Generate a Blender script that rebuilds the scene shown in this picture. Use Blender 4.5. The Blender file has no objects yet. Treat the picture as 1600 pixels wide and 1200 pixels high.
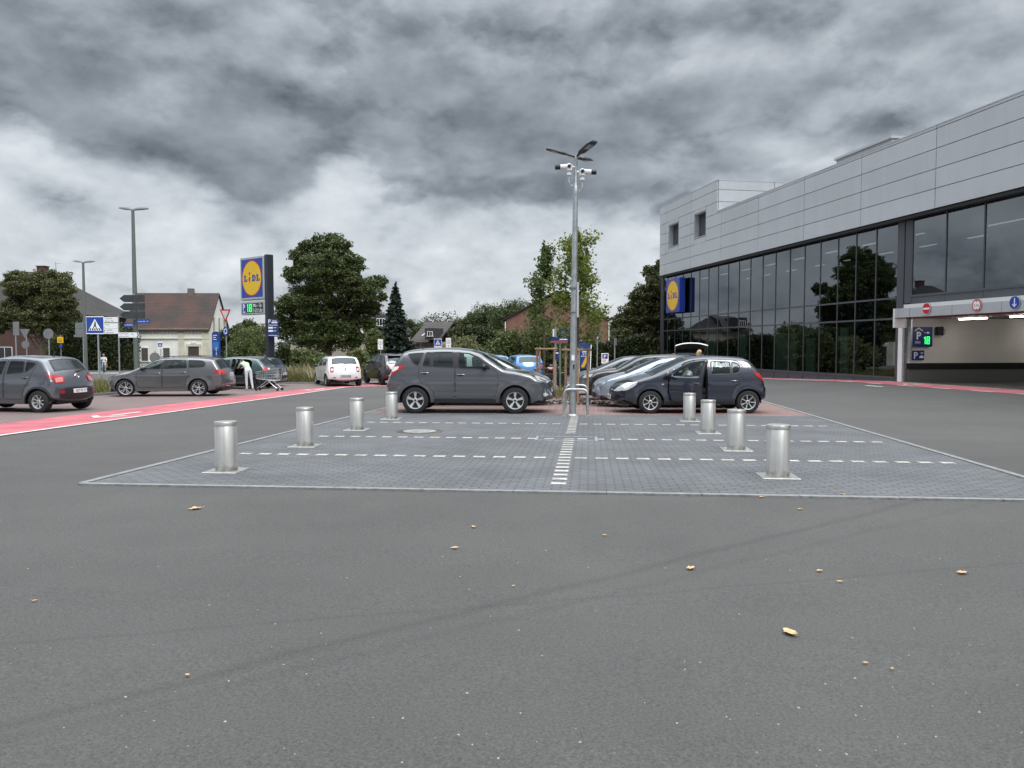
import bpy, math, random, bisect
import numpy as np
from mathutils import Vector, Matrix
from mathutils.geometry import delaunay_2d_cdt
random.seed(7)
R = math.radians
PI = math.pi
scene = bpy.context.scene
col = scene.collection

# ---------------------------------------------------------------- camera
CAM_Z, PITCH = 1.45, R(2.81)
cam_data = bpy.data.cameras.new('camera')
cam_data.lens, cam_data.sensor_width = 27.0, 36.0
cam_data.clip_start, cam_data.clip_end = 0.1, 3000
cam = bpy.data.objects.new('camera', cam_data)
cam.location = (0, 0, CAM_Z)
cam.rotation_euler = (PI / 2 - PITCH, 0, 0)
col.objects.link(cam)
scene.camera = cam

# ---------------------------------------------------------------- sky, sun, exposure
SUN_EL, SUN_ROT = R(48), R(150)
world = bpy.data.worlds.new("World")
scene.world = world
world.use_nodes = True
def build_world():
    nt = world.node_tree
    N, Lk = nt.nodes, nt.links
    N.clear()
    def n(t, **k):
        o = N.new(t)
        for a, b in k.items():
            if a.startswith('i_'):
                o.inputs[int(a[2:])].default_value = b
            else:
                setattr(o, a, b)
        return o
    def m(op, a, b=None, c=None, clamp=False):
        o = N.new('ShaderNodeMath'); o.operation = op; o.use_clamp = clamp
        for i, v in enumerate((a, b, c)):
            if v is None: continue
            if hasattr(v, 'links'): Lk.new(v, o.inputs[i])
            else: o.inputs[i].default_value = v
        return o.outputs[0]
    tc = n('ShaderNodeTexCoord')
    sep = n('ShaderNodeSeparateXYZ'); Lk.new(tc.outputs['Generated'], sep.inputs[0])
    dx, dy, dz = sep.outputs
    zc = m('MAXIMUM', dz, 0.0)
    den = m('ADD', zc, 0.24)
    cx, cy = m('DIVIDE', dx, den), m('DIVIDE', dy, den)
    comb = n('ShaderNodeCombineXYZ'); Lk.new(cx, comb.inputs[0]); Lk.new(cy, comb.inputs[1])
    comb2 = n('ShaderNodeCombineXYZ'); Lk.new(dx, comb2.inputs[0]); Lk.new(dy, comb2.inputs[1]); Lk.new(m('MULTIPLY', dz, 1.75), comb2.inputs[2])
    def noise(scale, detail, rough, off, vec=None, dist=0.0):
        mp = n('ShaderNodeMapping'); mp.inputs['Location'].default_value = off
        Lk.new(vec or comb.outputs[0], mp.inputs[0])
        t = n('ShaderNodeTexNoise'); t.inputs['Scale'].default_value = scale
        t.inputs['Detail'].default_value = detail; t.inputs['Roughness'].default_value = rough
        t.inputs['Distortion'].default_value = dist
        Lk.new(mp.outputs[0], t.inputs['Vector'])
        return m('SUBTRACT', t.outputs[0], 0.5)
    dv = comb2.outputs[0]
    big = noise(1.5, 3, 0.5, (3.4, 1.2, 0.4), dv)
    mid = noise(4.2, 8, 0.50, (9.3, 4.1, 2.0), dv, 0.15)
    fine = noise(10.0, 7, 0.52, (1.3, 7.7, 5.0), dv, 0.2)
    puff = noise(7.5, 8, 0.53, (2.2, 0.7, 1.0), dv, 0.1)
    puff_up = noise(7.5, 8, 0.53, (2.2, 0.7, 1.05), dv, 0.1)   # the same field a little higher: lit tops, grey feet
    # the bank's ragged lower edge: elevation pushed about by the noise
    e = m('ADD', zc, m('MULTIPLY', mid, 0.16))
    e = m('ADD', e, m('MULTIPLY', puff, 0.17))
    e = m('ADD', e, m('MULTIPLY', big, 0.10))
    e = m('SUBTRACT', e, m('MULTIPLY', m('ABSOLUTE', m('ADD', dx, 0.06)), 0.035))
    ramp = n('ShaderNodeValToRGB')
    cr = ramp.color_ramp; cr.interpolation = 'EASE'
    pts = [(0.0, .62), (.06, .70), (.13, .68), (.180, .60), (.215, .30), (.29, .28), (.36, .40), (.44, .45), (.55, .48), (.70, .75), (1.0, 1.0)]
    while len(cr.elements) < len(pts): cr.elements.new(0.5)
    for el, (p, v) in zip(cr.elements, pts):
        el.position = p; el.color = (v, v, v, 1)
    Lk.new(e, ramp.inputs[0])
    lum = n('ShaderNodeSeparateColor'); Lk.new(ramp.outputs[0], lum.inputs[0])
    L0 = lum.outputs[0]
    # the bank thins out towards the store
    thin = m('MULTIPLY', m('MULTIPLY', m('SUBTRACT', dx, 0.10), 3.2, clamp=True), 0.60)
    hi = m('MULTIPLY', m('SUBTRACT', zc, 0.12), 8.0, clamp=True)
    L0 = m('ADD', L0, m('MULTIPLY', m('MULTIPLY', thin, hi), m('SUBTRACT', 0.50, L0)))
    relief = m('MULTIPLY', m('SUBTRACT', puff, puff_up), 2.2)
    k = m('ADD', 1.0, m('ADD', m('MULTIPLY', fine, 0.42), m('ADD', m('MULTIPLY', mid, 0.55), m('MULTIPLY', puff, -0.62))))
    k = m('ADD', k, relief)
    # cumulus with firm edges: shaded bodies against the brighter cover
    def edge(f, lo, hi_): return m('SMOOTH_MIN', m('MAXIMUM', m('MULTIPLY', m('SUBTRACT', f, lo), 1 / (hi_ - lo)), 0.0), 1.0, 0.2)
    cum = noise(9.0, 10, 0.50, (4.4, 2.6, 3.0), dv, 0.0)
    cum_up = noise(9.0, 10, 0.50, (4.4, 2.6, 3.045), dv, 0.0)
    body = edge(cum, 0.015, 0.085)
    rim = m('MAXIMUM', m('SUBTRACT', body, edge(cum_up, 0.015, 0.085)), 0.0)
    k = m('SUBTRACT', k, m('MULTIPLY', body, 0.26))
    k = m('ADD', k, m('MULTIPLY', rim, 0.22))
    k = m('ADD', k, m('MULTIPLY', m('SUBTRACT', edge(mid, -0.06, 0.07), 0.5), -0.22))
    k = m('MINIMUM', m('MAXIMUM', k, 0.40), 1.5)
    L = m('MULTIPLY', L0, k)
    # thick cloud never burns out: squeeze the brightest tops
    ov = m('MAXIMUM', m('SUBTRACT', L, 0.60), 0.0)
    L = m('SUBTRACT', L, m('MULTIPLY', ov, 0.40))
    # overhead, above what the camera sees, brightness is added to light the ground
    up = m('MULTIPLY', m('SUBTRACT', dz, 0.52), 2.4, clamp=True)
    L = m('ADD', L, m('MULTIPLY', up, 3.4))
    mix = n('ShaderNodeMix'); mix.data_type = 'RGBA'
    Lk.new(m('MULTIPLY', L, 1.3, clamp=True), mix.inputs[0])
    mix.inputs[6].default_value = (.84, .96, 1.13, 1)   # dark cloud: blue grey
    mix.inputs[7].default_value = (.95, 1.0, 1.04, 1)
    vm = n('ShaderNodeVectorMath', operation='SCALE')
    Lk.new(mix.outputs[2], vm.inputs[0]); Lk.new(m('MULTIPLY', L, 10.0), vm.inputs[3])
    sky = n('ShaderNodeTexSky'); sky.sky_type = 'NISHITA'; sky.sun_disc = False
    sky.sun_elevation, sky.sun_rotation = SUN_EL, SUN_ROT
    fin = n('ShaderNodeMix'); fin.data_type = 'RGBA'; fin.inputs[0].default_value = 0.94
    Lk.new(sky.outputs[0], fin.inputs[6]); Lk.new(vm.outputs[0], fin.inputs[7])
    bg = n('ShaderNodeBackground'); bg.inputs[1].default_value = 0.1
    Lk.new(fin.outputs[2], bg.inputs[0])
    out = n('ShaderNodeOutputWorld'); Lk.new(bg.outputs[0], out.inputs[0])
build_world()
sun_data = bpy.data.lights.new('sun', 'SUN')
sun_data.energy, sun_data.angle, sun_data.color = 1.5, R(25), (1, .97, .92)
sun = bpy.data.objects.new('sun', sun_data)
sun.rotation_euler = (PI / 2 - SUN_EL, 0, PI - SUN_ROT)
col.objects.link(sun)
vs = scene.view_settings
vs.view_transform, vs.look, vs.exposure, vs.gamma, vs.use_curve_mapping = 'Standard', 'None', 0.1, 1.0, False
scene.cycles.max_bounces = 10
scene.cycles.transparent_max_bounces = 24
scene.cycles.use_denoising = True

# ---------------------------------------------------------------- object helpers
def tag(o, label=None, cat=None, group=None, kind=None):
    if label: o['label'] = label
    if cat: o['category'] = cat
    if group: o['group'] = group
    if kind: o['kind'] = kind
    return o
def thing(name, label, cat, loc=(0, 0, 0), rz=0.0, group=None):
    o = bpy.data.objects.new(name, None)
    o.empty_display_size = 0.2
    col.objects.link(o)
    o.location, o.rotation_euler = loc, (0, 0, rz)
    return tag(o, label, cat, group)
class MB:
    """collects shapes and links them as ONE mesh object"""
    def __init__(s, xf=None):
        s.v, s.f, s.mi, s.xf, s.m = [], [], [], xf, 0
    def add(s, vs, fs, m=None):
        b = len(s.v)
        if s.xf is not None: vs = [s.xf @ Vector(p) for p in vs]
        s.v.extend([tuple(p) for p in vs])
        s.f.extend([tuple(b + i for i in f) for f in fs])
        s.mi.extend([s.m if m is None else m] * len(fs))
        return s
    def box(s, c, d, rot=None, m=None, bev=0.0):
        x, y, z = d[0] / 2, d[1] / 2, d[2] / 2
        if bev:
            b = min(bev, x * .9, y * .9, z * .9)
            prof = [(-x, -y + b), (-x + b, -y), (x - b, -y), (x, -y + b), (x, y - b), (x - b, y), (-x + b, y), (-x, y - b)]
            sc = lambda k: [(px * (1 - k / x if x else 1), py * (1 - k / y)) for px, py in prof]
            rings = [(-z, sc(b)), (-z + b, prof), (z - b, prof), (z, sc(b))]
            vs = [Vector((p[0], p[1], zz)) for zz, r in rings for p in r]
            fs = [[i for i in range(7, -1, -1)], [24 + i for i in range(8)]]
            for r in range(3):
                for i in range(8):
                    j = (i + 1) % 8
                    fs.append([r * 8 + i, r * 8 + j, r * 8 + 8 + j, r * 8 + 8 + i])
        else:
            vs = [Vector((i * x, j * y, k * z)) for i in (-1, 1) for j in (-1, 1) for k in (-1, 1)]
            fs = [(0, 1, 3, 2), (4, 6, 7, 5), (0, 4, 5, 1), (2, 3, 7, 6), (0, 2, 6, 4), (1, 5, 7, 3)]
        if rot is not None: vs = [rot @ p for p in vs]
        c = Vector(c)
        return s.add([p + c for p in vs], fs, m)
    def tube(s, pts, r, n=8, m=None, cap=True):
        pts = [Vector(p) for p in pts]
        rs = r if isinstance(r, (list, tuple)) else [r] * len(pts)
        vs, fs = [], []
        prev = None
        for i, p in enumerate(pts):
            a = pts[min(i + 1, len(pts) - 1)] - pts[max(i - 1, 0)]
            a.normalize()
            if prev is None:
                q = Vector((0, 0, 1)) if abs(a.z) < .9 else Vector((1, 0, 0))
                prev = a.cross(q).normalized()
            u = (prev - a * prev.dot(a)).normalized(); prev = u
            w = a.cross(u)
            for k in range(n):
                t = 2 * PI * k / n
                vs.append(p + (u * math.cos(t) + w * math.sin(t)) * rs[i])
        for i in range(len(pts) - 1):
            for k in range(n):
                j = (k + 1) % n
                fs.append((i * n + k, i * n + j, i * n + n + j, i * n + n + k))
        if cap:
            fs.append(tuple(range(n - 1, -1, -1))); fs.append(tuple((len(pts) - 1) * n + k for k in range(n)))
        return s.add(vs, fs, m)
    def lathe(s, prof, n=24, m=None, axis='z', c=(0, 0, 0), a0=0.0, cap=True):
        vs, fs = [], []
        for r, z in prof:
            for k in range(n):
                t = 2 * PI * k / n + a0
                p = (r * math.cos(t), r * math.sin(t), z)
                if axis == 'y': p = (p[0], p[2], p[1])
                if axis == 'x': p = (p[2], p[0], p[1])
                vs.append((p[0] + c[0], p[1] + c[1], p[2] + c[2]))
        for i in range(len(prof) - 1):
            for k in range(n):
                j = (k + 1) % n
                q = (i * n + k, i * n + j, i * n + n + j, i * n + n + k)
                fs.append(q if axis != 'y' else q[::-1])
        for i, o in ((0, 1), (len(prof) - 1, 0)):
            if cap and prof[i][0] > 1e-6:
                q = tuple(i * n + k for k in range(n))
                fs.append(q[::-1] if o else q)
        return s.add(vs, fs, m)
    def prism(s, poly, fn, t0, t1, m=None):
        """poly [(a,b)], fn(a,b,t) -> point; a plate from t0 to t1"""
        n = len(poly)
        vs = [fn(a, b, t0) for a, b in poly] + [fn(a, b, t1) for a, b in poly]
        fs = [tuple(range(n))[::-1], tuple(n + i for i in range(n))]
        for i in range(n):
            j = (i + 1) % n
            fs.append((i, j, n + j, n + i))
        return s.add(vs, fs, m)
    def quad(s, a, b, c, d, m=None):
        return s.add([a, b, c, d], [(0, 1, 2, 3)], m)
    def build(s, name, mats, parent=None, smooth=None, loc=None, rot=None):
        me = bpy.data.meshes.new(name)
        me.from_pydata(s.v, [], s.f)
        for mt in (mats if isinstance(mats, (list, tuple)) else [mats]): me.materials.append(mt)
        if any(s.mi): me.polygons.foreach_set('material_index', s.mi)
        if smooth is not None:
            me.shade_smooth(); me.set_sharp_from_angle(angle=R(smooth))
        me.update()
        o = bpy.data.objects.new(name, me)
        col.objects.link(o)
        if parent is not None: o.parent = parent
        if loc is not None: o.location = loc
        if rot is not None: o.rotation_euler = rot
        return o
def copy_tree(o, parent=None):
    c = o.copy(); col.objects.link(c)
    if parent is not None: c.parent = parent
    for ch in [x for x in bpy.data.objects if x.parent == o]:
        copy_tree(ch, c)
    return c

_tcache = {}
def text_geo(txt, size=1.0, bold=0.0, align='LEFT'):
    """flat lettering: 2-D points and faces, from the built-in font"""
    key = (txt, bold, align)
    if key not in _tcache:
        cu = bpy.data.curves.new('lettering', 'FONT')
        cu.body, cu.offset, cu.align_x, cu.resolution_u = txt, bold, align, 3
        ob = bpy.data.objects.new('lettering', cu)
        col.objects.link(ob)
        bpy.context.view_layer.update()
        me = bpy.data.meshes.new_from_object(ob.evaluated_get(bpy.context.evaluated_depsgraph_get()))
        _tcache[key] = ([v.co.to_2d() for v in me.vertices], [tuple(p.vertices) for p in me.polygons])
        bpy.data.objects.remove(ob); bpy.data.curves.remove(cu); bpy.data.meshes.remove(me)
    vs, fs = _tcache[key]
    return [(p.x * size, p.y * size) for p in vs], fs
def put_text(mb, txt, size, fn, bold=0.0, m=None, align='LEFT', sx=1.0):
    vs, fs = text_geo(txt, size, bold, align)
    mb.add([fn(a * sx, b) for a, b in vs], fs, m)

# ---------------------------------------------------------------- materials
MAT = {}
def mat(name, color=(.5, .5, .5), rough=.5, metal=0.0, spec=.5, noise=None, bump=None, coat=0.0, emit=None, alpha=None):
    """noise=(scale, amount[, detail]); bump=(scale, strength)"""
    if name in MAT: return MAT[name]
    mt = bpy.data.materials.new(name); mt.use_nodes = True
    nt = mt.node_tree; b = nt.nodes['Principled BSDF']
    b.inputs['Base Color'].default_value = (*color, 1)
    b.inputs['Roughness'].default_value = rough
    b.inputs['Metallic'].default_value = metal
    b.inputs['Specular IOR Level'].default_value = spec
    b.inputs['Coat Weight'].default_value = coat
    b.inputs['Coat Roughness'].default_value = .04
    if emit:
        b.inputs['Emission Color'].default_value = (*emit[0], 1); b.inputs['Emission Strength'].default_value = emit[1]
    if noise or bump:
        tc = nt.nodes.new('ShaderNodeTexCoord')
    if noise:
        t = nt.nodes.new('ShaderNodeTexNoise'); t.inputs['Scale'].default_value = noise[0]
        t.inputs['Detail'].default_value = noise[2] if len(noise) > 2 else 5
        nt.links.new(tc.outputs['Object'], t.inputs['Vector'])
        mr = nt.nodes.new('ShaderNodeMapRange')
        mr.inputs['From Min'].default_value, mr.inputs['From Max'].default_value = .3, .7
        mr.inputs['To Min'].default_value, mr.inputs['To Max'].default_value = 1 - noise[1], 1 + noise[1]
        nt.links.new(t.outputs[0], mr.inputs[0])
        mx = nt.nodes.new('ShaderNodeVectorMath'); mx.operation = 'SCALE'
        mx.inputs[0].default_value = color
        nt.links.new(mr.outputs[0], mx.inputs[3]); nt.links.new(mx.outputs[0], b.inputs['Base Color'])
    if bump:
        t2 = nt.nodes.new('ShaderNodeTexNoise'); t2.inputs['Scale'].default_value = bump[0]; t2.inputs['Detail'].default_value = 4
        nt.links.new(tc.outputs['Object'], t2.inputs['Vector'])
        bp = nt.nodes.new('ShaderNodeBump'); bp.inputs['Strength'].default_value = bump[1]; bp.inputs['Distance'].default_value = .02
        nt.links.new(t2.outputs[0], bp.inputs['Height']); nt.links.new(bp.outputs[0], b.inputs['Normal'])
    MAT[name] = mt
    return mt
def nodes_of(name):
    mt = bpy.data.materials.new(name); mt.use_nodes = True
    MAT[name] = mt
    nt = mt.node_tree
    b = nt.nodes['Principled BSDF']
    def n(t, **k):
        o = nt.nodes.new(t)
        for a, v in k.items():
            if a in o.inputs: o.inputs[a].default_value = v
            else: setattr(o, a, v)
        return o
    def l(a, c): nt.links.new(a, c)
    def m(op, a, b2=None, c=None, clamp=False):
        o = nt.nodes.new('ShaderNodeMath'); o.operation = op; o.use_clamp = clamp
        for i, v in enumerate((a, b2, c)):
            if v is None: continue
            if hasattr(v, 'links'): nt.links.new(v, o.inputs[i])
            else: o.inputs[i].default_value = v
        return o.outputs[0]
    return mt, nt, b, n, l, m
def glass_mat(name, tint, refl_ior=1.5, rough=0.0, base=0.0, bcol=(.8, .9, .95)):
    """a tinted pane: what lies behind shows through, the surroundings mirror in it"""
    mt, nt, b, n, l, m = nodes_of(name)
    nt.nodes.remove(b)
    tr = n('ShaderNodeBsdfTransparent'); tr.inputs[0].default_value = (*tint, 1)
    gl = n('ShaderNodeBsdfGlossy'); gl.inputs['Roughness'].default_value = rough; gl.inputs[0].default_value = (*bcol, 1)
    lw = n('ShaderNodeLayerWeight', Blend=.5)
    f0 = max(base, ((refl_ior - 1) / (refl_ior + 1)) ** 2)
    fac = m('ADD', f0, m('MULTIPLY', m('POWER', lw.outputs['Facing'], 5.0), 1 - f0), clamp=True)
    mx = n('ShaderNodeMixShader')
    l(fac, mx.inputs[0]); l(tr.outputs[0], mx.inputs[1]); l(gl.outputs[0], mx.inputs[2])
    l(mx.outputs[0], nt.nodes['Material Output'].inputs[0])
    return mt
def leaf_mat(name, c0, c1, transl=.35):
    mt, nt, b, n, l, m = nodes_of(name)
    g = n('ShaderNodeNewGeometry')
    rp = n('ShaderNodeValToRGB')
    rp.color_ramp.elements[0].color, rp.color_ramp.elements[1].color = (*c0, 1), (*c1, 1)
    l(g.outputs['Random Per Island'], rp.inputs[0])
    l(rp.outputs[0], b.inputs['Base Color'])
    b.inputs['Roughness'].default_value = .5
    b.inputs['Specular IOR Level'].default_value = .35
    t = n('ShaderNodeBsdfTranslucent'); l(rp.outputs[0], t.inputs[0])
    mx = n('ShaderNodeMixShader'); mx.inputs[0].default_value = transl
    l(b.outputs[0], mx.inputs[1]); l(t.outputs[0], mx.inputs[2])
    l(mx.outputs[0], nt.nodes['Material Output'].inputs[0])
    return mt
galv = mat('galvanised', (.42, .45, .46), .42, .75, noise=(9, .18), bump=(60, .05))
steel_dark = mat('anthracite', (.035, .038, .045), .4, .3)
black = mat('black_plastic', (.012, .012, .013), .5)
white_paint = mat('white_paint', (.78, .78, .77), .5, noise=(3, .05))
sign_blue = mat('sign_blue', (.012, .055, .32), .45)
sign_white = mat('sign_white', (.80, .81, .82), .45)
sign_red = mat('sign_red', (.50, .012, .02), .45)
sign_back = mat('sign_back', (.22, .23, .24), .5, .4, noise=(3, .12))
dark_txt = mat('dark_lettering', (.02, .02, .03), .6)

# ---------------------------------------------------------------- where things stand
FQ, FD = Vector((16.94, 34.11)), Vector((-.1771, .9842))   # the store's front: a point on it and its direction
FN = Vector((-FD.y, FD.x))
def sstep(a, b, x):
    t = min(1, max(0, (x - a) / (b - a))); return t * t * (3 - 2 * t)
def zt(x, y):
    """height of the ground: it falls gently away from the camera and rises again towards the store"""
    yy = max(-30, y)
    z = -.0142 * (yy if yy < 66 else 66 + 10 * (1 - math.exp(-(yy - 66) / 10)))
    df = (Vector((x, y)) - FQ).dot(FN)
    rr = max(0.0, .38 - .0133 * (y - 34.11) if y > 34.11 else .38 - .0138 * (34.11 - y))
    return z + rr * (1 - sstep(.6, 9.5, df))
def ray(px, py):
    a, b = (px - 800) / 1200, (py - 600) / 1200
    return Vector((a, math.cos(PITCH) - b * math.sin(PITCH), -math.sin(PITCH) - b * math.cos(PITCH)))
def gp(px, py):
    d = ray(px, py)
    f = lambda t: CAM_Z + t * d.z - zt(t * d.x, t * d.y)
    lo, hi = 1.0, 220.0
    for _ in range(60):
        mdl = (lo + hi) / 2
        if f(mdl) > 0: lo = mdl
        else: hi = mdl
    return Vector((lo * d.x, lo * d.y, zt(lo * d.x, lo * d.y)))
def at(px, y):
    """ground point y metres ahead, in the direction of column px"""
    x = (px - 800) / 1200 * y / math.cos(PITCH)
    return Vector((x, y, zt(x, y)))
def hz(py, y):
    """height seen in row py at y metres"""
    d = ray(800, py)
    return CAM_Z + y * d.z / d.y
GA = .0995
GO = Vector((0.48, 8.18))
GU, GW = Vector((math.cos(GA), -math.sin(GA))), Vector((math.sin(GA), math.cos(GA)))
def G(u, w, dz=0.0):
    p = GO + GU * u + GW * w
    return Vector((p.x, p.y, zt(p.x, p.y) + dz))
def uw(p):
    d = Vector((p[0], p[1])) - GO
    return d.dot(GU), d.dot(GW)
def fs_at(px, off=0.0):
    k = (px - 800) / 1200 / math.cos(PITCH)
    q = FQ + FN * off
    return (q.x - q.y * k) / (FD.y * k - FD.x)
def F(s, z, off=0.0):
    p = FQ + FD * s + FN * off
    return Vector((p.x, p.y, z))
def scribble(k, x, z, words_, h, fn, m=None, seed=1):
    """writing too small to read in the photograph: strokes of word length"""
    rr = random.Random(seed)
    for w in words_:
        e = x + w
        while x < e:
            d = rr.uniform(.25, .5) * h; q = h * rr.choice((.62, .62, .66, 1.0))
            k.add([fn(x, z), fn(x + d * .45, z), fn(x + d * .45, z + q), fn(x, z + q)], [(0, 1, 2, 3)], m)
            if rr.random() < .6: k.add([fn(x, z + q * .45), fn(x + d, z + q * .45), fn(x + d, z + q * .62), fn(x, z + q * .62)], [(0, 1, 2, 3)], m)
            x += d * 1.25
        x = e + h * .5
# ================================================================ ground
def asphalt_mat():
    mt, nt, b, n, l, m = nodes_of('asphalt')
    tc = n('ShaderNodeTexCoord')
    def noise(s, d, r=.6):
        t = n('ShaderNodeTexNoise', Scale=s, Detail=d, Roughness=r); l(tc.outputs['Object'], t.inputs['Vector']); return t.outputs[0]
    grain, grit, patch, big = noise(70, 3, .7), noise(190, 1), noise(1.1, 4), noise(.16, 4)
    v = m('ADD', 1.0, m('MULTIPLY', m('SUBTRACT', grain, .5), 1.8))
    v = m('ADD', v, m('MULTIPLY', m('SUBTRACT', grit, .5), 1.2))
    v = m('MAXIMUM', v, .35)
    v = m('MULTIPLY', v, m('ADD', .84, m('MULTIPLY', patch, .32)))
    v = m('MULTIPLY', v, m('ADD', .62, m('MULTIPLY', big, .76)))
    # light chips in the surface
    vo = n('ShaderNodeTexVoronoi', Scale=24.0); l(tc.outputs['Object'], vo.inputs['Vector'])
    chip = m('LESS_THAN', vo.outputs['Distance'], .085)
    sc = n('ShaderNodeSeparateColor'); l(vo.outputs['Color'], sc.inputs[0])
    chip = m('MULTIPLY', chip, m('GREATER_THAN', sc.outputs[0], .93))
    # construction joints: long slightly wavy dark lines
    sp = n('ShaderNodeSeparateXYZ'); l(tc.outputs['Object'], sp.inputs[0])
    x, y = sp.outputs[0], sp.outputs[1]
    wob = m('MULTIPLY', m('SUBTRACT', patch, .5), .16)
    def joint(p, q, wid, dark, vv):
        (x0, y0), (x1, y1) = p, q
        ln = math.hypot(x1 - x0, y1 - y0); nx, ny = -(y1 - y0) / ln, (x1 - x0) / ln
        d = m('ADD', m('ADD', m('MULTIPLY', x, nx), m('MULTIPLY', y, ny)), -(nx * x0 + ny * y0))
        d = m('ABSOLUTE', m('ADD', d, wob))
        t = m('ADD', m('DIVIDE', m('MULTIPLY', d, -1), wid), 1.0, clamp=True)
        return m('MULTIPLY', vv, m('SUBTRACT', 1.0, m('MULTIPLY', t, m('MULTIPLY', m('ADD', grain, .2), dark))))
    a = [gp(10, 1132), gp(610, 985)], [gp(860, 950), gp(1420, 815)], [gp(100, 920), gp(700, 960)], [gp(1500, 888), gp(1600, 880)]
    for (p, q), w, d in zip(a, (.07, .07, .04, .03), (.26, .14, .08, .2)):
        v = joint((p.x, p.y), (q.x, q.y), w, d, v)
    sv = n('ShaderNodeVectorMath', operation='SCALE'); sv.inputs[0].default_value = (.0735, .0715, .0690); l(v, sv.inputs[3])
    mx = n('ShaderNodeMix', data_type='RGBA'); mx.inputs[7].default_value = (.25, .25, .25, 1)
    l(m('MULTIPLY', chip, .8), mx.inputs[0]); l(sv.outputs[0], mx.inputs[6])
    l(mx.outputs[2], b.inputs['Base Color'])
    b.inputs['Roughness'].default_value = .82; b.inputs['Specular IOR Level'].default_value = .35
    bp = n('ShaderNodeBump', Strength=.55, Distance=.012); l(m('ADD', grain, m('MULTIPLY', grit, .5)), bp.inputs['Height']); l(bp.outputs[0], b.inputs['Normal'])
    return mt
def paver_mat(name, c1, c2, mortar, bw, bh, ms=.012, rot=GA, var=.25, off=.5, stain=.25):
    mt, nt, b, n, l, m = nodes_of(name)
    tc = n('ShaderNodeTexCoord')
    mp = n('ShaderNodeMapping'); mp.inputs['Rotation'].default_value = (0, 0, rot); l(tc.outputs['Object'], mp.inputs[0])
    br = n('ShaderNodeTexBrick'); br.offset = off
    br.inputs['Color1'].default_value, br.inputs['Color2'].default_value, br.inputs['Mortar'].default_value = (*c1, 1), (*c2, 1), (*mortar, 1)
    for k, v in (('Scale', 1.0), ('Mortar Size', ms), ('Mortar Smooth', .3), ('Brick Width', bw), ('Row Height', bh)): br.inputs[k].default_value = v
    l(mp.outputs[0], br.inputs['Vector'])
    t = n('ShaderNodeTexNoise', Scale=.9, Detail=5); l(tc.outputs['Object'], t.inputs['Vector'])
    t2 = n('ShaderNodeTexNoise', Scale=55, Detail=3); l(tc.outputs['Object'], t2.inputs['Vector'])
    k = m('MULTIPLY', m('ADD', 1 - stain, m('MULTIPLY', t.outputs[0], stain * 2)), m('ADD', 1 - var, m('MULTIPLY', t2.outputs[0], var * 2)))
    s = n('ShaderNodeVectorMath', operation='SCALE'); l(br.outputs['Color'], s.inputs[0]); l(k, s.inputs[3])
    l(s.outputs[0], b.inputs['Base Color']); b.inputs['Roughness'].default_value = .8; b.inputs['Specular IOR Level'].default_value = .3
    bp = n('ShaderNodeBump', Strength=.5, Distance=.01); bp.invert = True; l(br.outputs['Fac'], bp.inputs['Height']); l(bp.outputs[0], b.inputs['Normal'])
    return mt
M_asph = asphalt_mat()
M_pave = paver_mat('grey_pavers', (.098, .102, .110), (.122, .126, .134), (.066, .067, .070), .2, .1, stain=.38)
M_redp = paver_mat('red_pavers', (.165, .10, .092), (.205, .13, .12), (.20, .165, .15), .2, .2, ms=.014, off=0)
M_bay = paver_mat('brown_pavers', (.155, .112, .108), (.185, .130, .126), (.10, .085, .08), .2, .1)
M_walk = paver_mat('footpath_slabs', (.25, .25, .24), (.29, .285, .275), (.16, .16, .155), .4, .2)
M_kerb = mat('kerb_stone', (.185, .19, .19), .85, noise=(14, .25), bump=(70, .25))
M_lane = mat('red_lane', (.38, .095, .115), .75, noise=(1.3, .26, 12), bump=(120, .3))
M_line = mat('white_line', (.46, .45, .44), .75, noise=(6, .25, 10))
M_stone = mat('white_stone', (.37, .36, .33), .85, noise=(5, .28, 8), bump=(60, .2))
M_soil = mat('soil', (.07, .055, .04), .95, noise=(4, .5, 8), bump=(20, .6))
M_grass = mat('dry_grass_ground', (.13, .125, .05), .95, noise=(.7, .45, 8), bump=(30, .6))

def grid_line(a, b, step):
    n = max(1, int(math.ceil((b - a) / step))); return [a + (b - a) * i / n for i in range(n + 1)]
mb = MB()
xs = sorted(set(grid_line(-420, -60, 12) + grid_line(-60, -16, 2) + grid_line(-16, 30, .8) + grid_line(30, 60, 3) + grid_line(60, 420, 12)))
ys = sorted(set(grid_line(-60, -16, 4) + grid_line(-16, 72, .8) + grid_line(72, 110, 3) + grid_line(110, 700, 20)))
mb.v = [(x, y, zt(x, y)) for y in ys for x in xs]
nx = len(xs)
mb.f = [(j * nx + i, j * nx + i + 1, (j + 1) * nx + i + 1, (j + 1) * nx + i) for j in range(len(ys) - 1) for i in range(nx - 1)]
mb.mi = [0] * len(mb.f)
tag(mb.build('ground', M_asph, smooth=60), kind='structure')

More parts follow.
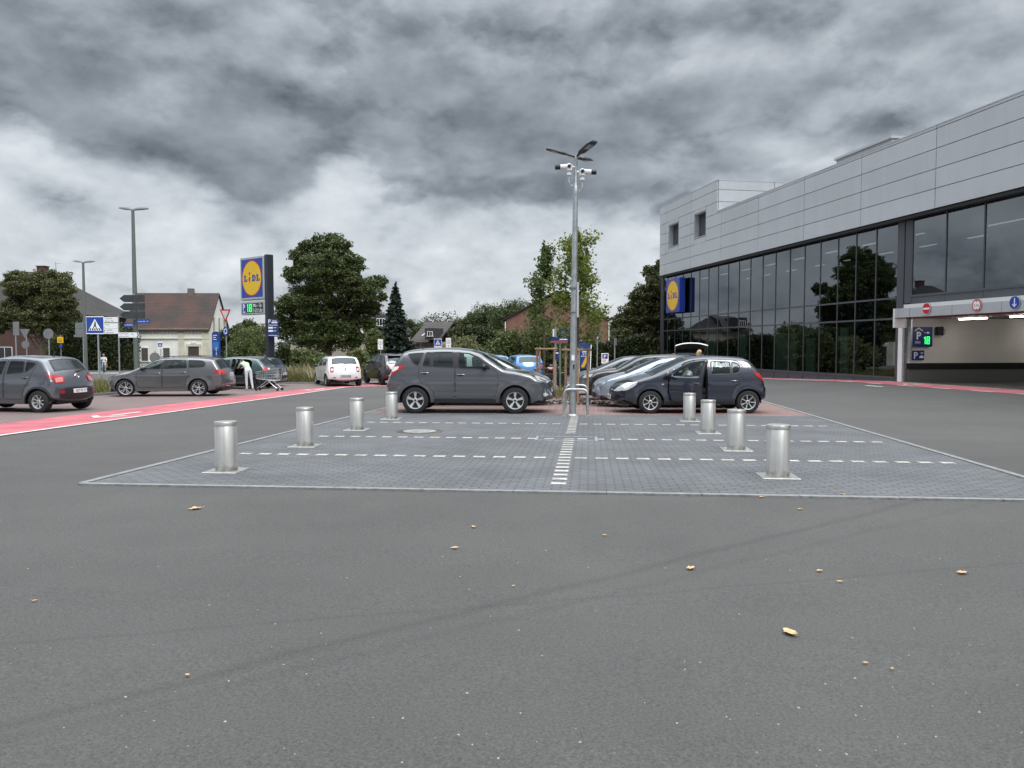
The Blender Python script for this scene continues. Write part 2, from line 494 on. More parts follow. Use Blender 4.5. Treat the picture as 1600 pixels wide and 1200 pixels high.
def strip(name, A, B, mt, dz, nb=1, na=40, kind='structure', add_to=None, m=None):
    """a sheet between two polylines in plan, dz above the ground"""
    def resample(P, k):
        P = [Vector(p[:2]) for p in P]
        L = [0]
        for a, b in zip(P, P[1:]): L.append(L[-1] + (b - a).length)
        out = []
        for i in range(k + 1):
            t = L[-1] * i / k
            j = min(len(P) - 2, max(0, bisect.bisect_right(L, t) - 1))
            q = (t - L[j]) / max(1e-6, L[j + 1] - L[j])
            out.append(P[j].lerp(P[j + 1], q))
        return out
    a, b = resample(A, na), resample(B, na)
    mbx = add_to or MB()
    vs, fs = [], []
    for p, q in zip(a, b):
        for j in range(nb + 1):
            r = p.lerp(q, j / nb); vs.append((r.x, r.y, zt(r.x, r.y) + dz))
    for i in range(na):
        for j in range(nb):
            k = i * (nb + 1) + j
            fs.append((k, k + 1, k + nb + 2, k + nb + 1))
    # faces upward
    v0, v1, v2 = (Vector(vs[k]) for k in fs[0][:3])
    if (v1 - v0).cross(v2 - v0).z < 0: fs = [f[::-1] for f in fs]
    mbx.add(vs, fs, m)
    if add_to is None: return tag(mbx.build(name, mt), kind=kind)
UL, W1, W2 = -5.36, 11.2, 27.7
UR = lambda w: 5.43 + .030 * w
strip('paved_island', [G(UL, 0), G(UL, W1)], [G(UR(0), 0), G(UR(W1), W1)], M_pave, .009, nb=14, na=14)
strip('parking_bays', [G(UL, W1), G(UL, W2)], [G(UR(W1), W1), G(UR(W2), W2)], M_redp, .009, nb=14, na=20)
def kerb(name, pts, w, h, mt=M_kerb, joint=1.0):
    mbx = MB()
    for p, q in zip(pts, pts[1:]):
        p, q = Vector(p[:2]), Vector(q[:2])
        L = (q - p).length; k = max(1, round(L / joint)); d = (q - p) / L; nrm = Vector((-d.y, d.x))
        for i in range(k):
            a, b = p + d * (L * i / k + .004), p + d * (L * (i + 1) / k - .004)
            c = [a - nrm * w / 2, b - nrm * w / 2, b + nrm * w / 2, a + nrm * w / 2]
            lo = [(v.x, v.y, zt(v.x, v.y) - .05) for v in c]
            hi = [(v.x, v.y, zt(v.x, v.y) + h) for v in c]
            mbx.add(lo + hi, [(4, 5, 6, 7), (0, 1, 5, 4), (1, 2, 6, 5), (2, 3, 7, 6), (3, 0, 4, 7)])
    return tag(mbx.build(name, mt), kind='structure')
e = .05
kerb('kerb_edging', [G(UL - e, W2), G(UL - e, -e), G(UR(0) + e, -e), G(UR(W2) + e, W2), G(UL - e, W2)], .09, .022)
# inlaid white double-T stones
mk = MB()
T = [(-.10, -.083), (-.055, -.083), (-.04, -.05), (.04, -.05), (.055, -.083), (.10, -.083), (.10, .083), (.055, .083), (.04, .05), (-.04, .05), (-.055, .083), (-.10, .083)]
T2 = [(a * .9, b * .95) for a, b in [(-.105, -.05), (-.09, -.085), (-.03, -.07), (.03, -.07), (.09, -.085), (.105, -.05), (.085, 0), (.105, .05), (.09, .085), (.03, .07), (-.03, .07), (-.09, .085), (-.105, .05), (-.085, 0)]]
def stone(u, w, poly):
    vs = [G(u + a, w + b, .0135) for a, b in poly]
    c = G(u, w, .0135); k = len(vs)
    mk.add(vs + [c], [(i, (i + 1) % k, k) for i in range(k)])
for w in (2.76, 5.33, 8.36):
    for i in range(35):
        u = -4.75 + i * .293
        if abs(u) > .09: stone(u, w, T2)
for i in range(32):
    w = .52 + i * .325
    if not 5.4 < w < 6.3: stone(0, w, T2)
tag(mk.build('bay_markings', M_stone), kind='structure')
# lanes and their lines
LN = [gp(0, 681), gp(250, 646.5), gp(470, 615.5), gp(538, 605.6)]
dirl = (LN[-1] - LN[0]).to_2d().normalized()
LN = [LN[0].to_2d() - dirl * 12] + [p.to_2d() for p in LN]
FAR0, FAR1 = gp(600.7, 603.6).to_2d(), gp(640, 602.3).to_2d()
nearB = LN + [(LN[-1] + FAR0) / 2 + Vector((-.2, .15)), FAR0, FAR1, FAR1 + Vector((2, -.1)), Vector((8.4, 36.9)), Vector((11.4, 37.2))]
LF = [gp(0, 662.5), gp(200, 639.4), gp(470, 608.8)]
farB = [LF[0].to_2d() - dirl * 12] + [p.to_2d() for p in LF] + [gp(560, 601.6).to_2d(), gp(610, 600.0).to_2d(), gp(645, 599.6).to_2d(), Vector((-2.6, 39.4)), Vector((8.4, 39.0)), Vector((11.2, 39.4))]
strip('red_lane', nearB, farB, M_lane, .010, nb=4, na=90)
def offset_line(P, d):
    out = []
    for i, p in enumerate(P):
        t = (P[min(i + 1, len(P) - 1)] - P[max(i - 1, 0)]).normalized(); out.append(p + Vector((-t.y, t.x)) * d)
    return out
strip('lane_line', offset_line(nearB, -.10), offset_line(nearB, .03), M_line, .016, na=90)
# lane along the store front
S_far, S_gap, S_end = fs_at(1150), fs_at(1363), -27.0
def fstrip(name, s0, s1, o0, o1, mt, dz, na=40, nb=2, **k):
    return strip(name, [F(s0, 0, o0), F(s1, 0, o0)], [F(s0, 0, o1), F(s1, 0, o1)], mt, dz, na=na, nb=nb, **k)
fstrip('store_footway', S_far + 14, S_end, .02, .36, M_kerb, .006, na=60)
fstrip('store_red_lane', S_far + 8, S_end, .42, 1.95, M_lane, .010, na=60)
ml = MB()
fstrip('', S_far + 8, S_gap, 1.93, 2.06, None, .016, na=30, nb=1, add_to=ml)
fstrip('', S_far + 8, S_gap + 1.2, .34, .44, None, .016, na=30, nb=1, add_to=ml)
s = S_gap - .5
while s > S_end + 1:
    fstrip('', s, s - .95, 1.93, 2.06, None, .016, na=2, nb=1, add_to=ml)
    fstrip('', s - .6, s - 1.45, .36, .46, None, .016, na=2, nb=1, add_to=ml)
    s -= 1.95
fstrip('', fs_at(1449), fs_at(1478), 2.75, 2.95, None, .006, na=2, nb=1, add_to=ml)
tag(ml.build('store_lane_lines', M_line), kind='structure')
# bicycle and walker arrows painted on the lane
ma = MB()
def arrow(c, d, k=1.0):
    c, d = Vector(c[:2]), Vector(d).normalized(); nn = Vector((-d.y, d.x))
    def P(a, b): v = c + d * a * k + nn * b * k; return (v.x, v.y, zt(v.x, v.y) + .0165)
    ma.add([P(-1.0, -.08), P(.35, -.08), P(.35, .08), P(-1.0, .08)], [(0, 1, 2, 3)])
    ma.add([P(.25, -.42), P(.5, -.42), P(1.05, 0), P(.5, .42), P(.25, .42), P(.75, 0)], [(0, 1, 2, 5), (5, 2, 3, 4)])
arrow(gp(186, 648.6), (-dirl.x, -dirl.y)); arrow(gp(496, 609), (-dirl.x, -dirl.y)); arrow(F(fs_at(1232), 0, 1.2), FD, .8); arrow(F(fs_at(1475), 0, 1.2), FD, .8)
tag(ma.build('lane_arrows', M_line), kind='structure')
# parking strip beyond the lane, verge, footpath, side road
d2 = Vector((-1, 0.02))
bayA = [Vector((p.x, p.y)) for p in farB[:5]]
bayA = [Vector((-11.9, -8))] + bayA[1:4] + [Vector((-8.2, 41.5))]
bayB = [Vector((-21, -8)), Vector((-18.6, 18)), Vector((-15.9, 26.8)), Vector((-14.2, 36)), Vector((-13.2, 41.5))]
strip('parking_strip', bayA, bayB, M_bay, .006, nb=4, na=40)
strip('far_bays', [Vector((-8.2, 41.4)), Vector((3.5, 41.0))], [Vector((-11.5, 46.5)), Vector((3.5, 46.0))], M_bay, .006, nb=4, na=16)
vA = [p + Vector((-.1, 0)) for p in bayB]
vB = [Vector((-27, -8)), Vector((-25, 18)), Vector((-21.5, 28)), Vector((-18.0, 38)), Vector((-17.0, 44))]
strip('verge', vA, vB, M_soil, .012, nb=3, na=30)
strip('verge', [Vector((-17.0, 44)), Vector((-8.3, 42.2)), Vector((-11.4, 46.7)), Vector((3.4, 46.2))], [Vector((-19.0, 52)), Vector((-14, 52)), Vector((-8, 52)), Vector((3.4, 50))], M_soil, .013, nb=3, na=30)
strip('meadow', [Vector((-21, 52.2)), Vector((0, 52.2))], [Vector((-27, 72)), Vector((0, 72))], M_grass, .012, nb=3, na=20)
kerb('kerb_edging', [v + Vector((-.06, 0)) for v in bayB], .12, .10)
kerb('kerb_edging', [Vector((-13.2, 41.7)), Vector((-8.3, 41.9)), Vector((-9.7, 44)), Vector((-11.6, 46.7)), Vector((3.5, 46.2))], .12, .10)
strip('footpath', [v + Vector((-.3, .1)) for v in vB[:4]], [Vector((-31, -8)), Vector((-30, 18)), Vector((-26, 30)), Vector((-22, 42))], M_walk, .010, nb=3, na=30)
strip('footpath', [Vector((-75, 70)), Vector((-30, 67))], [Vector((-75, 74)), Vector((-30, 71))], M_walk, .010, nb=2, na=30)
# manhole lids
t = thing('manhole_cover', 'round iron manhole lid in a ring of gravel on the grey paving', 'manhole', gp(656, 675))
mh = MB(); mh.lathe([(.46, .012), (.44, .016), (.33, .017)], 28); mh.build('surround', M_soil, t)
mh = MB(); mh.lathe([(.32, .012), (.32, .022), (.30, .024), (.0, .024)], 28)
for i in range(-2, 3): mh.box((0, i * .1, .025), (.4, .03, .004))
mh.build('lid', mat('lid_concrete', (.24, .24, .23), .85, noise=(12, .25)), t, smooth=30)
t = thing('service_cover', 'square paved service cover with a pale metal frame between two bay lines', 'cover', gp(885, 686.5), -GA)
mh = MB()
for sx, sy, cx, cy in ((1.0, .045, 0, -.3), (1.0, .045, 0, .3), (.045, .6, -.52, 0), (.045, .6, .52, 0)): mh.box((cx, cy, .012), (sx, sy, .012))
mh.build('frame', galv, t)
mh = MB(); mh.box((0, 0, .010), (.95, .55, .006)); mh.build('lid', M_pave, t)
# fallen leaves
M_leafd = mat('dry_leaf', (.52, .34, .17), .7, noise=(25, .25))
def leaf_shape(sz, seed):
    rnd = random.Random(seed); k = 16; mbx = MB(); ring = []
    for i in range(k):
        a = 2 * PI * i / k
        r = sz * (.30 + .22 * (1 if i % 3 == 0 else .35) * rnd.uniform(.6, 1.1)) * (1.25 if i in (0, 15, 1) else 1)
        ring.append((r * math.cos(a) * 1.25, r * math.sin(a), .012 + rnd.uniform(0, .09) * sz + .06 * sz * abs(math.sin(a))))
    mbx.add(ring + [(0, 0, .008)], [(i, (i + 1) % k, k) for i in range(k)])
    mbx.tube([(-.3 * sz, 0, .01), (-.85 * sz, .1 * sz, .02)], .03 * sz, 5)
    return mbx
for i, (px, py, wpx, lab) in enumerate([(1235, 992, 27, 'largest tan fallen leaf on the near asphalt'), (1079, 890, 17, 'upright curled tan leaf on the asphalt'), (306, 796, 19, 'tan leaf lying just in front of the paved island edge'),
        (1503, 897, 17, None), (711, 858, 12, None), (740, 825, 9, None), (1280, 894, 10, None), (1313, 911, 9, None), (1352, 1039, 9, None), (293, 1058, 9, None), (1250, 797, 8, None),
        (54, 941, 7, None), (945, 838, 7, None), (1317, 774, 9, None), (802, 918, 6, None), (1394, 1048, 7, None), (1190, 778, 8, None)]):
    p = gp(px, py); sz = wpx / 1200 * p.y * .80
    o = leaf_shape(sz, i).build('fallen_leaf', M_leafd, loc=p, rot=(0, 0, random.uniform(0, 6)))
    tag(o, lab or 'small dry tan leaf lying on the dark asphalt', 'leaf', 'dry leaves scattered on the asphalt')
ml = MB()
for i in range(190):
    px, py = random.uniform(0, 1600), 655 + 545 * random.random() ** 1.3
    p = gp(px, py); s_ = random.uniform(.003, .0085); a = random.uniform(0, 6)
    c, s2 = math.cos(a) * s_, math.sin(a) * s_
    ml.add([(p.x + c, p.y + s2, p.z + .018), (p.x - s2, p.y + c, p.z + .02), (p.x - c, p.y - s2, p.z + .018), (p.x + s2 * .4, p.y - c * .4, p.z + .022)], [(0, 1, 2, 3)])
tag(ml.build('litter', mat('petal', (.36, .32, .26), .8)), 'tiny pale petals and crumbs strewn over the ground', 'litter', kind='stuff')
# ---------------------------------------------------------------- bollards
M_bol = mat('brushed_steel', (.55, .545, .52), .36, .85, noise=(16, .12))
def brushed():
    mt, nt, b, n, l, m = nodes_of('brushed_bollard')
    tc = n('ShaderNodeTexCoord'); mp = n('ShaderNodeMapping'); mp.inputs['Scale'].default_value = (26, 26, .6); l(tc.outputs['Object'], mp.inputs[0])
    t = n('ShaderNodeTexNoise', Scale=1.0, Detail=4); l(mp.outputs[0], t.inputs['Vector'])
    t2 = n('ShaderNodeTexNoise', Scale=6.0, Detail=6); l(tc.outputs['Object'], t2.inputs['Vector'])
    v = m('MULTIPLY', m('ADD', .74, m('MULTIPLY', t.outputs[0], .5)), m('ADD', .88, m('MULTIPLY', t2.outputs[0], .24)))
    s = n('ShaderNodeVectorMath', operation='SCALE'); s.inputs[0].default_value = (.62, .615, .585); l(v, s.inputs[3])
    sp = n('ShaderNodeSeparateXYZ'); l(tc.outputs['Object'], sp.inputs[0])
    t3 = n('ShaderNodeTexNoise', Scale=11.0, Detail=6); l(tc.outputs['Object'], t3.inputs['Vector'])
    spl = m('MULTIPLY', m('SUBTRACT', m('ADD', .10, m('MULTIPLY', m('SUBTRACT', t3.outputs[0], .5), .35)), sp.outputs[2]), 9.0, clamp=True)   # splashed dirt at the foot
    dm = n('ShaderNodeMix', data_type='RGBA'); dm.inputs[7].default_value = (.17, .155, .135, 1); l(m('MULTIPLY', spl, .75), dm.inputs[0]); l(s.outputs[0], dm.inputs[6])
    l(dm.outputs[2], b.inputs['Base Color']); b.inputs['Metallic'].default_value = .8
    l(m('ADD', .30, m('MULTIPLY', t.outputs[0], .2)), b.inputs['Roughness'])
    return mt
M_brush = brushed()
bpx = [(354, 736.5), (477, 697.5), (558, 672), (612, 655), (1215, 745.5), (1150, 703.5), (1106, 677), (1077, 658)]
names = ['first of four steel bollards beside the red lane, nearest the front kerb', 'second steel bollard from the front kerb in the row by the red lane', 'third steel bollard from the front kerb in the row by the red lane', 'last bollard of the red lane row, by the grey SUV rear bumper',
         'first steel bollard of the row on the store side, nearest the front kerb', 'second steel bollard from the front kerb in the row on the store side', 'third steel bollard from the front kerb in the row on the store side', 'last steel bollard of the store side row, before the open blue car door']
proto = None
for (px, py), lab in zip(bpx, names):
    p = gp(px, py)
    if proto is None:
        proto = thing('bollard', lab, 'bollard', p, -GA)
        r, h = .137, .64
        k = MB(); k.lathe([(r, .012), (r, h - .055), (r * .985, h - .052)], 40); k.build('post', M_brush, proto, smooth=40)
        k = MB(); k.lathe([(r * .96, h - .055), (r * .96, h - .048), (r * 1.035, h - .047), (r * 1.035, h - .012), (r * 1.0, h - .002), (r * .85, h), (0, h + .003)], 40); k.build('cap', M_bol, proto, smooth=40)
        k = MB(); k.box((0, 0, .013), (.44, .44, .012), bev=.003)
        for sx in (-1, 1):
            for sy in (-1, 1): k.lathe([(.016, .019), (.016, .026), (0, .027)], 8, c=(sx * .18, sy * .18, 0))
        k.build('base_plate', M_bol, proto)
        proto['group'] = 'retractable steel bollards on the paved island'
    else:
        o = copy_tree(proto); o.location = p; o['label'] = lab
# ================================================================ the store
def clad_mat():
    mt, nt, b, n, l, m = nodes_of('metal_cladding')
    g = n('ShaderNodeNewGeometry'); tc = n('ShaderNodeTexCoord')
    mp = n('ShaderNodeMapping'); mp.inputs['Scale'].default_value = (2.2, 2.2, .16); l(tc.outputs['Object'], mp.inputs[0])
    t = n('ShaderNodeTexNoise', Scale=1.0, Detail=7); l(mp.outputs[0], t.inputs['Vector'])
    t2 = n('ShaderNodeTexNoise', Scale=.5, Detail=3); l(tc.outputs['Object'], t2.inputs['Vector'])
    v = m('ADD', m('ADD', .90, m('MULTIPLY', g.outputs['Random Per Island'], .07)), m('ADD', m('MULTIPLY', m('SUBTRACT', t.outputs[0], .5), .16), m('MULTIPLY', m('SUBTRACT', t2.outputs[0], .5), .12)))
    s = n('ShaderNodeVectorMath', operation='SCALE'); s.inputs[0].default_value = (.53, .56, .585); l(v, s.inputs[3]); l(s.outputs[0], b.inputs['Base Color'])
    b.inputs['Metallic'].default_value = .25; b.inputs['Roughness'].default_value = .42
    bp = n('ShaderNodeBump', Strength=.10, Distance=.4); l(t2.outputs[0], bp.inputs['Height']); l(bp.outputs[0], b.inputs['Normal'])
    return mt
M_clad = clad_mat()
M_joint = mat('cladding_joint', (.05, .055, .065), .7)
M_frame = mat('window_frame', (.085, .09, .10), .45, .3)
M_soffit = mat('soffit', (.012, .013, .015), .6)
M_panel = mat('dark_panel', (.085, .092, .105), .4, .3)
M_fglass = glass_mat('store_glass', (.27, .33, .31), base=.18, bcol=(.86, .93, 1.0))
M_inner = mat('store_interior', (.022, .028, .026), .8)
M_ifloor = mat('store_floor', (.07, .07, .068), .4)
M_gpan = mat('pale_green_panel', (.22, .31, .25), .5)
M_strip = mat('light_strip', (1, 1, 1), .5, emit=((.95, 1, .96), .45))
store = thing('supermarket', 'long two storey supermarket with grey metal cladding above a dark glass front', 'supermarket', (FQ.x, FQ.y, 0), math.atan2(FD.y, FD.x))
s_far, s_near = fs_at(1029, .4), -27.0
s_gl0 = fs_at(1397.5)          # end of the full height glass
s_up = fs_at(1421)             # the upper glass over the garage begins
Z0, Z1, Z2, Z3, Z4 = .05, 2.67, 3.58, 6.98, 7.10
ROW = [7.00, 7.80, 8.59, 9.39, 10.18, 10.32]
# cladding: panels with open joints over a dark backing
cl = MB(); OFF = .38
vj = [s_far] + [fs_at(px, .4) for px in (1037.5, 1077, 1124, 1181, 1251.3, 1339, 1453.5)]
st = vj[-1] - vj[-2]
while vj[-1] > s_near: vj.append(vj[-1] + st)
s_step = fs_at(1117.5, .4)
wins = [(fs_at(1042.7, .4), fs_at(1057.8, .4), 8.96, 10.67), (fs_at(1082, .4), fs_at(1099.8, .4), 8.99, 10.70)]
def panel(a, b, z0, z1):
    a, b = max(a, b), min(a, b)
    for w0, w1, wz0, wz1 in wins:     # cut round the two windows
        if a > w1 and b < w0 and z0 < wz1 and z1 > wz0:
            if a > w0: panel(a, w0 + .03, z0, z1)
            if b < w1: panel(w1 - .03, b, z0, z1)
            if z1 > wz1: cl.box(((w0 + w1) / 2, OFF, (wz1 + z1) / 2 + .015), (abs(w1 - w0) + .02, .05, z1 - wz1 - .03))
            if z0 < wz0: cl.box(((w0 + w1) / 2, OFF, (z0 + wz0) / 2 - .015), (abs(w1 - w0) + .02, .05, wz0 - z0 - .03))
            return
    if a - b > .05: cl.box(((a + b) / 2, OFF, (z0 + z1) / 2), (a - b - .03, .05, z1 - z0 - .028))
rows_hi = [(ROW[4], 10.95), (10.95, 11.73), (11.73, 12.35)]
for a, b in zip(vj, vj[1:]):
    for z0, z1 in zip(ROW[:4], ROW[1:5]): panel(a, b, z0, z1)
    cl_cop = (ROW[4], ROW[5])
    if b < s_step: panel(min(a, s_step), b, *cl_cop)
    for z0, z1 in rows_hi:
        if a > s_step: panel(a, max(b, s_step), z0, z1)
# side of the raised end, facing along the roof, and the far end wall
def side_panel(s, t0, t1, z0, z1):
    cl.box((s, -(t0 + t1) / 2 + OFF, (z0 + z1) / 2), (.05, t1 - t0 - .03, z1 - z0 - .028))
for t0, t1 in ((.03, 4.0), (4.0, 9.0), (9.0, 14.0)):
    for z0, z1 in [(10.30, 10.95)] + rows_hi[1:]: side_panel(s_step, t0, t1, z0, z1)
    for z0, z1 in list(zip(ROW[:4], ROW[1:5])) + rows_hi: side_panel(s_far, t0, t1, z0, z1)
cl.build('metal_cladding', M_clad, store)
bk = MB()
def bbox(s0, s1, o0, o1, z0, z1, m=None, mbx=None): (mbx or bk).box(((s0 + s1) / 2, (o0 + o1) / 2, (z0 + z1) / 2), (abs(s1 - s0), abs(o1 - o0), abs(z1 - z0)), m=m)
wz = [(w1, w0, a, b) for w0, w1, a, b in wins]
# backing wall, open at the two windows
edges = sorted([s_near, s_far - .03, s_step + .03] + [v for w in wins for v in w[:2]])
for a, b in zip(edges, edges[1:]):
    top = 12.31 if a >= s_step - .05 else 10.27
    w = [x for x in wz if x[0] <= a + 1e-3 and x[1] >= b - 1e-3]
    if w:
        bbox(a, b, .05, OFF - .04, 7.03, w[0][2]); bbox(a, b, .05, OFF - .04, w[0][3], top)
    else: bbox(a, b, .05, OFF - .04, 7.03, top)
bbox(s_step + .03, s_far - .03, -14, .05, 7.03, 12.31)
bbox(s_near, s_step, -24, .05, 9.2, 10.12)
bk.build('backing_wall', M_joint, store)
cp = MB()
bbox(s_near, s_step + .02, .0, OFF + .04, 10.305, 10.35, mbx=cp); bbox(s_step - .04, s_far + .04, -14, OFF + .04, 12.335, 12.38, mbx=cp)
cp.build('coping', M_clad, store)
so = MB(); bbox(s_near, s_far, -.02, OFF - .02, 6.86, 6.985, mbx=so); so.build('soffit', M_soffit, store)
# the two recessed windows
for w0, w1, a, b in wins:
    fr = MB()
    lo, hi = min(w0, w1), max(w0, w1)
    bbox(lo, lo + .04, -.06, OFF + .01, a, b, mbx=fr); bbox(hi - .04, hi, -.06, OFF + .01, a, b, mbx=fr)
    bbox(lo + .04, hi - .04, -.06, OFF + .01, b - .04, b, mbx=fr); bbox(lo + .04, hi - .04, -.06, OFF + .05, a, a + .04, mbx=fr)
    w = fr.build('window', M_clad, store)
    pn = MB(); bbox(lo + .04, hi - .04, -.05, -.02, a + .04, b - .04, mbx=pn); pn.build('pane', mat('dark_pane', (.03, .04, .05), .05, .0, 1.0), w)
    mu = MB(); bbox((lo + hi) / 2 - .05, (lo + hi) / 2 + .02, -.02, .02, a + .04, b - .04, mbx=mu); mu.build('mullion', M_frame, w)
# small roof housing set back from the edge
rh = MB(); bbox(fs_at(1300, -2), fs_at(1300, -2) - 4.5, -4.6, -2.0, 10.0, 11.48, mbx=rh); bbox(fs_at(1300, -2) + .08, fs_at(1300, -2) - 4.58, -4.7, -1.9, 11.48, 11.60, mbx=rh)
rh.build('roof_housing', mat('ribbed_metal', (.5, .52, .53), .45, .3), store)
# glass front
mul = [fs_at(px) for px in (1398.8, 1365, 1334, 1306, 1278.8, 1254.3, 1231.5, 1209.5)]
ms = (mul[-1] - mul[0]) / 7
while mul[-1] + ms < s_far - .55: mul.append(mul[-1] + ms)
s_gend = mul[-1] + ms * .55
mul.append(s_gend)
fr = MB()
for s in mul: bbox(s - .026, s + .026, -.08, .025, -.15, 6.98, mbx=fr)
for z in (Z1, Z2): bbox(mul[0], s_gend, -.075, .02, z - .04, z + .04, mbx=fr)
bbox(mul[0], s_gend, -.075, .05, 6.86, 6.975, mbx=fr)
bbox(mul[0], s_gend, -.075, .05, Z0 - .05, Z0 + .05, mbx=fr)
bbox(s_gend + .036, s_gend + .6, -.3, .06, -.5, 6.97, mbx=fr)
fr.build('mullion_frame', M_frame, store)
kp = MB()
for a, b in zip(mul, mul[1:]): bbox(a + .04, b - .04, -.06, .03, -.60, Z0 - .055, mbx=kp)
kp.build('plinth_panel', M_panel, store)
for a, b in zip(mul, mul[1:]):
    g = MB()
    for z0, z1 in ((Z0, Z1), (Z1, Z2), (Z2, 6.88)):
        j = (random.uniform(-.0022, .0022), random.uniform(-.0022, .0022))   # panes are never quite in one plane
        g.quad((a + .03, j[0] + j[1] * .5, z1 - .04), (b - .03, j[1] - j[0] * .5, z1 - .04), (b - .03, j[1], z0 + .04), (a + .03, j[0], z0 + .04))
    g.build('glazing', M_fglass, store)
# dark panels and the upper glass over the garage
pl = MB()
bbox(mul[0] - .42, mul[0] - .04, -.06, .035, -.2, 6.97, mbx=pl); bbox(s_up + .05, mul[0] - .47, -.06, .02, 3.3, 6.97, mbx=pl)
z_sill = 3.60
um = [s_up]; 
while um[-1] > s_near: um.append(um[-1] - ms * 1.32)
for a, b in zip(um, um[1:]): bbox(a - .04, b + .04, -.06, .025, 2.9, z_sill - .05, mbx=pl)
pl.build('dark_panel', M_panel, store)
fr = MB()
for s in um: bbox(s - .028, s + .028, -.08, .03, 2.9, 6.98, mbx=fr)
bbox(um[-1], s_up, -.075, .055, z_sill - .045, z_sill + .045, mbx=fr); bbox(um[-1], s_up, -.075, .05, 6.86, 6.975, mbx=fr)
fr.build('mullion_frame', M_frame, store)
for a, b in zip(um, um[1:]):
    g = MB(); j = random.uniform(-.003, .003)
    g.quad((b + .03, j, z_sill + .04), (a - .03, -j, z_sill + .04), (a - .03, j, 6.88), (b + .03, 0, 6.88)); g.build('glazing', M_fglass, store)
# what shows inside
inn = MB()
bbox(s_gl0 - .1, s_far - .4, -14.3, -14, -.7, 7, mbx=inn); bbox(s_far - .5, s_far - .3, -14, -.4, -.7, 7, mbx=inn)
bbox(s_near, s_far - .4, -14, -.1, 7.0, 7.2, mbx=inn)
bbox(s_near, s_gl0 - 1.2, -14, -.1, 3.05, 3.25, mbx=inn); bbox(s_near, s_gl0 - .1, -14.3, -14, 3.2, 7, mbx=inn)
bbox(s_near - .2, s_near, -14, -.1, 3.2, 7, mbx=inn)
for k in range(6): bbox(s_gl0 + 3 + k * 4.3, s_gl0 + 3.35 + k * 4.3, -3.2, -2.85, -.6, 7, mbx=inn)
bbox(s_gl0 + 2, s_far - 2, -8.2, -8.0, 3.3, 3.6, mbx=inn)
inn.build('inner_wall', M_inner, store)
fl = MB(); bbox(s_gl0 - 1.0, s_far - .4, -14, -.08, -.75, -.62, mbx=fl); fl.build('inner_floor', M_ifloor, store)
for a, ln, h_ in ((1100, 1.6, 2.9), (1146, 1.0, 2.2), (1208, 1.5, 2.2), (1222, 1.1, 2.2), (1250, .8, 1.9), (1300, .6, 2.4)):
    gpn = MB(); o = -2.6 if ln == 9 else -.9
    bbox(fs_at(a), fs_at(a) + ln, o, o + .1, -.6, h_, mbx=gpn); gpn.build('display_panel', M_gpan, store)
def light_strip(*q):
    ls = MB(); bbox(*q, mbx=ls); ls.build('light_strip', M_strip, store)
for k in range(9):
    for o in (-2.2, -5.5): light_strip(s_gl0 + 1.2 + k * 3.3, s_gl0 + 2.3 + k * 3.3, o - .09, o + .09, 6.62, 6.66)
for k in range(5):
    for o in (-1.8, -4.0, -7.0): light_strip(s_gl0 - 3 - k * 4, s_gl0 - 5.2 - k * 4, o - .05, o + .05, 6.3, 6.34)
# ---------------------------------------------------------------- garage mouth
M_cream = mat('garage_wall', (.66, .64, .60), .8, noise=(.6, .08))
M_alu = mat('canopy_metal', (.48, .50, .52), .42, .35, noise=(1.5, .06))
gz0, gz1 = 2.67, 3.06
s_j = fs_at(1410)
gw = MB()
bbox(s_j - .2, s_j + .0, -14, -.14, .72, 2.66, mbx=gw)
gw.build('garage_wall', M_cream, store)
gw = MB(); bbox(s_j - .18, s_j, -14, -.14, -1.2, .46, mbx=gw); gw.build('garage_wall', mat('grey_dado', (.13, .135, .13), .8), store)
gw = MB(); bbox(s_j - .215, s_j, -14, -.14, .46, .72, mbx=gw); gw.build('impact_strip', black, store)
gw = MB(); bbox(s_near, s_j, -14, -.14, 2.66, 2.80, mbx=gw); bbox(s_near, s_j - .2, -14.2, -14, -1.2, 2.66, mbx=gw); bbox(s_near - .2, s_near, -14, -.1, -.5, 3, mbx=gw)
gw.build('garage_ceiling', mat('garage_ceiling', (.22, .205, .195), .9), store)
jb = MB(); bbox(s_j + .0, s_j + .28, -.12, .06, -.2, 2.42, mbx=jb); jb.build('door_jamb', white_paint, store)
jb = MB(); bbox(s_j - .10, s_j - .04, -.1, .04, -.2, 2.78, mbx=jb); bbox(s_j - .38, s_j - .22, -.14, -.05, .9, 2.75, mbx=jb); jb.build('door_rail', galv, store)
M_alu_w = mat('canopy_cap', (.72, .73, .74), .4, .2)
cn = MB(); s_c = fs_at(1396, .62)
bbox(s_near, s_c, .06, .62, gz0, gz1, mbx=cn)
canopy = cn.build('canopy', M_alu, store)
cn = MB(); bbox(s_near, s_c - .5, .05, .60, gz1 + .002, gz1 + .15, mbx=cn); bbox(s_c - .0, s_c + .11, .04, .64, gz0 - .42, gz1 + .01, mbx=cn); cn.build('canopy_cap', M_alu_w, canopy)
cn = MB(); bbox(s_near, s_c, .1, .58, gz0 - .006, gz0 - .002, mbx=cn); bbox(s_near, s_c, .06, .10, gz0 - .05, gz0, mbx=cn); cn.build('canopy_soffit', mat('canopy_soffit', (.25, .10, .11), .5, .3), canopy)
cn = MB()
for k in range(12): bbox(s_c - .9 - k * 2.4, s_c - .905 - k * 2.4, .6, .626, gz0, gz1, mbx=cn)
cn.build('canopy_seam', M_joint, canopy)
def store_sign(name, label, cat, px, z, off, group=None):
    p = F(fs_at(px, off), z, off)
    # local x runs along the front towards the camera's right, y out of the picture plane of the sign, z up
    return thing(name, label, cat, p, math.atan2(-FD.y, -FD.x), group)
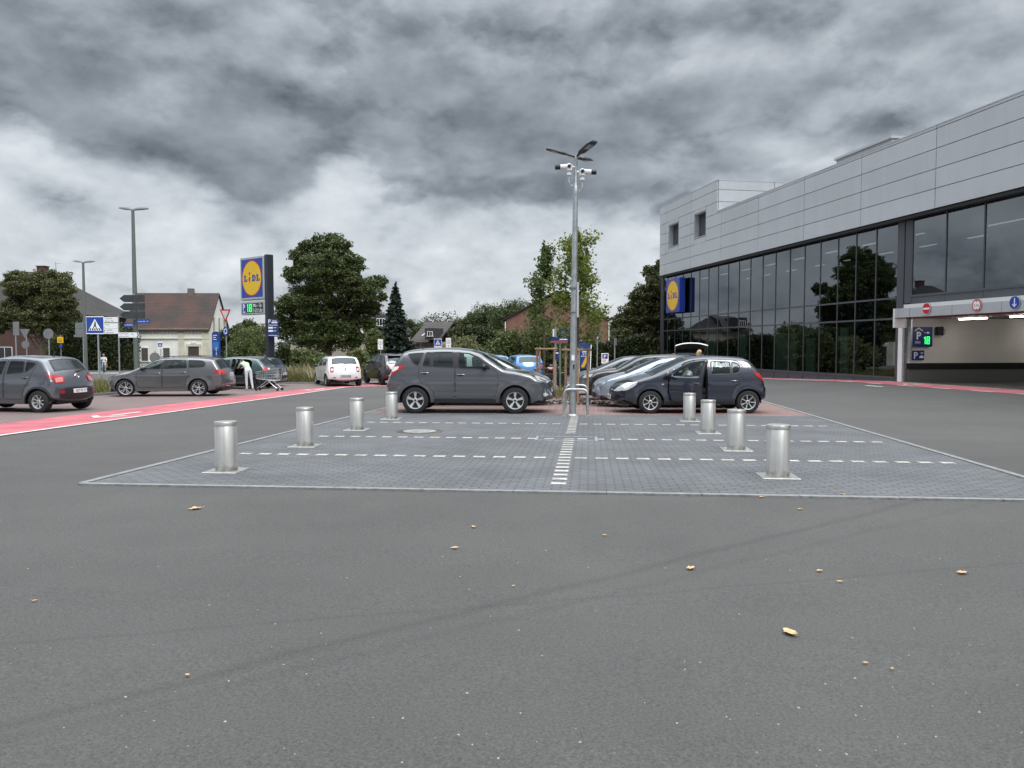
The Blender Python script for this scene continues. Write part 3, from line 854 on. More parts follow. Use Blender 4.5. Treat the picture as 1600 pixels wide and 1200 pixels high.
def disc(mbx, r, y, m=None, n=36, sx=1.0, c=(0, 0)):
    mbx.add([(c[0] + sx * r * math.cos(2 * PI * k / n), y, c[1] + r * math.sin(2 * PI * k / n)) for k in range(n)], [tuple(range(n))], m)
def flat(y): return lambda a, b: (a, y, b)
def plate(mbx, poly, y, m=None): mbx.add([(a, y, b) for a, b in poly], [tuple(range(len(poly)))], m)
def rect(x0, z0, x1, z1): return [(x0, z0), (x1, z0), (x1, z1), (x0, z1)]
def round_sign(t, r, mats, th=.02):
    k = MB(); k.lathe([(0, th), (r, th), (r, 0), (0, 0)], 36, axis='y'); 
    return k
t = store_sign('traffic_sign', 'round red no entry sign with white bar on the garage canopy', 'sign', 1445, 2.975, .63)
k = MB(); k.lathe([(0, .0), (.24, .0), (.24, -.02), (0, -.02)], 36, axis='y'); k.build('sign_plate', sign_back, t)
k = MB(); disc(k, .238, -.0225, 0); disc(k, .222, -.025, 1); plate(k, rect(-.18, -.035, .18, .035), -.0275, 0); k.build('sign_face', [sign_white, sign_red], t)
t = store_sign('traffic_sign', 'round red rimmed height limit sign reading 2,1m on the canopy', 'sign', 1523, 2.975, .63)
k = MB(); k.lathe([(0, .0), (.24, .0), (.24, -.02), (0, -.02)], 36, axis='y'); k.build('sign_plate', sign_back, t)
k = MB(); disc(k, .238, -.0225, 0); disc(k, .228, -.025, 1); disc(k, .175, -.0275, 0)
plate(k, [(-.05, .165), (.05, .165), (0, .11)], -.03, 2); plate(k, [(-.05, -.165), (0, -.11), (.05, -.165)], -.03, 2)
put_text(k, '2,1m', .15, flat(-.031), .012, 2, 'CENTER', .9); 
for i in range(len(k.v) - len(text_geo('2,1m', .15, .012, 'CENTER')[0]), len(k.v)): k.v[i] = (k.v[i][0], k.v[i][1], k.v[i][2] - .052)
k.build('sign_face', [sign_white, sign_red, dark_txt], t)
t = store_sign('traffic_sign', 'round blue sign with a white downward arrow on the garage canopy', 'sign', 1582, 2.975, .63)
k = MB(); k.lathe([(0, .0), (.24, .0), (.24, -.02), (0, -.02)], 36, axis='y'); k.build('sign_plate', sign_back, t)
k = MB(); disc(k, .238, -.0225, 0); disc(k, .225, -.025, 1)
plate(k, rect(-.022, -.08, .022, .16), -.0275, 0); plate(k, [(0, -.16), (.10, -.06), (.075, -.035), (0, -.11), (-.075, -.035), (-.10, -.06)], -.0285, 0); k.build('sign_face', [sign_white, sign_blue], t)
# signs on the garage side wall: the wall looks down the front, so their faces look along -s
M_led = mat('green_digits', (0, .1, .02), .5, emit=((.03, 1, .16), 2.2))
M_navy = mat('navy_panel', (.010, .032, .17), .4)
def wall_sign(name, label, cat, z, o, group=None):
    p = F(s_j - .22, z, -o)
    return thing(name, label, cat, p, math.atan2(-FN.y, -FN.x), group)
YY = -1
t = wall_sign('parking_display', 'navy parking garage panel with white P, FREI and green 18 on cream wall', 'sign', 1.86, .66)
W_ = .5
t.scale = (.86, 1, .87)
k = MB(); k.box((0, -.06, 0), (1.14, .12, .99), bev=.01); k.build('housing', M_navy, t)
k = MB(); y = -.123; ox = W_ - .5
put_text(k, 'P', .52, lambda a, b: (ox - .36 + a, y, b - .12), .03, 0)
put_text(k, 'FREI', .17, lambda a, b: (ox - .42 + a, y, b - .34), .0, 0)
plate(k, [(ox - .44, .27), (ox - .22, .41), (ox - .0, .27), (ox - .0, .32), (ox - .22, .46), (ox - .44, .32)], y, 0)
plate(k, rect(ox + .08, .185, ox + .30, .215), y, 0); plate(k, [(ox + .26, .14), (ox + .42, .2), (ox + .26, .26)], y, 0)
k.build('lettering', sign_white, t)
k = MB()
def seg(mbx, ch, x, z, w, h, y, m=None, th=.045):
    S = {'a': rect(x, z + h - th, x + w, z + h), 'g': rect(x, z + h / 2 - th / 2, x + w, z + h / 2 + th / 2), 'd': rect(x, z, x + w, z + th), 'f': rect(x, z + h / 2, x + th, z + h), 'e': rect(x, z, x + th, z + h / 2), 'b': rect(x + w - th, z + h / 2, x + w, z + h), 'c': rect(x + w - th, z, x + w, z + h / 2)}
    for q in {'1': 'bc', '8': 'abcdefg', '0': 'abcdef'}[ch]: plate(mbx, S[q], y, m)
seg(k, '1', ox + .02, -.36, .16, .37, y); plate(k, [(ox + .06, -.06), (ox + .14, -.02), (ox + .14, -.09)], y); seg(k, '8', ox + .24, -.36, .17, .37, y)
k.build('digits', M_led, t)
t = wall_sign('parking_sign', 'small navy plate with white P, arrow and car below the parking display', 'sign', 1.06, .56)
k = MB(); k.box((-.02, -.02, 0), (.58, .03, .42)); k.build('sign_plate', M_navy, t)
k = MB(); put_text(k, 'P', .4, lambda a, b: (-.25 + a, -.037, b - .14), .025)
plate(k, rect(.07, .09, .16, .11), -.037); plate(k, [(.14, .06), (.24, .1), (.14, .14)], -.037)
plate(k, [(.03, -.12), (.24, -.12), (.24, -.05), (.20, -.04), (.17, .0), (.10, .0), (.07, -.04), (.03, -.05)], -.037); k.build('lettering', sign_white, t)
t = wall_sign('control_box', 'small black control box with a hanging cable on the garage wall', 'box', 2.12, 1.48)
k = MB(); k.box((0, -.12, 0), (.26, .22, .36), bev=.02); k.build('housing', black, t)
k = MB(); k.tube([(.12, -.1, .1), (.3, -.08, .05), (.3, -.08, -.12), (.18, -.08, -.2), (.08, -.1, -.17)], .012, 6); k.build('cable', black, t)
for o, L_ in ((-3.4, 1.5), (-6.6, 2.4)):
    pass
for i, (s_, o) in enumerate(((fs_at(1517, -1.6), -1.6), (fs_at(1600, -1.6), -1.6), (s_j - 1.6, -6.5))):
    p = F(s_, 2.615, o)
    t = thing('ceiling_light', ('lit tube lamp on the garage ceiling nearest the parking display', 'second lit tube lamp along the garage ceiling, under the blue arrow sign', 'lit tube lamp deep inside the garage')[i], 'lamp', p, math.atan2(FD.y, FD.x), 'tube lamps under the garage ceiling')
    k = MB(); k.box((0, 0, .02), (1.5, .12, .05)); k.build('housing', white_paint, t)
    k = MB(); k.box((0, 0, -.03), (1.44, .09, .04)); k.build('tube', mat('tube_light', (1, 1, .9), .4, emit=((1, .95, .86), 30.0)), t)
# ---------------------------------------------------------------- the round emblem on both big signs
M_yel = mat('sign_yellow', (.75, .48, .015), .4)
M_sblue = mat('sign_royal_blue', (.012, .05, .33), .35)
M_sred = mat('emblem_red', (.60, .02, .02), .4)
def emblem(mbx, r, y, dy=-.004):
    """square blue ground, yellow disc with a red rim, slab lettering with a red dotted i (materials: 0 blue 1 red 2 yellow)"""
    disc(mbx, r, y, 1, 48); disc(mbx, r * .945, y + dy, 2, 48)
    u = r * .36; yy = y + 2 * dy
    def sl(poly, ox, m=0, k=1.0): plate(mbx, [(ox + a * u * k, b * u - .5 * u) for a, b in poly], yy, m)
    L = [(0, 0), (.95, 0), (.95, .42), (.78, .42), (.72, .2), (.5, .2), (.5, .82), (.62, .82), (.62, 1), (0, 1), (0, .82), (.14, .82), (.14, .18), (0, .18)]
    sl(L, -r * .80); sl(L, r * .46, k=1.02)
    ox = r * .03
    sl([(0, 0), (.12, 0), (.12, 1), (0, 1), (0, .82), (.1, .8), (.1, .2), (0, .18)], ox)
    sl([(.12, 0), (.48, 0), (.48, 1), (.12, 1)], ox)
    arc = lambda rx, rz, n=10: [(.48 + rx * math.cos(t), .5 + rz * math.sin(t)) for t in [-PI / 2 + PI * i / n for i in range(n + 1)]]
    o_, i_ = arc(.62, .5), arc(.24, .30)
    for j in range(10): sl([o_[j], o_[j + 1], i_[j + 1], i_[j]], ox)
    cx = -r * .22
    plate(mbx, [(cx - .32 * u, -.15 * u), (cx - .05 * u, .3 * u), (cx + .30 * u, .1 * u), (cx + .05 * u, -.75 * u)], yy + dy * .3, 1)
    disc(mbx, .22 * u, yy + dy * .3, 1, 20, c=(cx + .02 * u, .78 * u))
t = store_sign('wall_sign', 'square blue store sign with yellow disc fixed on the glass front', 'sign', 1059, 5.24, .12)
k = MB(); k.box((0, -.25, 0), (2.62, .46, 2.55), bev=.03); k.build('housing', M_sblue, t)
k = MB(); plate(k, rect(-1.25, -1.23, 1.25, 1.23), -.483, 0); emblem(k, 1.15, -.487); k.build('sign_face', [M_sblue, M_sred, M_yel], t)
# ================================================================ cars
def paint(name, c, metal=.35, rough=.28):
    mt, nt, b, n, l, m = nodes_of(name)
    tc = n('ShaderNodeTexCoord'); t = n('ShaderNodeTexNoise', Scale=3.5, Detail=6); l(tc.outputs['Object'], t.inputs['Vector'])
    sp = n('ShaderNodeSeparateXYZ'); l(tc.outputs['Object'], sp.inputs[0])
    # road dust thins out upwards
    d = m('MULTIPLY', m('SUBTRACT', .75, sp.outputs[2]), m('MULTIPLY', t.outputs[0], .55), clamp=True)
    mx = n('ShaderNodeMix', data_type='RGBA'); mx.inputs[6].default_value = (*c, 1); mx.inputs[7].default_value = (.14, .13, .12, 1)
    l(m('MULTIPLY', d, .6), mx.inputs[0]); l(mx.outputs[2], b.inputs['Base Color'])
    b.inputs['Metallic'].default_value = metal; b.inputs['Roughness'].default_value = rough
    b.inputs['Coat Weight'].default_value = 1.0; b.inputs['Coat Roughness'].default_value = .03; b.inputs['Coat IOR'].default_value = 1.7
    return mt
M_tyre = mat('tyre', (.018, .018, .019), .85, noise=(8, .3))
M_rim = mat('alloy_rim', (.62, .63, .64), .35, .5)
M_rimd = mat('dark_rim', (.05, .05, .055), .35, .6)
M_steelw = mat('wheel_cover', (.42, .43, .44), .4, .3)
M_cglass = glass_mat('car_glass', (.56, .66, .62), 1.55, base=.06)
M_tglass = glass_mat('tinted_glass', (.10, .11, .12), 1.55, base=.08)
M_trim = mat('car_trim', (.016, .016, .018), .45)
M_cab = mat('cabin', (.02, .02, .022), .8)
M_head = mat('headlight', (.62, .65, .68), .12, .25, coat=1)
M_headd = mat('headlight_inner', (.22, .24, .26), .15, .6, coat=1)
M_tail = mat('tail_light', (.42, .012, .018), .15, coat=1)
M_tailc = mat('clear_lens', (.72, .70, .70), .15, coat=1)
M_amber = mat('amber_lens', (.5, .2, .02), .2, coat=1)
M_chrome = mat('chrome', (.75, .76, .78), .12, 1.0)
M_plate = mat('plate_white', (.70, .71, .70), .4)
M_seat = mat('seat_fabric', (.045, .045, .05), .9)

def inside(poly, x, y):
    c = False; n = len(poly); j = n - 1
    for i in range(n):
        xi, yi = poly[i]; xj, yj = poly[j]
        if (yi > y) != (yj > y) and x < (xj - xi) * (y - yi) / (yj - yi) + xi: c = not c
        j = i
    return c
def seg_dist(P, Q, x, y):
    dx, dy = Q[0] - P[0], Q[1] - P[1]
    L = dx * dx + dy * dy
    t = 0 if L == 0 else max(0, min(1, ((x - P[0]) * dx + (y - P[1]) * dy) / L))
    return math.hypot(x - P[0] - t * dx, y - P[1] - t * dy)
def densify(P, step, closed=False):
    out = []
    n = len(P)
    for i in range(n if closed else n - 1):
        a, b = P[i], P[(i + 1) % n]
        k = max(1, int(math.ceil(math.hypot(b[0] - a[0], b[1] - a[1]) / step)))
        out += [(a[0] + (b[0] - a[0]) * j / k, a[1] + (b[1] - a[1]) * j / k) for j in range(k)]
    if not closed: out.append(P[-1])
    return out
def round_poly(P, r, n=4):
    out = []; k = len(P)
    for i in range(k):
        p, a, b = Vector(P[i]), Vector(P[i - 1]), Vector(P[(i + 1) % k])
        u, v = a - p, b - p
        q = min(r, u.length * .45, v.length * .45)
        u.normalize(); v.normalize()
        s, e = p + u * q, p + v * q
        for j in range(n + 1):
            t = j / n
            out.append(tuple(s * (1 - t) ** 2 + p * 2 * t * (1 - t) + e * t * t))
    return out
def tri2d(loops, step, keep, extra=()):
    """constrained triangulation with a fill of inner points"""
    pts, edges = [], []
    for L in loops:
        b = len(pts); pts += [Vector(p) for p in L]
        edges += [(b + i, b + (i + 1) % len(L)) for i in range(len(L))]
    x0, x1 = min(p.x for p in pts), max(p.x for p in pts)
    y0, y1 = min(p.y for p in pts), max(p.y for p in pts)
    segs = [(pts[a], pts[b]) for a, b in edges]
    A = np.array([[a.x, a.y] for a, b in segs]); B = np.array([[b.x, b.y] for a, b in segs])
    D = B - A; LL = np.maximum((D ** 2).sum(1), 1e-12)
    ny = max(1, int((y1 - y0) / step)); nx = max(1, int((x1 - x0) / step))
    for j in range(ny + 1):
        for i in range(nx + 1):
            x = x0 + (i + (.5 if j % 2 else 0)) * step; y = y0 + j * step
            if not inside(loops[0], x, y): continue
            q = np.array([x, y]) - A
            t = np.clip((q * D).sum(1) / LL, 0, 1)[:, None]
            if (((q - D * t) ** 2).sum(1)).min() > (step * .45) ** 2: pts.append(Vector((x, y)))
    pts += [Vector(p) for p in extra]
    ov, oe, of, *_ = delaunay_2d_cdt(pts, edges, [], 0, 1e-5)
    ov = [(p.x, p.y) for p in ov]
    groups = {}
    for f in of:
        cx, cy = sum(ov[i][0] for i in f) / len(f), sum(ov[i][1] for i in f) / len(f)
        g = keep(cx, cy)
        if g is not None: groups.setdefault(g, []).append(tuple(f))
    return ov, groups

PAIRED = {'headlight', 'headlight_inner', 'tail_light', 'clear_lens', 'reflector', 'fog_light', 'side_repeater', 'wheel_arch', 'exhaust_trim', 'sill_cover', 'bumper_lip'}
class Car:
    """spec: x runs 0 (nose) to L (tail) in the side view; prof = [(x, z, bulge)] from the nose's foot over the roof to the tail's foot"""
    def __init__(s, **k):
        d = dict(W=.87, sill=.26, belt=.95, rw=.31, arch=.055, lean=.24, fa=.20, fl=.95, ra=.13, rl=.75, r=.07, track=None, spokes=5, gap=.0, remap=None, rz=1.0)
        d.update(k); s.__dict__.update(d)
        P = densify([(p[0], p[1]) for p in s.prof], .05)
        raw = [(p[0], p[1]) for p in s.prof]
        cum = [0]
        for a, b in zip(raw, raw[1:]): cum.append(cum[-1] + math.hypot(b[0] - a[0], b[1] - a[1]))
        s.bp = cum
        # smooth the centre line a little, keep its ends
        C = [Vector(p) for p in P]
        for _ in range(2): C = [C[0]] + [(C[i - 1] + C[i] * 2 + C[i + 1]) / 4 for i in range(1, len(C) - 1)] + [C[-1]]
        s.C = C
        sl = [0]
        for a, b in zip(P, P[1:]): sl.append(sl[-1] + math.hypot(b[0] - a[0], b[1] - a[1]))
        s.S = sl
        bl = np.interp(sl, cum, [p[2] for p in s.prof])
        s.N = []
        for i in range(len(C)):
            t = (C[min(i + 2, len(C) - 1)] - C[max(i - 2, 0)]).normalized(); s.N.append(Vector((-t.y, t.x)))
        s.bl = bl
        s.E = [C[i] - s.N[i] * bl[i] for i in range(len(C))]
        s.edge = [(e.x, e.y) for e in s.E] + [(s.E[-1].x - .2, .12), (s.E[0].x + .2, .12)]
        s.H = max(p.y for p in C)
        s.Earr = np.array([(p.x, p.y) for p in s.E])
        s.wheels = (s.xf, s.xf + s.wb)
    def yraw(s, x, z):
        y = s.W
        if x < s.fl: y -= s.fa * ((s.fl - x) / s.fl) ** 2.3
        if x > s.L - s.rl: y -= s.ra * ((x - s.L + s.rl) / s.rl) ** 2.2
        if z < .42: y -= .06 * ((.42 - z) / .3) ** 2
        if z > .55:
            y -= .05 * ((z - .55) / .5) ** 2 if z < s.belt else .05 * ((s.belt - .55) / .5) ** 2
        if z > s.belt:
            t = (z - s.belt); y -= s.lean * t + .22 * t * t
        y += .012 * math.exp(-((z - .80) / .05) ** 2)      # shoulder line
        for xw in s.wheels:                                  # flared arches
            d = math.hypot(x - xw, z - s.rw) - (s.rw + s.arch)
            if -.12 < d < .12: y += .022 * (1 - max(d, 0) / .12) ** 1.5
        return y
    def y(s, x, z):
        y = s.yraw(x, z)
        A = s.Earr
        d = A[:-1]; e = A[1:] - d
        q = np.array([x, z]) - d
        t = np.clip((q * e).sum(1) / np.maximum((e ** 2).sum(1), 1e-9), 0, 1)[:, None]
        dist = math.sqrt((((q - e * t) ** 2).sum(1)).min())
        if dist < s.r: y -= s.r * (1 - math.sqrt(max(0, 1 - (1 - dist / s.r) ** 2)))
        return y
    def sp(s, x, z, sd, off):
        """point off the side's surface, along its normal"""
        e = .012
        gx = max(-4, min(4, (s.y(x + e, z) - s.y(x - e, z)) / (2 * e))); gz = max(-4, min(4, (s.y(x, z + e) - s.y(x, z - e)) / (2 * e)))
        n = Vector((-gx, 1, -gz)).normalized() * off
        return s.loc(x + n.x, sd * (s.y(x, z) + n.y), z + n.z)
    def surf(s, x, z, sd, off):
        """point of the skin seen at (x, z) in the side view: on the side, or round the corner on the band"""
        if inside(s.edge, x, z): return s.sp(x, z, sd, off)
        p = Vector((x, z)); best = None
        for i in range(1, len(s.E) - 1):
            q = p - s.E[i]; n = s.N[i]; k = q.dot(n); tau = q.dot(Vector((n.y, -n.x)))
            if -.04 < k < s.bl[i] + .08 and (best is None or abs(tau) < abs(best[1])): best = (i, tau, k)
        if best is None: return s.sp(x, z, sd, off)
        i, tau, k = best
        u = i + max(-.5, min(.5, tau / .05)); t = (1 - max(0, min(.96 if x < s.L / 2 else .42, k / max(s.bl[i], .01)))) ** (1 / 2.4)
        v = s.strip_pt(u, sd * t, off); v.y += sd * off * t; return v
    def strip_pt(s, u, t, off=0.0):
        """point on the nose-roof-tail band: u along it (index, may be fractional), t across -1..1"""
        i = min(len(s.C) - 2, max(0, int(u))); f = u - i
        E = s.E[i].lerp(s.E[i + 1], f); N = s.N[i].lerp(s.N[i + 1], f); b = s.bl[i] * (1 - f) + s.bl[i + 1] * f
        ye = s.ye[i] * (1 - f) + s.ye[i + 1] * f
        k = b * (1 - abs(t) ** 2.4) + off
        return s.loc(E.x + N.x * k, ye * t, E.y + N.y * k)
    def loc(s, x, y, z): return Vector((s.L / 2 - x, y, z))
    def u_at(s, val): # station at length val along the profile
        return float(np.interp(val, s.S, range(len(s.S))))
    def u_z(s, z, rear):
        idx = [i for i in range(len(s.C)) if (s.C[i].x > s.L * .5) == rear]
        zz = [s.C[i].y for i in idx]
        if rear: return float(np.interp(-z, [-q for q in zz], idx))
        m_ = max(range(len(zz)), key=lambda i: zz[i]); return float(np.interp(z, zz[:m_ + 1], idx[:m_ + 1]))
    def side_patch(s, mb, poly, off=.006, sides=(1, -1), m=0, rnd=.03, step=.035):
        if s.remap: poly = [(s.remap(x), z if z < s.rw else s.rw + (z - s.rw) * s.rz) for x, z in poly]
        poly = round_poly(poly, rnd) if rnd else poly
        poly = densify(poly, .03, True)
        ov, g = tri2d([poly], step, lambda x, y: 0 if inside(poly, x, y) else None)
        for sd in sides:
            vs = [s.surf(x, z, sd, off) for x, z in ov]
            # the normal must point outwards whatever the triangulation's order
            fs = []
            for f in g.get(0, []):
                a, b, c = (ov[i] for i in f[:3])
                ccw = (b[0] - a[0]) * (c[1] - a[1]) - (b[1] - a[1]) * (c[0] - a[0]) > 0
                fs.append(f if (ccw == (sd > 0)) else f[::-1])
            mb.add(vs, fs, m)
    def band_patch(s, mb, poly, rear, off=.006, m=0, rnd=.0, mirror=True, step=.07):
        """poly in (t, z) on the nose (rear False) or tail (rear True)"""
        poly = round_poly(poly, rnd) if rnd else poly
        poly = densify(poly, .05, True)
        ov, g = tri2d([poly], step, lambda x, y: 0 if inside(poly, x, y) else None)
        for sd in ((1, -1) if mirror else (1,)):
            vs = [s.strip_pt(s.u_z(z, rear), sd * t, off) for t, z in ov]
            fs = []
            for f in g.get(0, []):
                a, b, c = (vs[i] for i in f[:3])
                n = (b - a).cross(c - a)
                fs.append(f if (n.x < 0) == rear else f[::-1])
            mb.add(vs, fs, m)
    def build(s, name, label, loc, rz, body, group=None, near=1, doors=True, glass=None, rearglass=None, open_door={}, gate_open=False, simple=False):
        root = thing(name, label, 'car', loc, rz, group)
        s.root = root
        glass = glass or M_cglass; rearglass = rearglass or glass
        s.ye = [s.y(e.x, e.y) for e in s.E]
        # ---- outline of the side: band edge, then the foot with both wheel arches
        ra = s.rw + s.arch
        top = [(e.x, e.y) for e in s.E]
        x0, x1 = top[0][0], top[-1][0]
        base = []
        ah = math.asin(max(-1, min(1, (s.sill - s.rw) / ra)))
        for xw in (s.wheels[1], s.wheels[0]):
            a0, a1 = ah, PI - ah
            base += [(xw + ra * math.cos(a0 + (a1 - a0) * k / 22), s.rw + ra * math.sin(a0 + (a1 - a0) * k / 22)) for k in range(23)]
        outline = densify(top + base, .055, True)
        # drop near-duplicates
        o2 = []
        for p in outline:
            if not o2 or math.hypot(p[0] - o2[-1][0], p[1] - o2[-1][1]) > .012: o2.append(p)
        outline = o2
        wins = [densify(round_poly(w, .05), .06, True) for w in s.windows]
        drs = [densify(d, .06, True) for d in s.doors] if doors else []
        def keep(x, z):
            if not inside(outline, x, z): return None
            for w in wins:
                if inside(w, x, z): return None
            for i, d in enumerate(drs):
                if inside(d, x, z): return ('d', i)
            return 'b'
        ring = []
        for dd in (.007, .02, .04, .068):    # points inside the rounded shoulder
            ring += [(e.x - n.x * dd, e.y - n.y * dd) for e, n in zip(s.E, s.N)][1:-1]
        ring = [p for p in ring if inside(outline, *p) and not any(inside(w, *p) for w in wins)]
        ov, groups = tri2d([outline] + wins + drs, .075, keep, ring)
        bm_ = MB()
        side_v = {sd: [s.loc(x, sd * s.y(x, z), z) for x, z in ov] for sd in (1, -1)}
        def put(mbx, fs, sd):
            used = sorted({i for f in fs for i in f}); mp = {k: j for j, k in enumerate(used)}
            out = []
            for f in fs:
                a, b, c = (ov[i] for i in f[:3])
                ccw = (b[0] - a[0]) * (c[1] - a[1]) - (b[1] - a[1]) * (c[0] - a[0]) > 0
                f = [mp[i] for i in f]
                out.append(f if (ccw == (sd > 0)) else f[::-1])
            mbx.add([side_v[sd][i] for i in used], out)
        # the profile runs nose to tail, so "counter-clockwise" in (x, z) faces -y before the flip of x
        for sd in (1, -1): put(bm_, groups.get('b', []), sd)
        dobj = {}
        for i in range(len(drs)):
            put(bm_, groups.get(('d', i), []), -near) if groups.get(('d', i)) else None
        # ---- the band over nose, roof and tail, open at the windscreen and rear window
        ts = [-1, -.965, -.93, -.90, -.75, -.5, -.25, 0, .25, .5, .75, .90, .93, .965, 1]
        (wa, wb_), (rb, rc) = [(s.u_at(s.bp[a]), s.u_at(s.bp[b])) for a, b in (s.wscreen, s.rwin)]
        hatch_u = s.u_at(s.bp[s.hatch]) if getattr(s, 'hatch', None) else None
        us = sorted(set(list(range(len(s.C))) + [round(v, 3) for v in (wa, wb_, rb, rc)]))
        vs = [s.strip_pt(u, t) for u in us for t in ts]
        nt_ = len(ts); f_body, f_ws, f_rw, f_gate = [], [], [], []
        gate_lo = s.u_z(s.gate_z, True) if gate_open else None
        for i in range(len(us) - 1):
            um = (us[i] + us[i + 1]) / 2
            for j in range(nt_ - 1):
                q = (i * nt_ + j, i * nt_ + j + 1, (i + 1) * nt_ + j + 1, (i + 1) * nt_ + j)
                tm = abs(ts[j] + ts[j + 1]) / 2
                if wa < um < wb_ and tm < .93: f_ws.append(q)
                elif rb < um < rc and tm < s.rwt: f_rw.append(q)
                elif gate_open and um > rb - 1 and um < gate_lo and tm < .95: f_gate.append(q)
                else: f_body.append(q)
        def sub(mbx, fs):
            used = sorted({i for f in fs for i in f}); mp = {k: j for j, k in enumerate(used)}
            mbx.add([vs[i] for i in used], [tuple(mp[i] for i in f) for f in fs])
        sub(bm_, f_body)
        bobj = bm_.build('body', body, root, smooth=38)
        # weld the band to the sides so that the shoulder shades as one surface
        import bmesh
        b_ = bmesh.new(); b_.from_mesh(bobj.data); bmesh.ops.remove_doubles(b_, verts=b_.verts, dist=.004); bmesh.ops.recalc_face_normals(b_, faces=b_.faces); b_.to_mesh(bobj.data); b_.free()
        bobj.data.shade_smooth(); bobj.data.set_sharp_from_angle(angle=R(38))
        if not gate_open:
            k = MB(); sub(k, f_ws); k.build('windscreen', glass, root, smooth=60)
            k = MB(); sub(k, f_rw); k.build('rear_window', rearglass, root, smooth=60)
        else:
            k = MB(); sub(k, f_ws); k.build('windscreen', glass, root, smooth=60)
            hu = rb - 1; hinge = s.strip_pt(hu, 0)
            rot = Matrix.Translation(hinge) @ Matrix.Rotation(R(gate_open), 4, 'Y') @ Matrix.Translation(-hinge)
            k = MB(rot); sub(k, f_gate)
            go = k.build('tailgate', body, root, smooth=50)
            go.data.materials.append(M_trim); md = go.modifiers.new('thick', 'SOLIDIFY'); md.thickness = .05; md.offset = 1 if go.data.polygons[0].normal.z < 0 else -1; md.material_offset = 1
            k = MB(rot); sub(k, f_rw); k.build('rear_window', rearglass, go, smooth=60)
        # ---- doors on the side that faces the camera
        droot = {}
        dn = ['front_door', 'rear_door']
        for i, d in enumerate(drs):
            if not groups.get(('d', i)): continue
            k = MB(); put(k, groups[('d', i)], near)
            do = k.build(dn[i], body, root, smooth=50)
            droot[i] = do
            k = MB()
            dd = densify(round_poly(s.doors[i], .05), .05, True)
            P = [s.loc(x, near * (s.y(x, z) + .0025), z) for x, z in dd]
            for a in range(len(P)):
                b = (a + 1) % len(P)
                tdir = (P[b] - P[a]); 
                if tdir.length < 1e-6: continue
                tdir.normalize(); w = tdir.cross(Vector((0, near, 0))).normalized() * .006
                k.add([P[a] - w, P[a] + w, P[b] + w, P[b] - w], [(0, 1, 2, 3)])
            if i not in open_door: k.build('door_seam', M_trim, do)
            hx, hz_ = s.handles[i]
            k = MB()
            yh = near * (s.y(hx, hz_) + .018)
            p = s.loc(hx, yh, hz_)
            k.tube([p + Vector((-.10, -near * .016, 0)), p + Vector((-.07, 0, .002)), p + Vector((.07, 0, .002)), p + Vector((.10, -near * .016, 0))], .013, 6)
            k.build('handle', s.handle_mat if hasattr(s, 'handle_mat') else body, do, smooth=50)
            k = MB(); k.lathe([(.0, .001), (.042, .003), (.046, 0)], 14, axis='y', c=s.loc(hx, 0, hz_ - .005))
            k.v = [(a, near * (s.y(s.L / 2 - a, c) + .003), c) for a, b, c in k.v]; k.build('handle_cup', M_trim, do)
        for wi, w in enumerate(wins):
            ovw, gw = tri2d([w], .12, lambda x, y: 0 if inside(w, x, y) else None)
            own = [i for i, d in enumerate(drs) if inside(d, sum(p[0] for p in w) / len(w), sum(p[1] for p in w) / len(w))]
            for sd in (1, -1):
                k = MB(); k.add([s.loc(x, sd * (s.y(x, z) - .004), z) for x, z in ovw], gw[0])
                par = droot.get(own[0]) if (own and sd == near) else None
                po = k.build('window', rearglass if s.win_tint[wi] else glass, par or root, smooth=60)
                k = MB()
                P = [s.loc(x, sd * (s.y(x, z) + .003), z) for x, z in w]
                c = sum(P, Vector()) / len(P)
                for a in range(len(P)):
                    b = (a + 1) % len(P)
                    ia, ib = P[a] + (c - P[a]).normalized() * .022, P[b] + (c - P[b]).normalized() * .022
                    oa, ob = P[a] - (c - P[a]).normalized() * .010, P[b] - (c - P[b]).normalized() * .010
                    k.add([oa, ob, ib, ia], [(0, 1, 2, 3)])
                k.build('window_seal', M_trim, par or root)
        if not simple:
            k = MB()    # windscreen surrounds
            for (ua, ub) in ((wa, wb_), (rb, rc)):
                if gate_open and ua == rb: continue
                lim = .93 if ua == wa else s.rwt
                n_ = 10
                for tt in (-lim, lim):
                    q = [s.strip_pt(ua + (ub - ua) * i / n_, tt, .004) for i in range(n_ + 1)]
                    q2 = [s.strip_pt(ua + (ub - ua) * i / n_, tt * (1 - .045), .004) for i in range(n_ + 1)]
                    k.add(q + q2, [(i, i + 1, n_ + 2 + i, n_ + 1 + i) for i in range(n_)])
                for uu, du in ((ua, (ub - ua) * .08), (ub, -(ub - ua) * .08)):
                    q = [s.strip_pt(uu, lim * (i / 6 - 1), .004) for i in range(13)]; q2 = [s.strip_pt(uu + du, lim * (i / 6 - 1), .004) for i in range(13)]
                    k.add(q + q2, [(i, i + 1, 14 + i, 13 + i) for i in range(12)])
            k.build('glass_border', M_trim, root)
        for i, ang in open_door.items():
            do = droot[i]
            hx = min(p[0] for p in s.doors[i]) + .04
            hp = s.loc(hx, near * (s.y(hx, .6) - .02), 0)
            rotm = Matrix.Translation(hp) @ Matrix.Rotation(R(-ang) * near, 4, 'Z') @ Matrix.Translation(-hp)
            md = do.modifiers.new('thick', 'SOLIDIFY'); md.thickness = .07; md.offset = -1; md.material_offset = 1; md.material_offset_rim = 1
            do.data.materials.append(M_trim)
            do.matrix_local = rotm
        # ---- wheels
        tr = s.W - .10
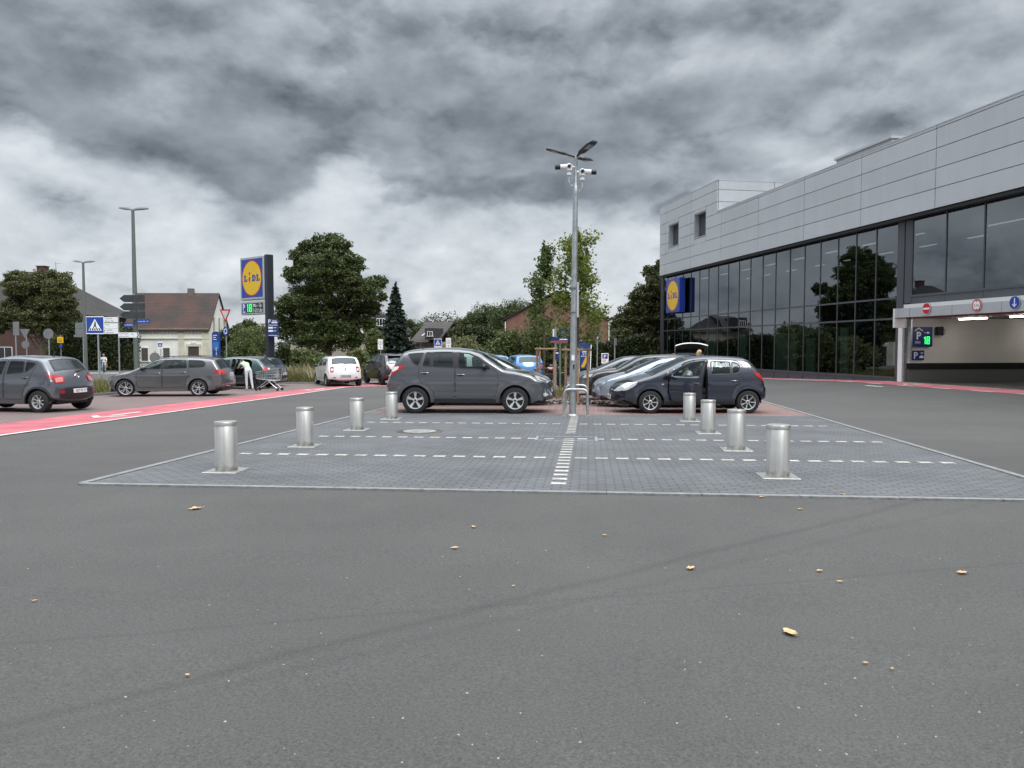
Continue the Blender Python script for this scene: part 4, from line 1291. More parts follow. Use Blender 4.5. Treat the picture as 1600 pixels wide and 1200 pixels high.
        for xw in s.wheels:
            for sd in (1, -1):
                wo = MB(); rw, hw = s.rw, .105
                ri = rw * s.rim_k
                wo.lathe([(ri, -hw), (rw - .03, -hw), (rw - .008, -hw * .86), (rw, -hw * .6), (rw, hw * .6), (rw - .008, hw * .86), (rw - .03, hw), (ri, hw), (ri, -hw)], 36, axis='y', cap=False)
                w = wo.build('wheel', M_tyre, root, smooth=50, loc=s.loc(xw, sd * tr, rw))
                if getattr(s, 'steer', 0) and xw == s.wheels[0]: w.rotation_euler = (0, 0, R(s.steer))
                rm = MB(); f_ = sd
                rm.lathe([(ri, f_ * hw * .9), (ri * .93, f_ * hw * .86), (ri * .90, f_ * hw * .55), (ri * .90, -f_ * hw * .3)], 36, axis='y', m=0, cap=False)
                rm.lathe([(ri * .90, f_ * hw * .1), (0, f_ * hw * .1)], 36, axis='y', m=1, cap=False)
                ns = s.spokes; st_ = s.style
                for j in range(ns):
                    a = 2 * PI * j / ns + .3 + (.2 if sd > 0 else 0)
                    def rp(r, t, yy): return (r * math.cos(t), f_ * yy, r * math.sin(t))
                    subs = (0,) if st_ == 'single' else (-.13, .13)
                    for q in subs:
                        w0, w1 = (.24, .19) if st_ == 'single' and ns <= 5 else ((.13, .075) if st_ == 'single' else (.075, .06))
                        a1 = a + q * 1.6; r0, r1 = ri * .2, ri * .93
                        A0, A1 = a + q * 1.0, a1
                        pts = [rp(r0, A0 - w0 * 1.3, hw * .62), rp(r0, A0 + w0 * 1.3, hw * .62), rp(r1, A1 + w1, hw * .80), rp(r1, A1 - w1, hw * .80)]
                        lo = [rp(r0, A0 - w0 * 1.3, hw * .3), rp(r0, A0 + w0 * 1.3, hw * .3), rp(r1, A1 + w1, hw * .4), rp(r1, A1 - w1, hw * .4)]
                        rm.add(pts + lo, [(0, 1, 2, 3), (1, 0, 4, 5), (2, 1, 5, 6), (3, 2, 6, 7), (0, 3, 7, 4)], 0)
                rm.lathe([(ri * .26, f_ * hw * .3), (ri * .26, f_ * hw * .62), (ri * .16, f_ * hw * .7), (0, f_ * hw * .7)], 16, axis='y', m=0, cap=False)
                rm.lathe([(ri * .13, f_ * hw * .705), (0, f_ * hw * .715)], 12, axis='y', m=1, cap=False)
                rm.build('rim', [s.rim_mat, M_rimd], w, smooth=35)
        # ---- underbody, arch liners, cabin
        k = MB()
        yi = s.W - .26
        k.box((0, 0, (s.sill + .34) / 2 + .01), (s.L - .5, yi * 2, .34 - s.sill + .08))
        k.box((0, 0, s.sill + .05), ((s.wb - 2 * (ra + .02)), s.W * 2 - .12, .10))
        for xw in s.wheels:
            for sd in (1, -1):
                a = [(PI * j / 14) for j in range(15)]
                q = [s.loc(xw + ra * 1.0 * math.cos(t), sd * (s.W - .035), s.rw + ra * 1.0 * math.sin(t)) for t in a] + [s.loc(xw + ra * math.cos(t), sd * (s.W - .36), s.rw + ra * math.sin(t)) for t in a]
                k.add(q, [(j, j + 1, 16 + j, 15 + j) for j in range(14)])
                k.add([s.loc(xw + ra * math.cos(t), sd * (s.W - .36), s.rw + ra * math.sin(t)) for t in a], [tuple(range(15))])
        k.build('underbody', M_trim, root)
        xs_ = s.C[int(wa)].x
        k = MB()
        zb = s.belt - .08
        k.box(s.loc(xs_ + .25, 0, zb - .12), (.5, s.W * 2 - .3, .2), bev=.05)           # dashboard
        k.box(s.loc((xs_ + s.L * .86) / 2, 0, .42), (s.L * .86 - xs_, s.W * 2 - .3, .1))  # floor
        k.box(s.loc(s.L - .75, 0, .66), (.9, s.W * 2 - .34, .5), bev=.04)
        sx = [s.seat_x, s.seat_x + .82]
        for r_, x in enumerate(sx):
            for yy in ((-.36, .36) if r_ == 0 else (-.38, 0, .38)):
                k.box(s.loc(x - .22, yy, .52), (.5, .48 if r_ == 0 else .40, .16), bev=.05)
                rt = Matrix.Rotation(R(-16), 3, 'Y')
                k.box(s.loc(x + .08, yy, .86), (.14, .46 if r_ == 0 else .38, .62), rot=rt, bev=.06)
                k.box(s.loc(x + .20, yy, min(s.H - .20, 1.27)), (.09, .25, .17), rot=rt, bev=.04)
        k.build('seats', M_seat, root, smooth=40)
        c = s.loc(s.seat_x - .62, .36, zb + .05)
        k = MB(); rr = Matrix.Rotation(R(62), 3, 'Y')
        k.tube([c + rr @ Vector((.18 * math.cos(t), .18 * math.sin(t), 0)) for t in [2 * PI * j / 20 for j in range(21)]], .014, 6); k.box(c, (.05, .14, .05), rot=rr)
        k.build('steering_wheel', M_trim, root, smooth=40)
        # ---- mirrors
        if not simple:
            mx_, mz = s.mirror
            for sd in (1, -1):
                k = MB(); yb = s.y(mx_, mz)
                c = s.loc(mx_, sd * (yb + .13), mz + .03)
                ov8 = []
                for a in range(7):
                    for b in range(12):
                        t, p = PI * a / 6, 2 * PI * b / 12
                        ov8.append(c + Vector((.075 * math.sin(t) * math.cos(p) * (1 if math.cos(p) > 0 else .55), sd * .105 * math.cos(t), .072 * math.sin(t) * math.sin(p))))
                k.add(ov8, [(a * 12 + b, a * 12 + (b + 1) % 12, (a + 1) * 12 + (b + 1) % 12, (a + 1) * 12 + b) for a in range(6) for b in range(12)])
                k.box(s.loc(mx_ - .01, sd * (yb + .02), mz - .015), (.06, .12, .05), bev=.015)
                par = droot.get(0) if sd == near else None
                k.build('mirror', s.mirror_mat, par or root, smooth=60)
        return root
    def part(s, name, fn, mats, smooth=50, parent=None):
        """what comes in pairs is built as one mesh per side"""
        k = MB(); fn(k); groups = {}
        for f, mi in zip(k.f, k.mi):
            c = [sum(k.v[i][a] for i in f) / len(f) for a in (0, 1)]
            key = 0
            if name in PAIRED: key = (c[1] > 0, name == 'wheel_arch' and c[0] > 0)
            if name == 'door_pillar': key = round((s.L / 2 - c[0] - 2.2) / .35)
            groups.setdefault(key, []).append((f, mi))
        for fs in groups.values():
            used = sorted({i for f, _ in fs for i in f}); mp = {i: j for j, i in enumerate(used)}
            q = MB(); q.v = [k.v[i] for i in used]; q.f = [tuple(mp[i] for i in f) for f, _ in fs]; q.mi = [m for _, m in fs]
            o = q.build(name, mats, parent or s.root, smooth=smooth)
        return o
    def plate(s, z, rear, txt=None, mtx=M_plate, t=0.0, tilt=0, wide=.52):
        u = s.u_z(z, rear); p = s.strip_pt(u, t, .012)
        sg = -1 if rear else 1
        k = MB(); k.box((0, 0, 0), (.012, wide, .112)); o = k.build('number_plate', [mtx], s.root, loc=p, rot=(0, R(tilt), 0))
        k = MB(); xx = sg * .008
        k.add([(xx, -sg * (-wide / 2 + .004), -.05), (xx, -sg * (-wide / 2 + .044), -.05), (xx, -sg * (-wide / 2 + .044), .05), (xx, -sg * (-wide / 2 + .004), .05)], [(0, 1, 2, 3)], 1)
        if txt:
            put_text(k, txt, .098, lambda a, b: (xx, sg * (a * .78), b - .036), .006, 0, 'CENTER')
            # lettering runs from the viewer's own side
            k.v = k.v[:4] + [(x, y if not rear else y, z_) for x, y, z_ in k.v[4:]]
        else:
            for j in range(7):
                if j == 2: continue
                yy = -sg * (-.19 + j * .066); k.add([(xx, yy - .02, -.035), (xx, yy + .02, -.035), (xx, yy + .016, .035), (xx, yy - .014, .035)], [(0, 1, 2, 3)], 0)
        k.build('lettering', [dark_txt, sign_blue], o)
        return o

def soft(P): return P
# ---- traced side views -------------------------------------------------------
SUV = dict(L=4.25, xf=.94, wb=2.56, W=.90, rw=.34, sill=.29, belt=1.12, lean=.20, fa=.24, ra=.16, arch=.06,
    prof=[(.26, .28, .10), (.02, .35, .18), (0, .42, .20), (.05, .60, .20), (.12, .78, .18), (.24, .92, .13), (.55, 1.05, .07), (.95, 1.12, .05), (1.20, 1.15, .05), (1.53, 1.39, .07), (1.80, 1.57, .06), (2.05, 1.635, .045), (2.40, 1.68, .045), (2.81, 1.69, .045), (3.26, 1.675, .045), (3.67, 1.63, .05), (3.84, 1.58, .06), (4.00, 1.34, .08), (4.09, 1.16, .09), (4.17, .95, .10), (4.22, .82, .12), (4.25, .72, .14), (4.24, .55, .14), (4.18, .42, .12), (3.95, .29, .08)],
    wscreen=(8, 11), rwin=(16, 18), rwt=.87, seat_x=2.35, mirror=(1.74, 1.17), mirror_mat=M_trim, handles=[(2.33, 1.0), (3.26, 1.04)], win_tint=[0, 1, 1, 1],
    windows=[[(2.44, 1.555), (2.12, 1.535), (1.88, 1.42), (1.61, 1.21), (1.57, 1.12), (2.40, 1.155)], [(3.06, 1.57), (2.55, 1.575), (2.50, 1.165), (3.06, 1.19)], [(3.23, 1.56), (3.12, 1.568), (3.12, 1.195), (3.33, 1.21)], [(3.68, 1.525), (3.29, 1.555), (3.43, 1.225), (3.50, 1.235), (3.57, 1.30)]],
    doors=[[(2.49, 1.57), (2.10, 1.54), (1.86, 1.43), (1.52, 1.17), (1.40, 1.05), (1.36, .85), (1.40, .60), (1.46, .40), (2.46, .39), (2.47, 1.0)], [(2.51, 1.57), (3.25, 1.56), (3.40, 1.20), (3.42, 1.0), (3.38, .82), (3.14, .70), (3.04, .55), (3.0, .39), (2.49, .39), (2.49, 1.0)]],
    spokes=5, style='single', rim_mat=M_rim, rim_k=.66, gate_z=.75)
HATCH = dict(L=3.87, xf=.85, wb=2.51, W=.855, rw=.295, sill=.24, belt=.92, lean=.26, fa=.27, fl=1.1, ra=.13,
    prof=[(.45, .16, .10), (.05, .20, .22), (0, .36, .26), (.01, .52, .26), (.05, .66, .24), (.16, .77, .16), (.42, .87, .09), (.72, .95, .06), (.90, .985, .05), (1.25, 1.16, .07), (1.62, 1.325, .07), (1.85, 1.395, .05), (2.2, 1.435, .04), (2.6, 1.44, .04), (3.0, 1.425, .04), (3.34, 1.40, .05), (3.45, 1.355, .06), (3.68, 1.08, .10), (3.77, .90, .12), (3.84, .68, .12), (3.87, .54, .14), (3.86, .36, .14), (3.79, .27, .12), (3.6, .235, .08)],
    wscreen=(8, 11), rwin=(16, 17), rwt=.86, seat_x=1.95, mirror=(1.40, .93), mirror_mat=M_trim, handles=[(2.15, .79), (3.0, .82)], win_tint=[0, 0, 0],
    windows=[[(1.42, .945), (1.50, 1.05), (1.76, 1.215), (2.00, 1.285), (2.26, 1.30), (2.22, .965)], [(2.42, 1.30), (2.92, 1.29), (2.92, .985), (2.40, .975)], [(2.955, 1.285), (3.08, 1.265), (3.17, 1.20), (3.16, 1.06), (3.09, 1.0), (2.955, .985)]],
    doors=[[(1.30, .90), (1.50, 1.12), (1.74, 1.27), (2.00, 1.335), (2.33, 1.35), (2.32, .95), (2.31, .36), (1.36, .34), (1.28, .55)], [(2.35, 1.35), (2.95, 1.335), (3.12, 1.30), (3.23, 1.20), (3.22, .98), (3.15, .78), (3.02, .66), (2.95, .5), (2.92, .36), (2.335, .36), (2.345, .95)]],
    spokes=7, style='single', rim_mat=M_rim, rim_k=.66, gate_z=.62)
WAGON = dict(L=4.52, xf=.86, wb=2.62, W=.90, rw=.315, sill=.22, belt=.98, lean=.25, fa=.25, ra=.13, fl=1.0,
    prof=[(.35, .18, .10), (.03, .25, .22), (0, .45, .26), (.03, .62, .25), (.12, .74, .18), (.40, .86, .09), (.75, .93, .06), (1.03, .985, .05), (1.45, 1.20, .07), (1.85, 1.38, .06), (2.1, 1.435, .045), (2.5, 1.465, .04), (3.0, 1.465, .04), (3.5, 1.45, .04), (3.9, 1.415, .045), (4.05, 1.38, .06), (4.30, 1.05, .10), (4.40, .92, .12), (4.47, .72, .14), (4.52, .55, .16), (4.50, .38, .15), (4.42, .26, .12), (4.15, .21, .08)],
    wscreen=(7, 10), rwin=(15, 16), rwt=.86, seat_x=2.2, mirror=(1.52, 1.0), mirror_mat=M_trim, handles=[(2.02, .87), (2.93, .90)], win_tint=[0, 1, 1],
    windows=[[(1.48, 1.005), (1.60, 1.13), (1.85, 1.275), (2.05, 1.335), (2.22, 1.35), (2.12, 1.02)], [(2.33, 1.355), (3.02, 1.35), (3.08, 1.055), (2.24, 1.025)], [(3.10, 1.35), (3.62, 1.325), (3.74, 1.22), (3.70, 1.12), (3.62, 1.085), (3.15, 1.06)]],
    doors=[[(1.30, .93), (1.56, 1.14), (1.82, 1.31), (2.05, 1.375), (2.27, 1.39), (2.18, 1.0), (2.18, .36), (1.32, .36), (1.26, .6)], [(2.29, 1.39), (3.05, 1.39), (3.14, 1.05), (3.16, .85), (3.08, .66), (3.03, .5), (3.0, .36), (2.20, .36), (2.20, 1.0)]],
    spokes=5, style='double', rim_mat=M_rim, rim_k=.72, gate_z=.6)
def vary(base, sx=1.0, sz=1.0, wb=None, xf=None, **k):
    """the same silhouette family at other proportions; the wheels are kept under their arches"""
    d = dict(base)
    b0 = (base['xf'], base['xf'] + base['wb'], base['L'])
    xf2 = xf or base['xf'] * sx; wb2 = wb or base['wb'] * sx; L2 = base['L'] * sx
    fx = lambda x: float(np.interp(x, [0, b0[0], b0[1], b0[2]], [0, xf2, xf2 + wb2, L2]))
    r0 = base['rw']; fz = lambda z: z if z <= r0 else r0 + (z - r0) * sz
    d['prof'] = [(fx(x), fz(z), b) for x, z, b in base['prof']]
    d['windows'] = [[(fx(x), fz(z)) for x, z in w] for w in base['windows']]
    d['doors'] = [[(fx(x), fz(z)) for x, z in w] for w in base['doors']]
    d['handles'] = [(fx(x), fz(z)) for x, z in base['handles']]
    d['mirror'] = (fx(base['mirror'][0]), fz(base['mirror'][1]))
    d.update(L=L2, xf=xf2, wb=wb2, belt=fz(base['belt']), seat_x=fx(base['seat_x']))
    d.update(k); return d
P_grey = paint('graphite_paint', (.100, .104, .114), .6)
P_navy = paint('navy_paint', (.013, .018, .036), .4)
P_wag = paint('grey_paint', (.13, .134, .142), .6)
P_i10 = paint('slate_paint', (.10, .108, .13), .55)
P_white = paint('white_car_paint', (.72, .72, .72), 0.0)
P_black = paint('black_car_paint', (.010, .010, .012), .2)
P_green = paint('petrol_green_paint', (.035, .075, .075), .5)
P_silver = paint('silver_paint', (.42, .44, .46), .65)
P_blue = paint('bright_blue_paint', (.015, .16, .42), .3)
P_brown = paint('dark_brown_paint', (.035, .032, .030), .5)
P_pale = paint('pale_blue_paint', (.38, .44, .52), .55)
def badge(mb, c, r, rear_face=True, m=0, ring=True):
    pass
def wiper(car, z, t0=0.0, t1=.45):
    def f(k):
        u = car.u_z(z, True)
        k.tube([car.strip_pt(u, t0, .02), car.strip_pt(u - .3, t0 + (t1 - t0) * .3, .03), car.strip_pt(u - .9, t1, .025)], [.016, .012, .008], 6)
    car.part('wiper', f, M_trim)
def antenna(car, x, L=.22, ang=55):
    def f(k):
        u = min(range(len(car.C)), key=lambda i: abs(car.C[i].x - x) + (0 if car.C[i].y > car.H - .3 else 9)); p = car.strip_pt(u, 0, 0)
        k.tube([p, p + Vector((-L * math.cos(R(ang)), 0, L * math.sin(R(ang))))], [.006, .003], 5); k.box(p + Vector((0, 0, .01)), (.08, .05, .03), bev=.01)
    car.part('antenna', f, M_trim)
def heading(dx, dy): return math.atan2(dy, dx)

# ---- 1. graphite SUV, broadside, nose to the right
rav = Car(**vary(SUV, sx=4.46 / 4.25, wb=2.56, xf=1.03, ra=.12))
pf, pr = gp(805, 646.5), gp(649, 646.5)
c0 = (pf + pr) / 2; hd = heading(1, -.045)
rav.remap = lambda x: float(np.interp(x, [0, .94, 3.5, 4.25], [0, 1.03, 3.59, 4.46]))
def place(mid, hd, car, side):
    """car origin from the midpoint between the two near wheels' contact points; side +1: the near side is the car's left"""
    f = Vector((math.cos(hd), math.sin(hd))); lft = Vector((-f.y, f.x))
    o = Vector((mid[0], mid[1])) - lft * side * (car.W - .08) - f * (car.L / 2 - car.xf - car.wb / 2)
    return Vector((o.x, o.y, zt(mid[0], mid[1]) + .008))
rav.handle_mat = P_grey
rav.build('parked_car', 'graphite grey SUV parked broadside behind the bollards, nose towards the lamp post', place(c0, hd, rav, -1), hd, P_grey, near=-1, glass=M_cglass, rearglass=M_tglass)
rav.part('headlight', lambda k: (rav.side_patch(k, [(.13, .795), (.26, .89), (.50, .975), (.46, .90), (.36, .835), (.20, .775)], .008, m=0),), [M_head])
rav.part('headlight_inner', lambda k: rav.side_patch(k, [(.19, .81), (.27, .86), (.40, .91), (.36, .86), (.24, .80)], .011), [M_headd])
rav.part('grille', lambda k: (rav.band_patch(k, [(-.55, .66), (.55, .66), (.6, .80), (-.6, .80)], False, .008, mirror=False), rav.band_patch(k, [(-.5, .40), (.5, .40), (.55, .55), (-.55, .55)], False, .008, mirror=False)), [M_trim])
rav.part('fog_light', lambda k: (rav.side_patch(k, [(.16, .47), (.24, .545), (.30, .50), (.25, .43)], .010),), [M_head])
rav.part('bumper_lip', lambda k: (rav.side_patch(k, [(.05, .35), (.03, .42), (.22, .42), (.40, .50), (.42, .38), (.30, .31)], .006),), [mat('grey_lip', (.13, .13, .14), .4, .4)])
rav.part('tail_light', lambda k: (rav.side_patch(k, [(4.02, 1.20), (3.80, 1.24), (3.74, 1.20), (3.93, 1.06), (4.07, .93), (4.11, .99)], .010), rav.band_patch(k, [(.97, 1.0), (.78, 1.05), (.78, 1.2), (.97, 1.2)], True, .010)), [M_tail])
rav.part('clear_lens', lambda k: (rav.side_patch(k, [(4.00, 1.185), (3.86, 1.21), (3.90, 1.12), (4.01, 1.06), (4.05, 1.10)], .013), rav.side_patch(k, [(4.06, 1.03), (4.03, 1.03), (4.06, .955), (4.09, .99)], .013)), [M_tailc])
rav.part('reflector', lambda k: rav.side_patch(k, [(4.13, .655), (4.20, .655), (4.20, .73), (4.13, .73)], .010), [M_tail])
rav.part('rubbing_strip', lambda k: rav.side_patch(k, [(1.44, .46), (3.0, .46), (2.98, .56), (1.42, .53)], .014, sides=(-1,)), [mat('strip_grey', (.12, .122, .14), .35, .5)])
rav.part('door_pillar', lambda k: (rav.side_patch(k, [(2.445, 1.555), (2.54, 1.57), (2.49, 1.16), (2.41, 1.15)], .006, sides=(-1,)), rav.side_patch(k, [(3.06, 1.57), (3.12, 1.568), (3.12, 1.195), (3.06, 1.19)], .006, rnd=0, sides=(-1,))), [M_trim])
def flare(car, k, w=.085, off=.016):
    ra = car.rw + car.arch
    for xw in car.wheels:
        a0 = math.asin((car.sill - car.rw) / ra) if car.sill < car.rw else 0
        poly = [(xw + ra * math.cos(t), car.rw + ra * math.sin(t)) for t in [a0 + (PI - 2 * a0) * j / 24 for j in range(25)]]
        poly += [(xw + (ra + w) * math.cos(t), car.rw + (ra + w) * math.sin(t)) for t in [PI - a0 * .8 - (PI - 1.6 * a0) * j / 24 for j in range(25)]]
        rm, car.remap = car.remap, None
        car.side_patch(k, poly, off, rnd=0, step=.05); car.remap = rm
rav.part('wheel_arch', lambda k: flare(rav, k), [mat('arch_grey', (.085, .088, .10), .45, .4)])
rav.part('sill_cover', lambda k: rav.side_patch(k, [(1.36, .30), (3.06, .30), (3.08, .375), (1.34, .375)], .01), [M_trim])
antenna(rav, 3.5, .15)

# ---- 2. navy hatchback with the driver's door open
cor = Car(**vary(HATCH, sx=4.07 / 3.87, sz=1.035, wb=2.51, xf=.93, ra=.10))
pf, pr = gp(1008, 647.5), gp(1173, 645.5)
hd2 = heading(-1, -.02)
cor.rz = 1.035
cor.remap = lambda x: float(np.interp(x, [0, .85, 3.36, 3.87], [0, .93, 3.44, 4.07]))
cor.handle_mat = P_navy
cor_root = cor.build('parked_car', 'dark blue small hatchback with its driver door standing open, behind the bollards', place((pf + pr) / 2, hd2, cor, 1), hd2, P_navy, near=1, glass=M_cglass, open_door={0: 50})
cor.part('headlight', lambda k: (cor.side_patch(k, [(.055, .55), (.16, .66), (.34, .765), (.56, .80), (.50, .70), (.34, .60), (.20, .56)], .009),), [M_head])
cor.part('grille', lambda k: (cor.band_patch(k, [(-.45, .52), (.45, .52), (.52, .66), (-.52, .66)], False, .009, mirror=False), cor.band_patch(k, [(-.7, .27), (.7, .27), (.6, .40), (-.6, .40)], False, .009, mirror=False)), [M_trim])
cor.part('grille_bar', lambda k: cor.band_patch(k, [(-.5, .585), (.5, .585), (.5, .61), (-.5, .61)], False, .014, mirror=False), [M_chrome])
cor.part('tail_light', lambda k: (cor.side_patch(k, [(3.46, 1.03), (3.63, 1.0), (3.74, .87), (3.755, .79), (3.70, .78), (3.55, .92)], .010), cor.band_patch(k, [(.98, .80), (.84, .82), (.86, 1.0), (.98, 1.0)], True, .010)), [M_tail])
cor.part('rubbing_strip', lambda k: cor.side_patch(k, [(2.37, .565), (2.93, .575), (2.93, .60), (2.37, .59)], .012, sides=(1,), rnd=0), [P_navy])
cor.part('side_repeater', lambda k: cor.side_patch(k, [(1.13, .73), (1.18, .72), (1.19, .745), (1.14, .76)], .010, rnd=.01), [M_tailc])
cor.part('spoiler', lambda k: cor.side_patch(k, [(3.26, 1.33), (3.44, 1.29), (3.60, 1.10), (3.55, 1.09), (3.38, 1.27)], .008), [M_trim])
cor.part('sill_cover', lambda k: cor.side_patch(k, [(1.24, .245), (2.98, .245), (3.0, .30), (1.22, .30)], .008), [M_trim])
cor.plate(.40, False)
cor.part('opening', lambda k: (k.box(cor.loc(1.88, .66, .31), (1.0, .12, .10)), k.box(cor.loc(2.44, .70, .72), (.10, .10, .8))), [M_trim])

# ---- 3. slate hatchback cut by the picture's edge, seen from its tail
I10 = vary(HATCH, sx=.955, sz=1.055, wb=2.385, xf=.72, W=.83, rw=.295, belt=.97, spokes=8, rim_k=.62, rim_mat=M_rim, style='single', win_tint=[1, 1, 1], mirror_mat=P_i10, arch=.05)
I10['windows'] = [[(1.25, .99), (1.40, 1.14), (1.65, 1.29), (1.90, 1.345), (2.08, 1.355), (2.02, 1.00)], [(2.18, 1.36), (2.62, 1.345), (2.66, 1.05), (2.16, 1.01)], [(2.67, 1.345), (2.98, 1.30), (2.92, 1.20), (2.76, 1.085), (2.70, 1.06)]]
I10['doors'] = [[(1.13, .95), (1.36, 1.17), (1.62, 1.33), (1.90, 1.39), (2.12, 1.40), (2.08, .98), (2.08, .36), (1.18, .36), (1.10, .6)], [(2.14, 1.40), (2.65, 1.39), (3.03, 1.33), (2.93, 1.1), (2.86, .86), (2.72, .68), (2.66, .5), (2.64, .36), (2.10, .36), (2.10, .98)]]
I10['handles'] = [(1.9, .90), (2.72, .93)]
i10 = Car(**I10)
hd3 = heading(-.985, .17)
pn = gp(63, 645)
def place_wheel(p, hd, car, side, rear=True):
    f = Vector((math.cos(hd), math.sin(hd))); lft = Vector((-f.y, f.x))
    xw = car.xf + (car.wb if rear else 0)
    o = Vector((p[0], p[1])) - lft * side * (car.W - .08) - f * (car.L / 2 - xw)
    return Vector((o.x, o.y, zt(o.x, o.y) + .008))
i10.handle_mat = P_i10
i10.build('parked_car', 'slate grey small hatchback seen from behind beside the red lane, front cut off', place_wheel(pn, hd3, i10, 1), hd3, P_i10, near=1, glass=M_tglass, rearglass=M_tglass)
i10.part('tail_light', lambda k: (i10.side_patch(k, [(3.28, .99), (3.44, 1.0), (3.60, .97), (3.66, .84), (3.58, .80), (3.46, .88)], .010), i10.band_patch(k, [(1, .80), (.66, .80), (.60, .95), (.72, .985), (1, .97)], True, .012)), [M_tail])
i10.part('clear_lens', lambda k: i10.band_patch(k, [(.97, .83), (.70, .83), (.66, .93), (.72, .955), (.97, .945)], True, .016), [mat('pink_lens', (.55, .20, .20), .2, coat=1)])
i10.part('bumper_insert', lambda k: (i10.band_patch(k, [(-.86, .33), (.86, .33), (.92, .40), (.90, .60), (.62, .66), (-.62, .66), (-.90, .60), (-.92, .40)], True, .010, mirror=False)), [M_trim])
i10.part('reflector', lambda k: i10.band_patch(k, [(.90, .50), (.74, .50), (.74, .59), (.90, .59)], True, .016, rnd=.05), [M_tail])
i10.plate(.56, True, 'BOT PV 17', tilt=4)
def oval_badge(car, z, r=.055, rear=True):
    def f(k):
        u = car.u_z(z, rear); p = car.strip_pt(u, 0, .02); sg = -1 if rear else 1
        q = [p + Vector((0, 1.45 * r * math.cos(a), r * math.sin(a))) for a in [2 * PI * j / 20 for j in range(21)]]
        k.tube(q, .010, 6)
        for yy in (-.5, .5): k.tube([p + Vector((0, (yy * .9 + .22) * r, r * .7)), p + Vector((0, (yy * .9 - .22) * r, -r * .7))], .009, 6)
        k.tube([p + Vector((0, -.5 * r, .1 * r)), p + Vector((0, .5 * r, -.1 * r))], .009, 6)
    car.part('emblem', f, M_chrome)
oval_badge(i10, .935)
wiper(i10, 1.06, -.1, -.55); antenna(i10, 2.9, .28, 60)
i10.part('fuel_flap', lambda k: i10.side_patch(k, [(3.13, .74), (3.28, .74), (3.28, .88), (3.13, .88)], .005, sides=(1,), rnd=.06), [P_i10])
i10.part('wheel_arch', lambda k: flare(i10, k, .05, .010), [M_trim])

# ---- 4. grey estate, nose to the verge
wag = Car(**dict(WAGON, steer=18))
hd4 = heading(-1, -.07)
pf, pr = gp(198, 621), gp(311, 619)
wag.handle_mat = P_wag
wag.build('parked_car', 'dark grey estate car with roof rails beside the red lane, nose to the weeds', place_wheel(gp(311, 619.5), hd4, wag, 1), hd4, P_wag, near=1, glass=M_cglass, rearglass=M_tglass)
wag.part('tail_light', lambda k: (wag.side_patch(k, [(4.10, .99), (4.30, .985), (4.36, .86), (4.12, .85), (4.03, .90)], .010), wag.band_patch(k, [(1, .84), (.66, .86), (.64, .97), (1, .98)], True, .010)), [M_tail])
wag.part('bumper_insert', lambda k: wag.band_patch(k, [(-.9, .27), (.9, .27), (.85, .42), (-.85, .42)], True, .010, mirror=False), [M_trim])
wag.part('exhaust_trim', lambda k: wag.band_patch(k, [(.86, .36), (.5, .36), (.45, .39), (.86, .40)], True, .018), [M_chrome])
wag.plate(.80, True, None, tilt=8)
wag.part('headlight', lambda k: (wag.side_patch(k, [(.06, .66), (.14, .76), (.36, .84), (.33, .76), (.16, .66)], .010),), [M_head])
wag.part('grille', lambda k: (wag.band_patch(k, [(-.5, .62), (.5, .62), (.5, .72), (-.5, .72)], False, .01, mirror=False), wag.band_patch(k, [(-.8, .27), (.8, .27), (.7, .42), (-.7, .42)], False, .01, mirror=False)), [M_trim])
for sd in (1, -1):
    wag.part('roof_rail', lambda k: k.tube([wag.loc(x, sd * (wag.y(min(max(x, 1.9), 4.0), 1.40) * .86), 1.44 + dz) for x, dz in ((2.05, .0), (2.15, .035), (2.8, .055), (3.4, .045), (3.85, .005), (3.95, -.03))], .014, 6), M_trim)
wag.part('sill_cover', lambda k: wag.side_patch(k, [(1.28, .225), (3.08, .225), (3.08, .27), (1.28, .27)], .010), [mat('sill_chrome', (.35, .36, .37), .25, .8)])
wiper(wag, 1.08, 0, -.5)
wag.part('door_pillar', lambda k: (wag.side_patch(k, [(2.22, 1.355), (2.33, 1.36), (2.24, 1.02), (2.12, 1.02)], .006),), [M_trim])

# ---- 5. petrol green hatchback behind it, being loaded
AST = vary(HATCH, sx=1.13, sz=1.03, wb=2.68, W=.90, rw=.32, spokes=5, style='single', rim_mat=M_rimd, mirror_mat=P_green, win_tint=[0, 1, 1])
ast = Car(**AST)
hd5 = heading(-.97, .05)
ast_o = place_wheel(gp(399, 607.8), hd5, ast, 1)
ast.build('parked_car', 'petrol green hatchback with a shopper leaning into it, behind the grey estate', ast_o, hd5, P_green, near=1, glass=M_cglass, rearglass=M_tglass, open_door={1: 62})
ast.part('tail_light', lambda k: (ast.side_patch(k, [(3.92, 1.02), (4.15, 1.0), (4.26, .88), (4.18, .80), (4.05, .88)], .012), ast.band_patch(k, [(1, .82), (.60, .90), (.62, 1.0), (1, 1.0)], True, .012)), [M_tail])
ast.part('clear_lens', lambda k: ast.band_patch(k, [(.80, .88), (.60, .92), (.62, .99), (.80, .98)], True, .016), [M_tailc])
ast.plate(.60, True, None)
# ---- 6. dark estate beyond, only its tail in view
d6 = Car(**vary(WAGON, sx=.99, sz=1.02, W=.9, mirror_mat=P_black))
d6.build('parked_car', 'dark estate car parked beyond the petrol green hatchback, only its tail showing', at(430, 38.3) + Vector((-1.75, .35, 0)), heading(-.98, .10), P_black, near=1, doors=False, rearglass=M_tglass, simple=True)
d6.part('tail_light', lambda k: d6.band_patch(k, [(1, .84), (.7, .86), (.7, .97), (1, .98)], True, .012), [M_tail])
d6.plate(.62, True, None)
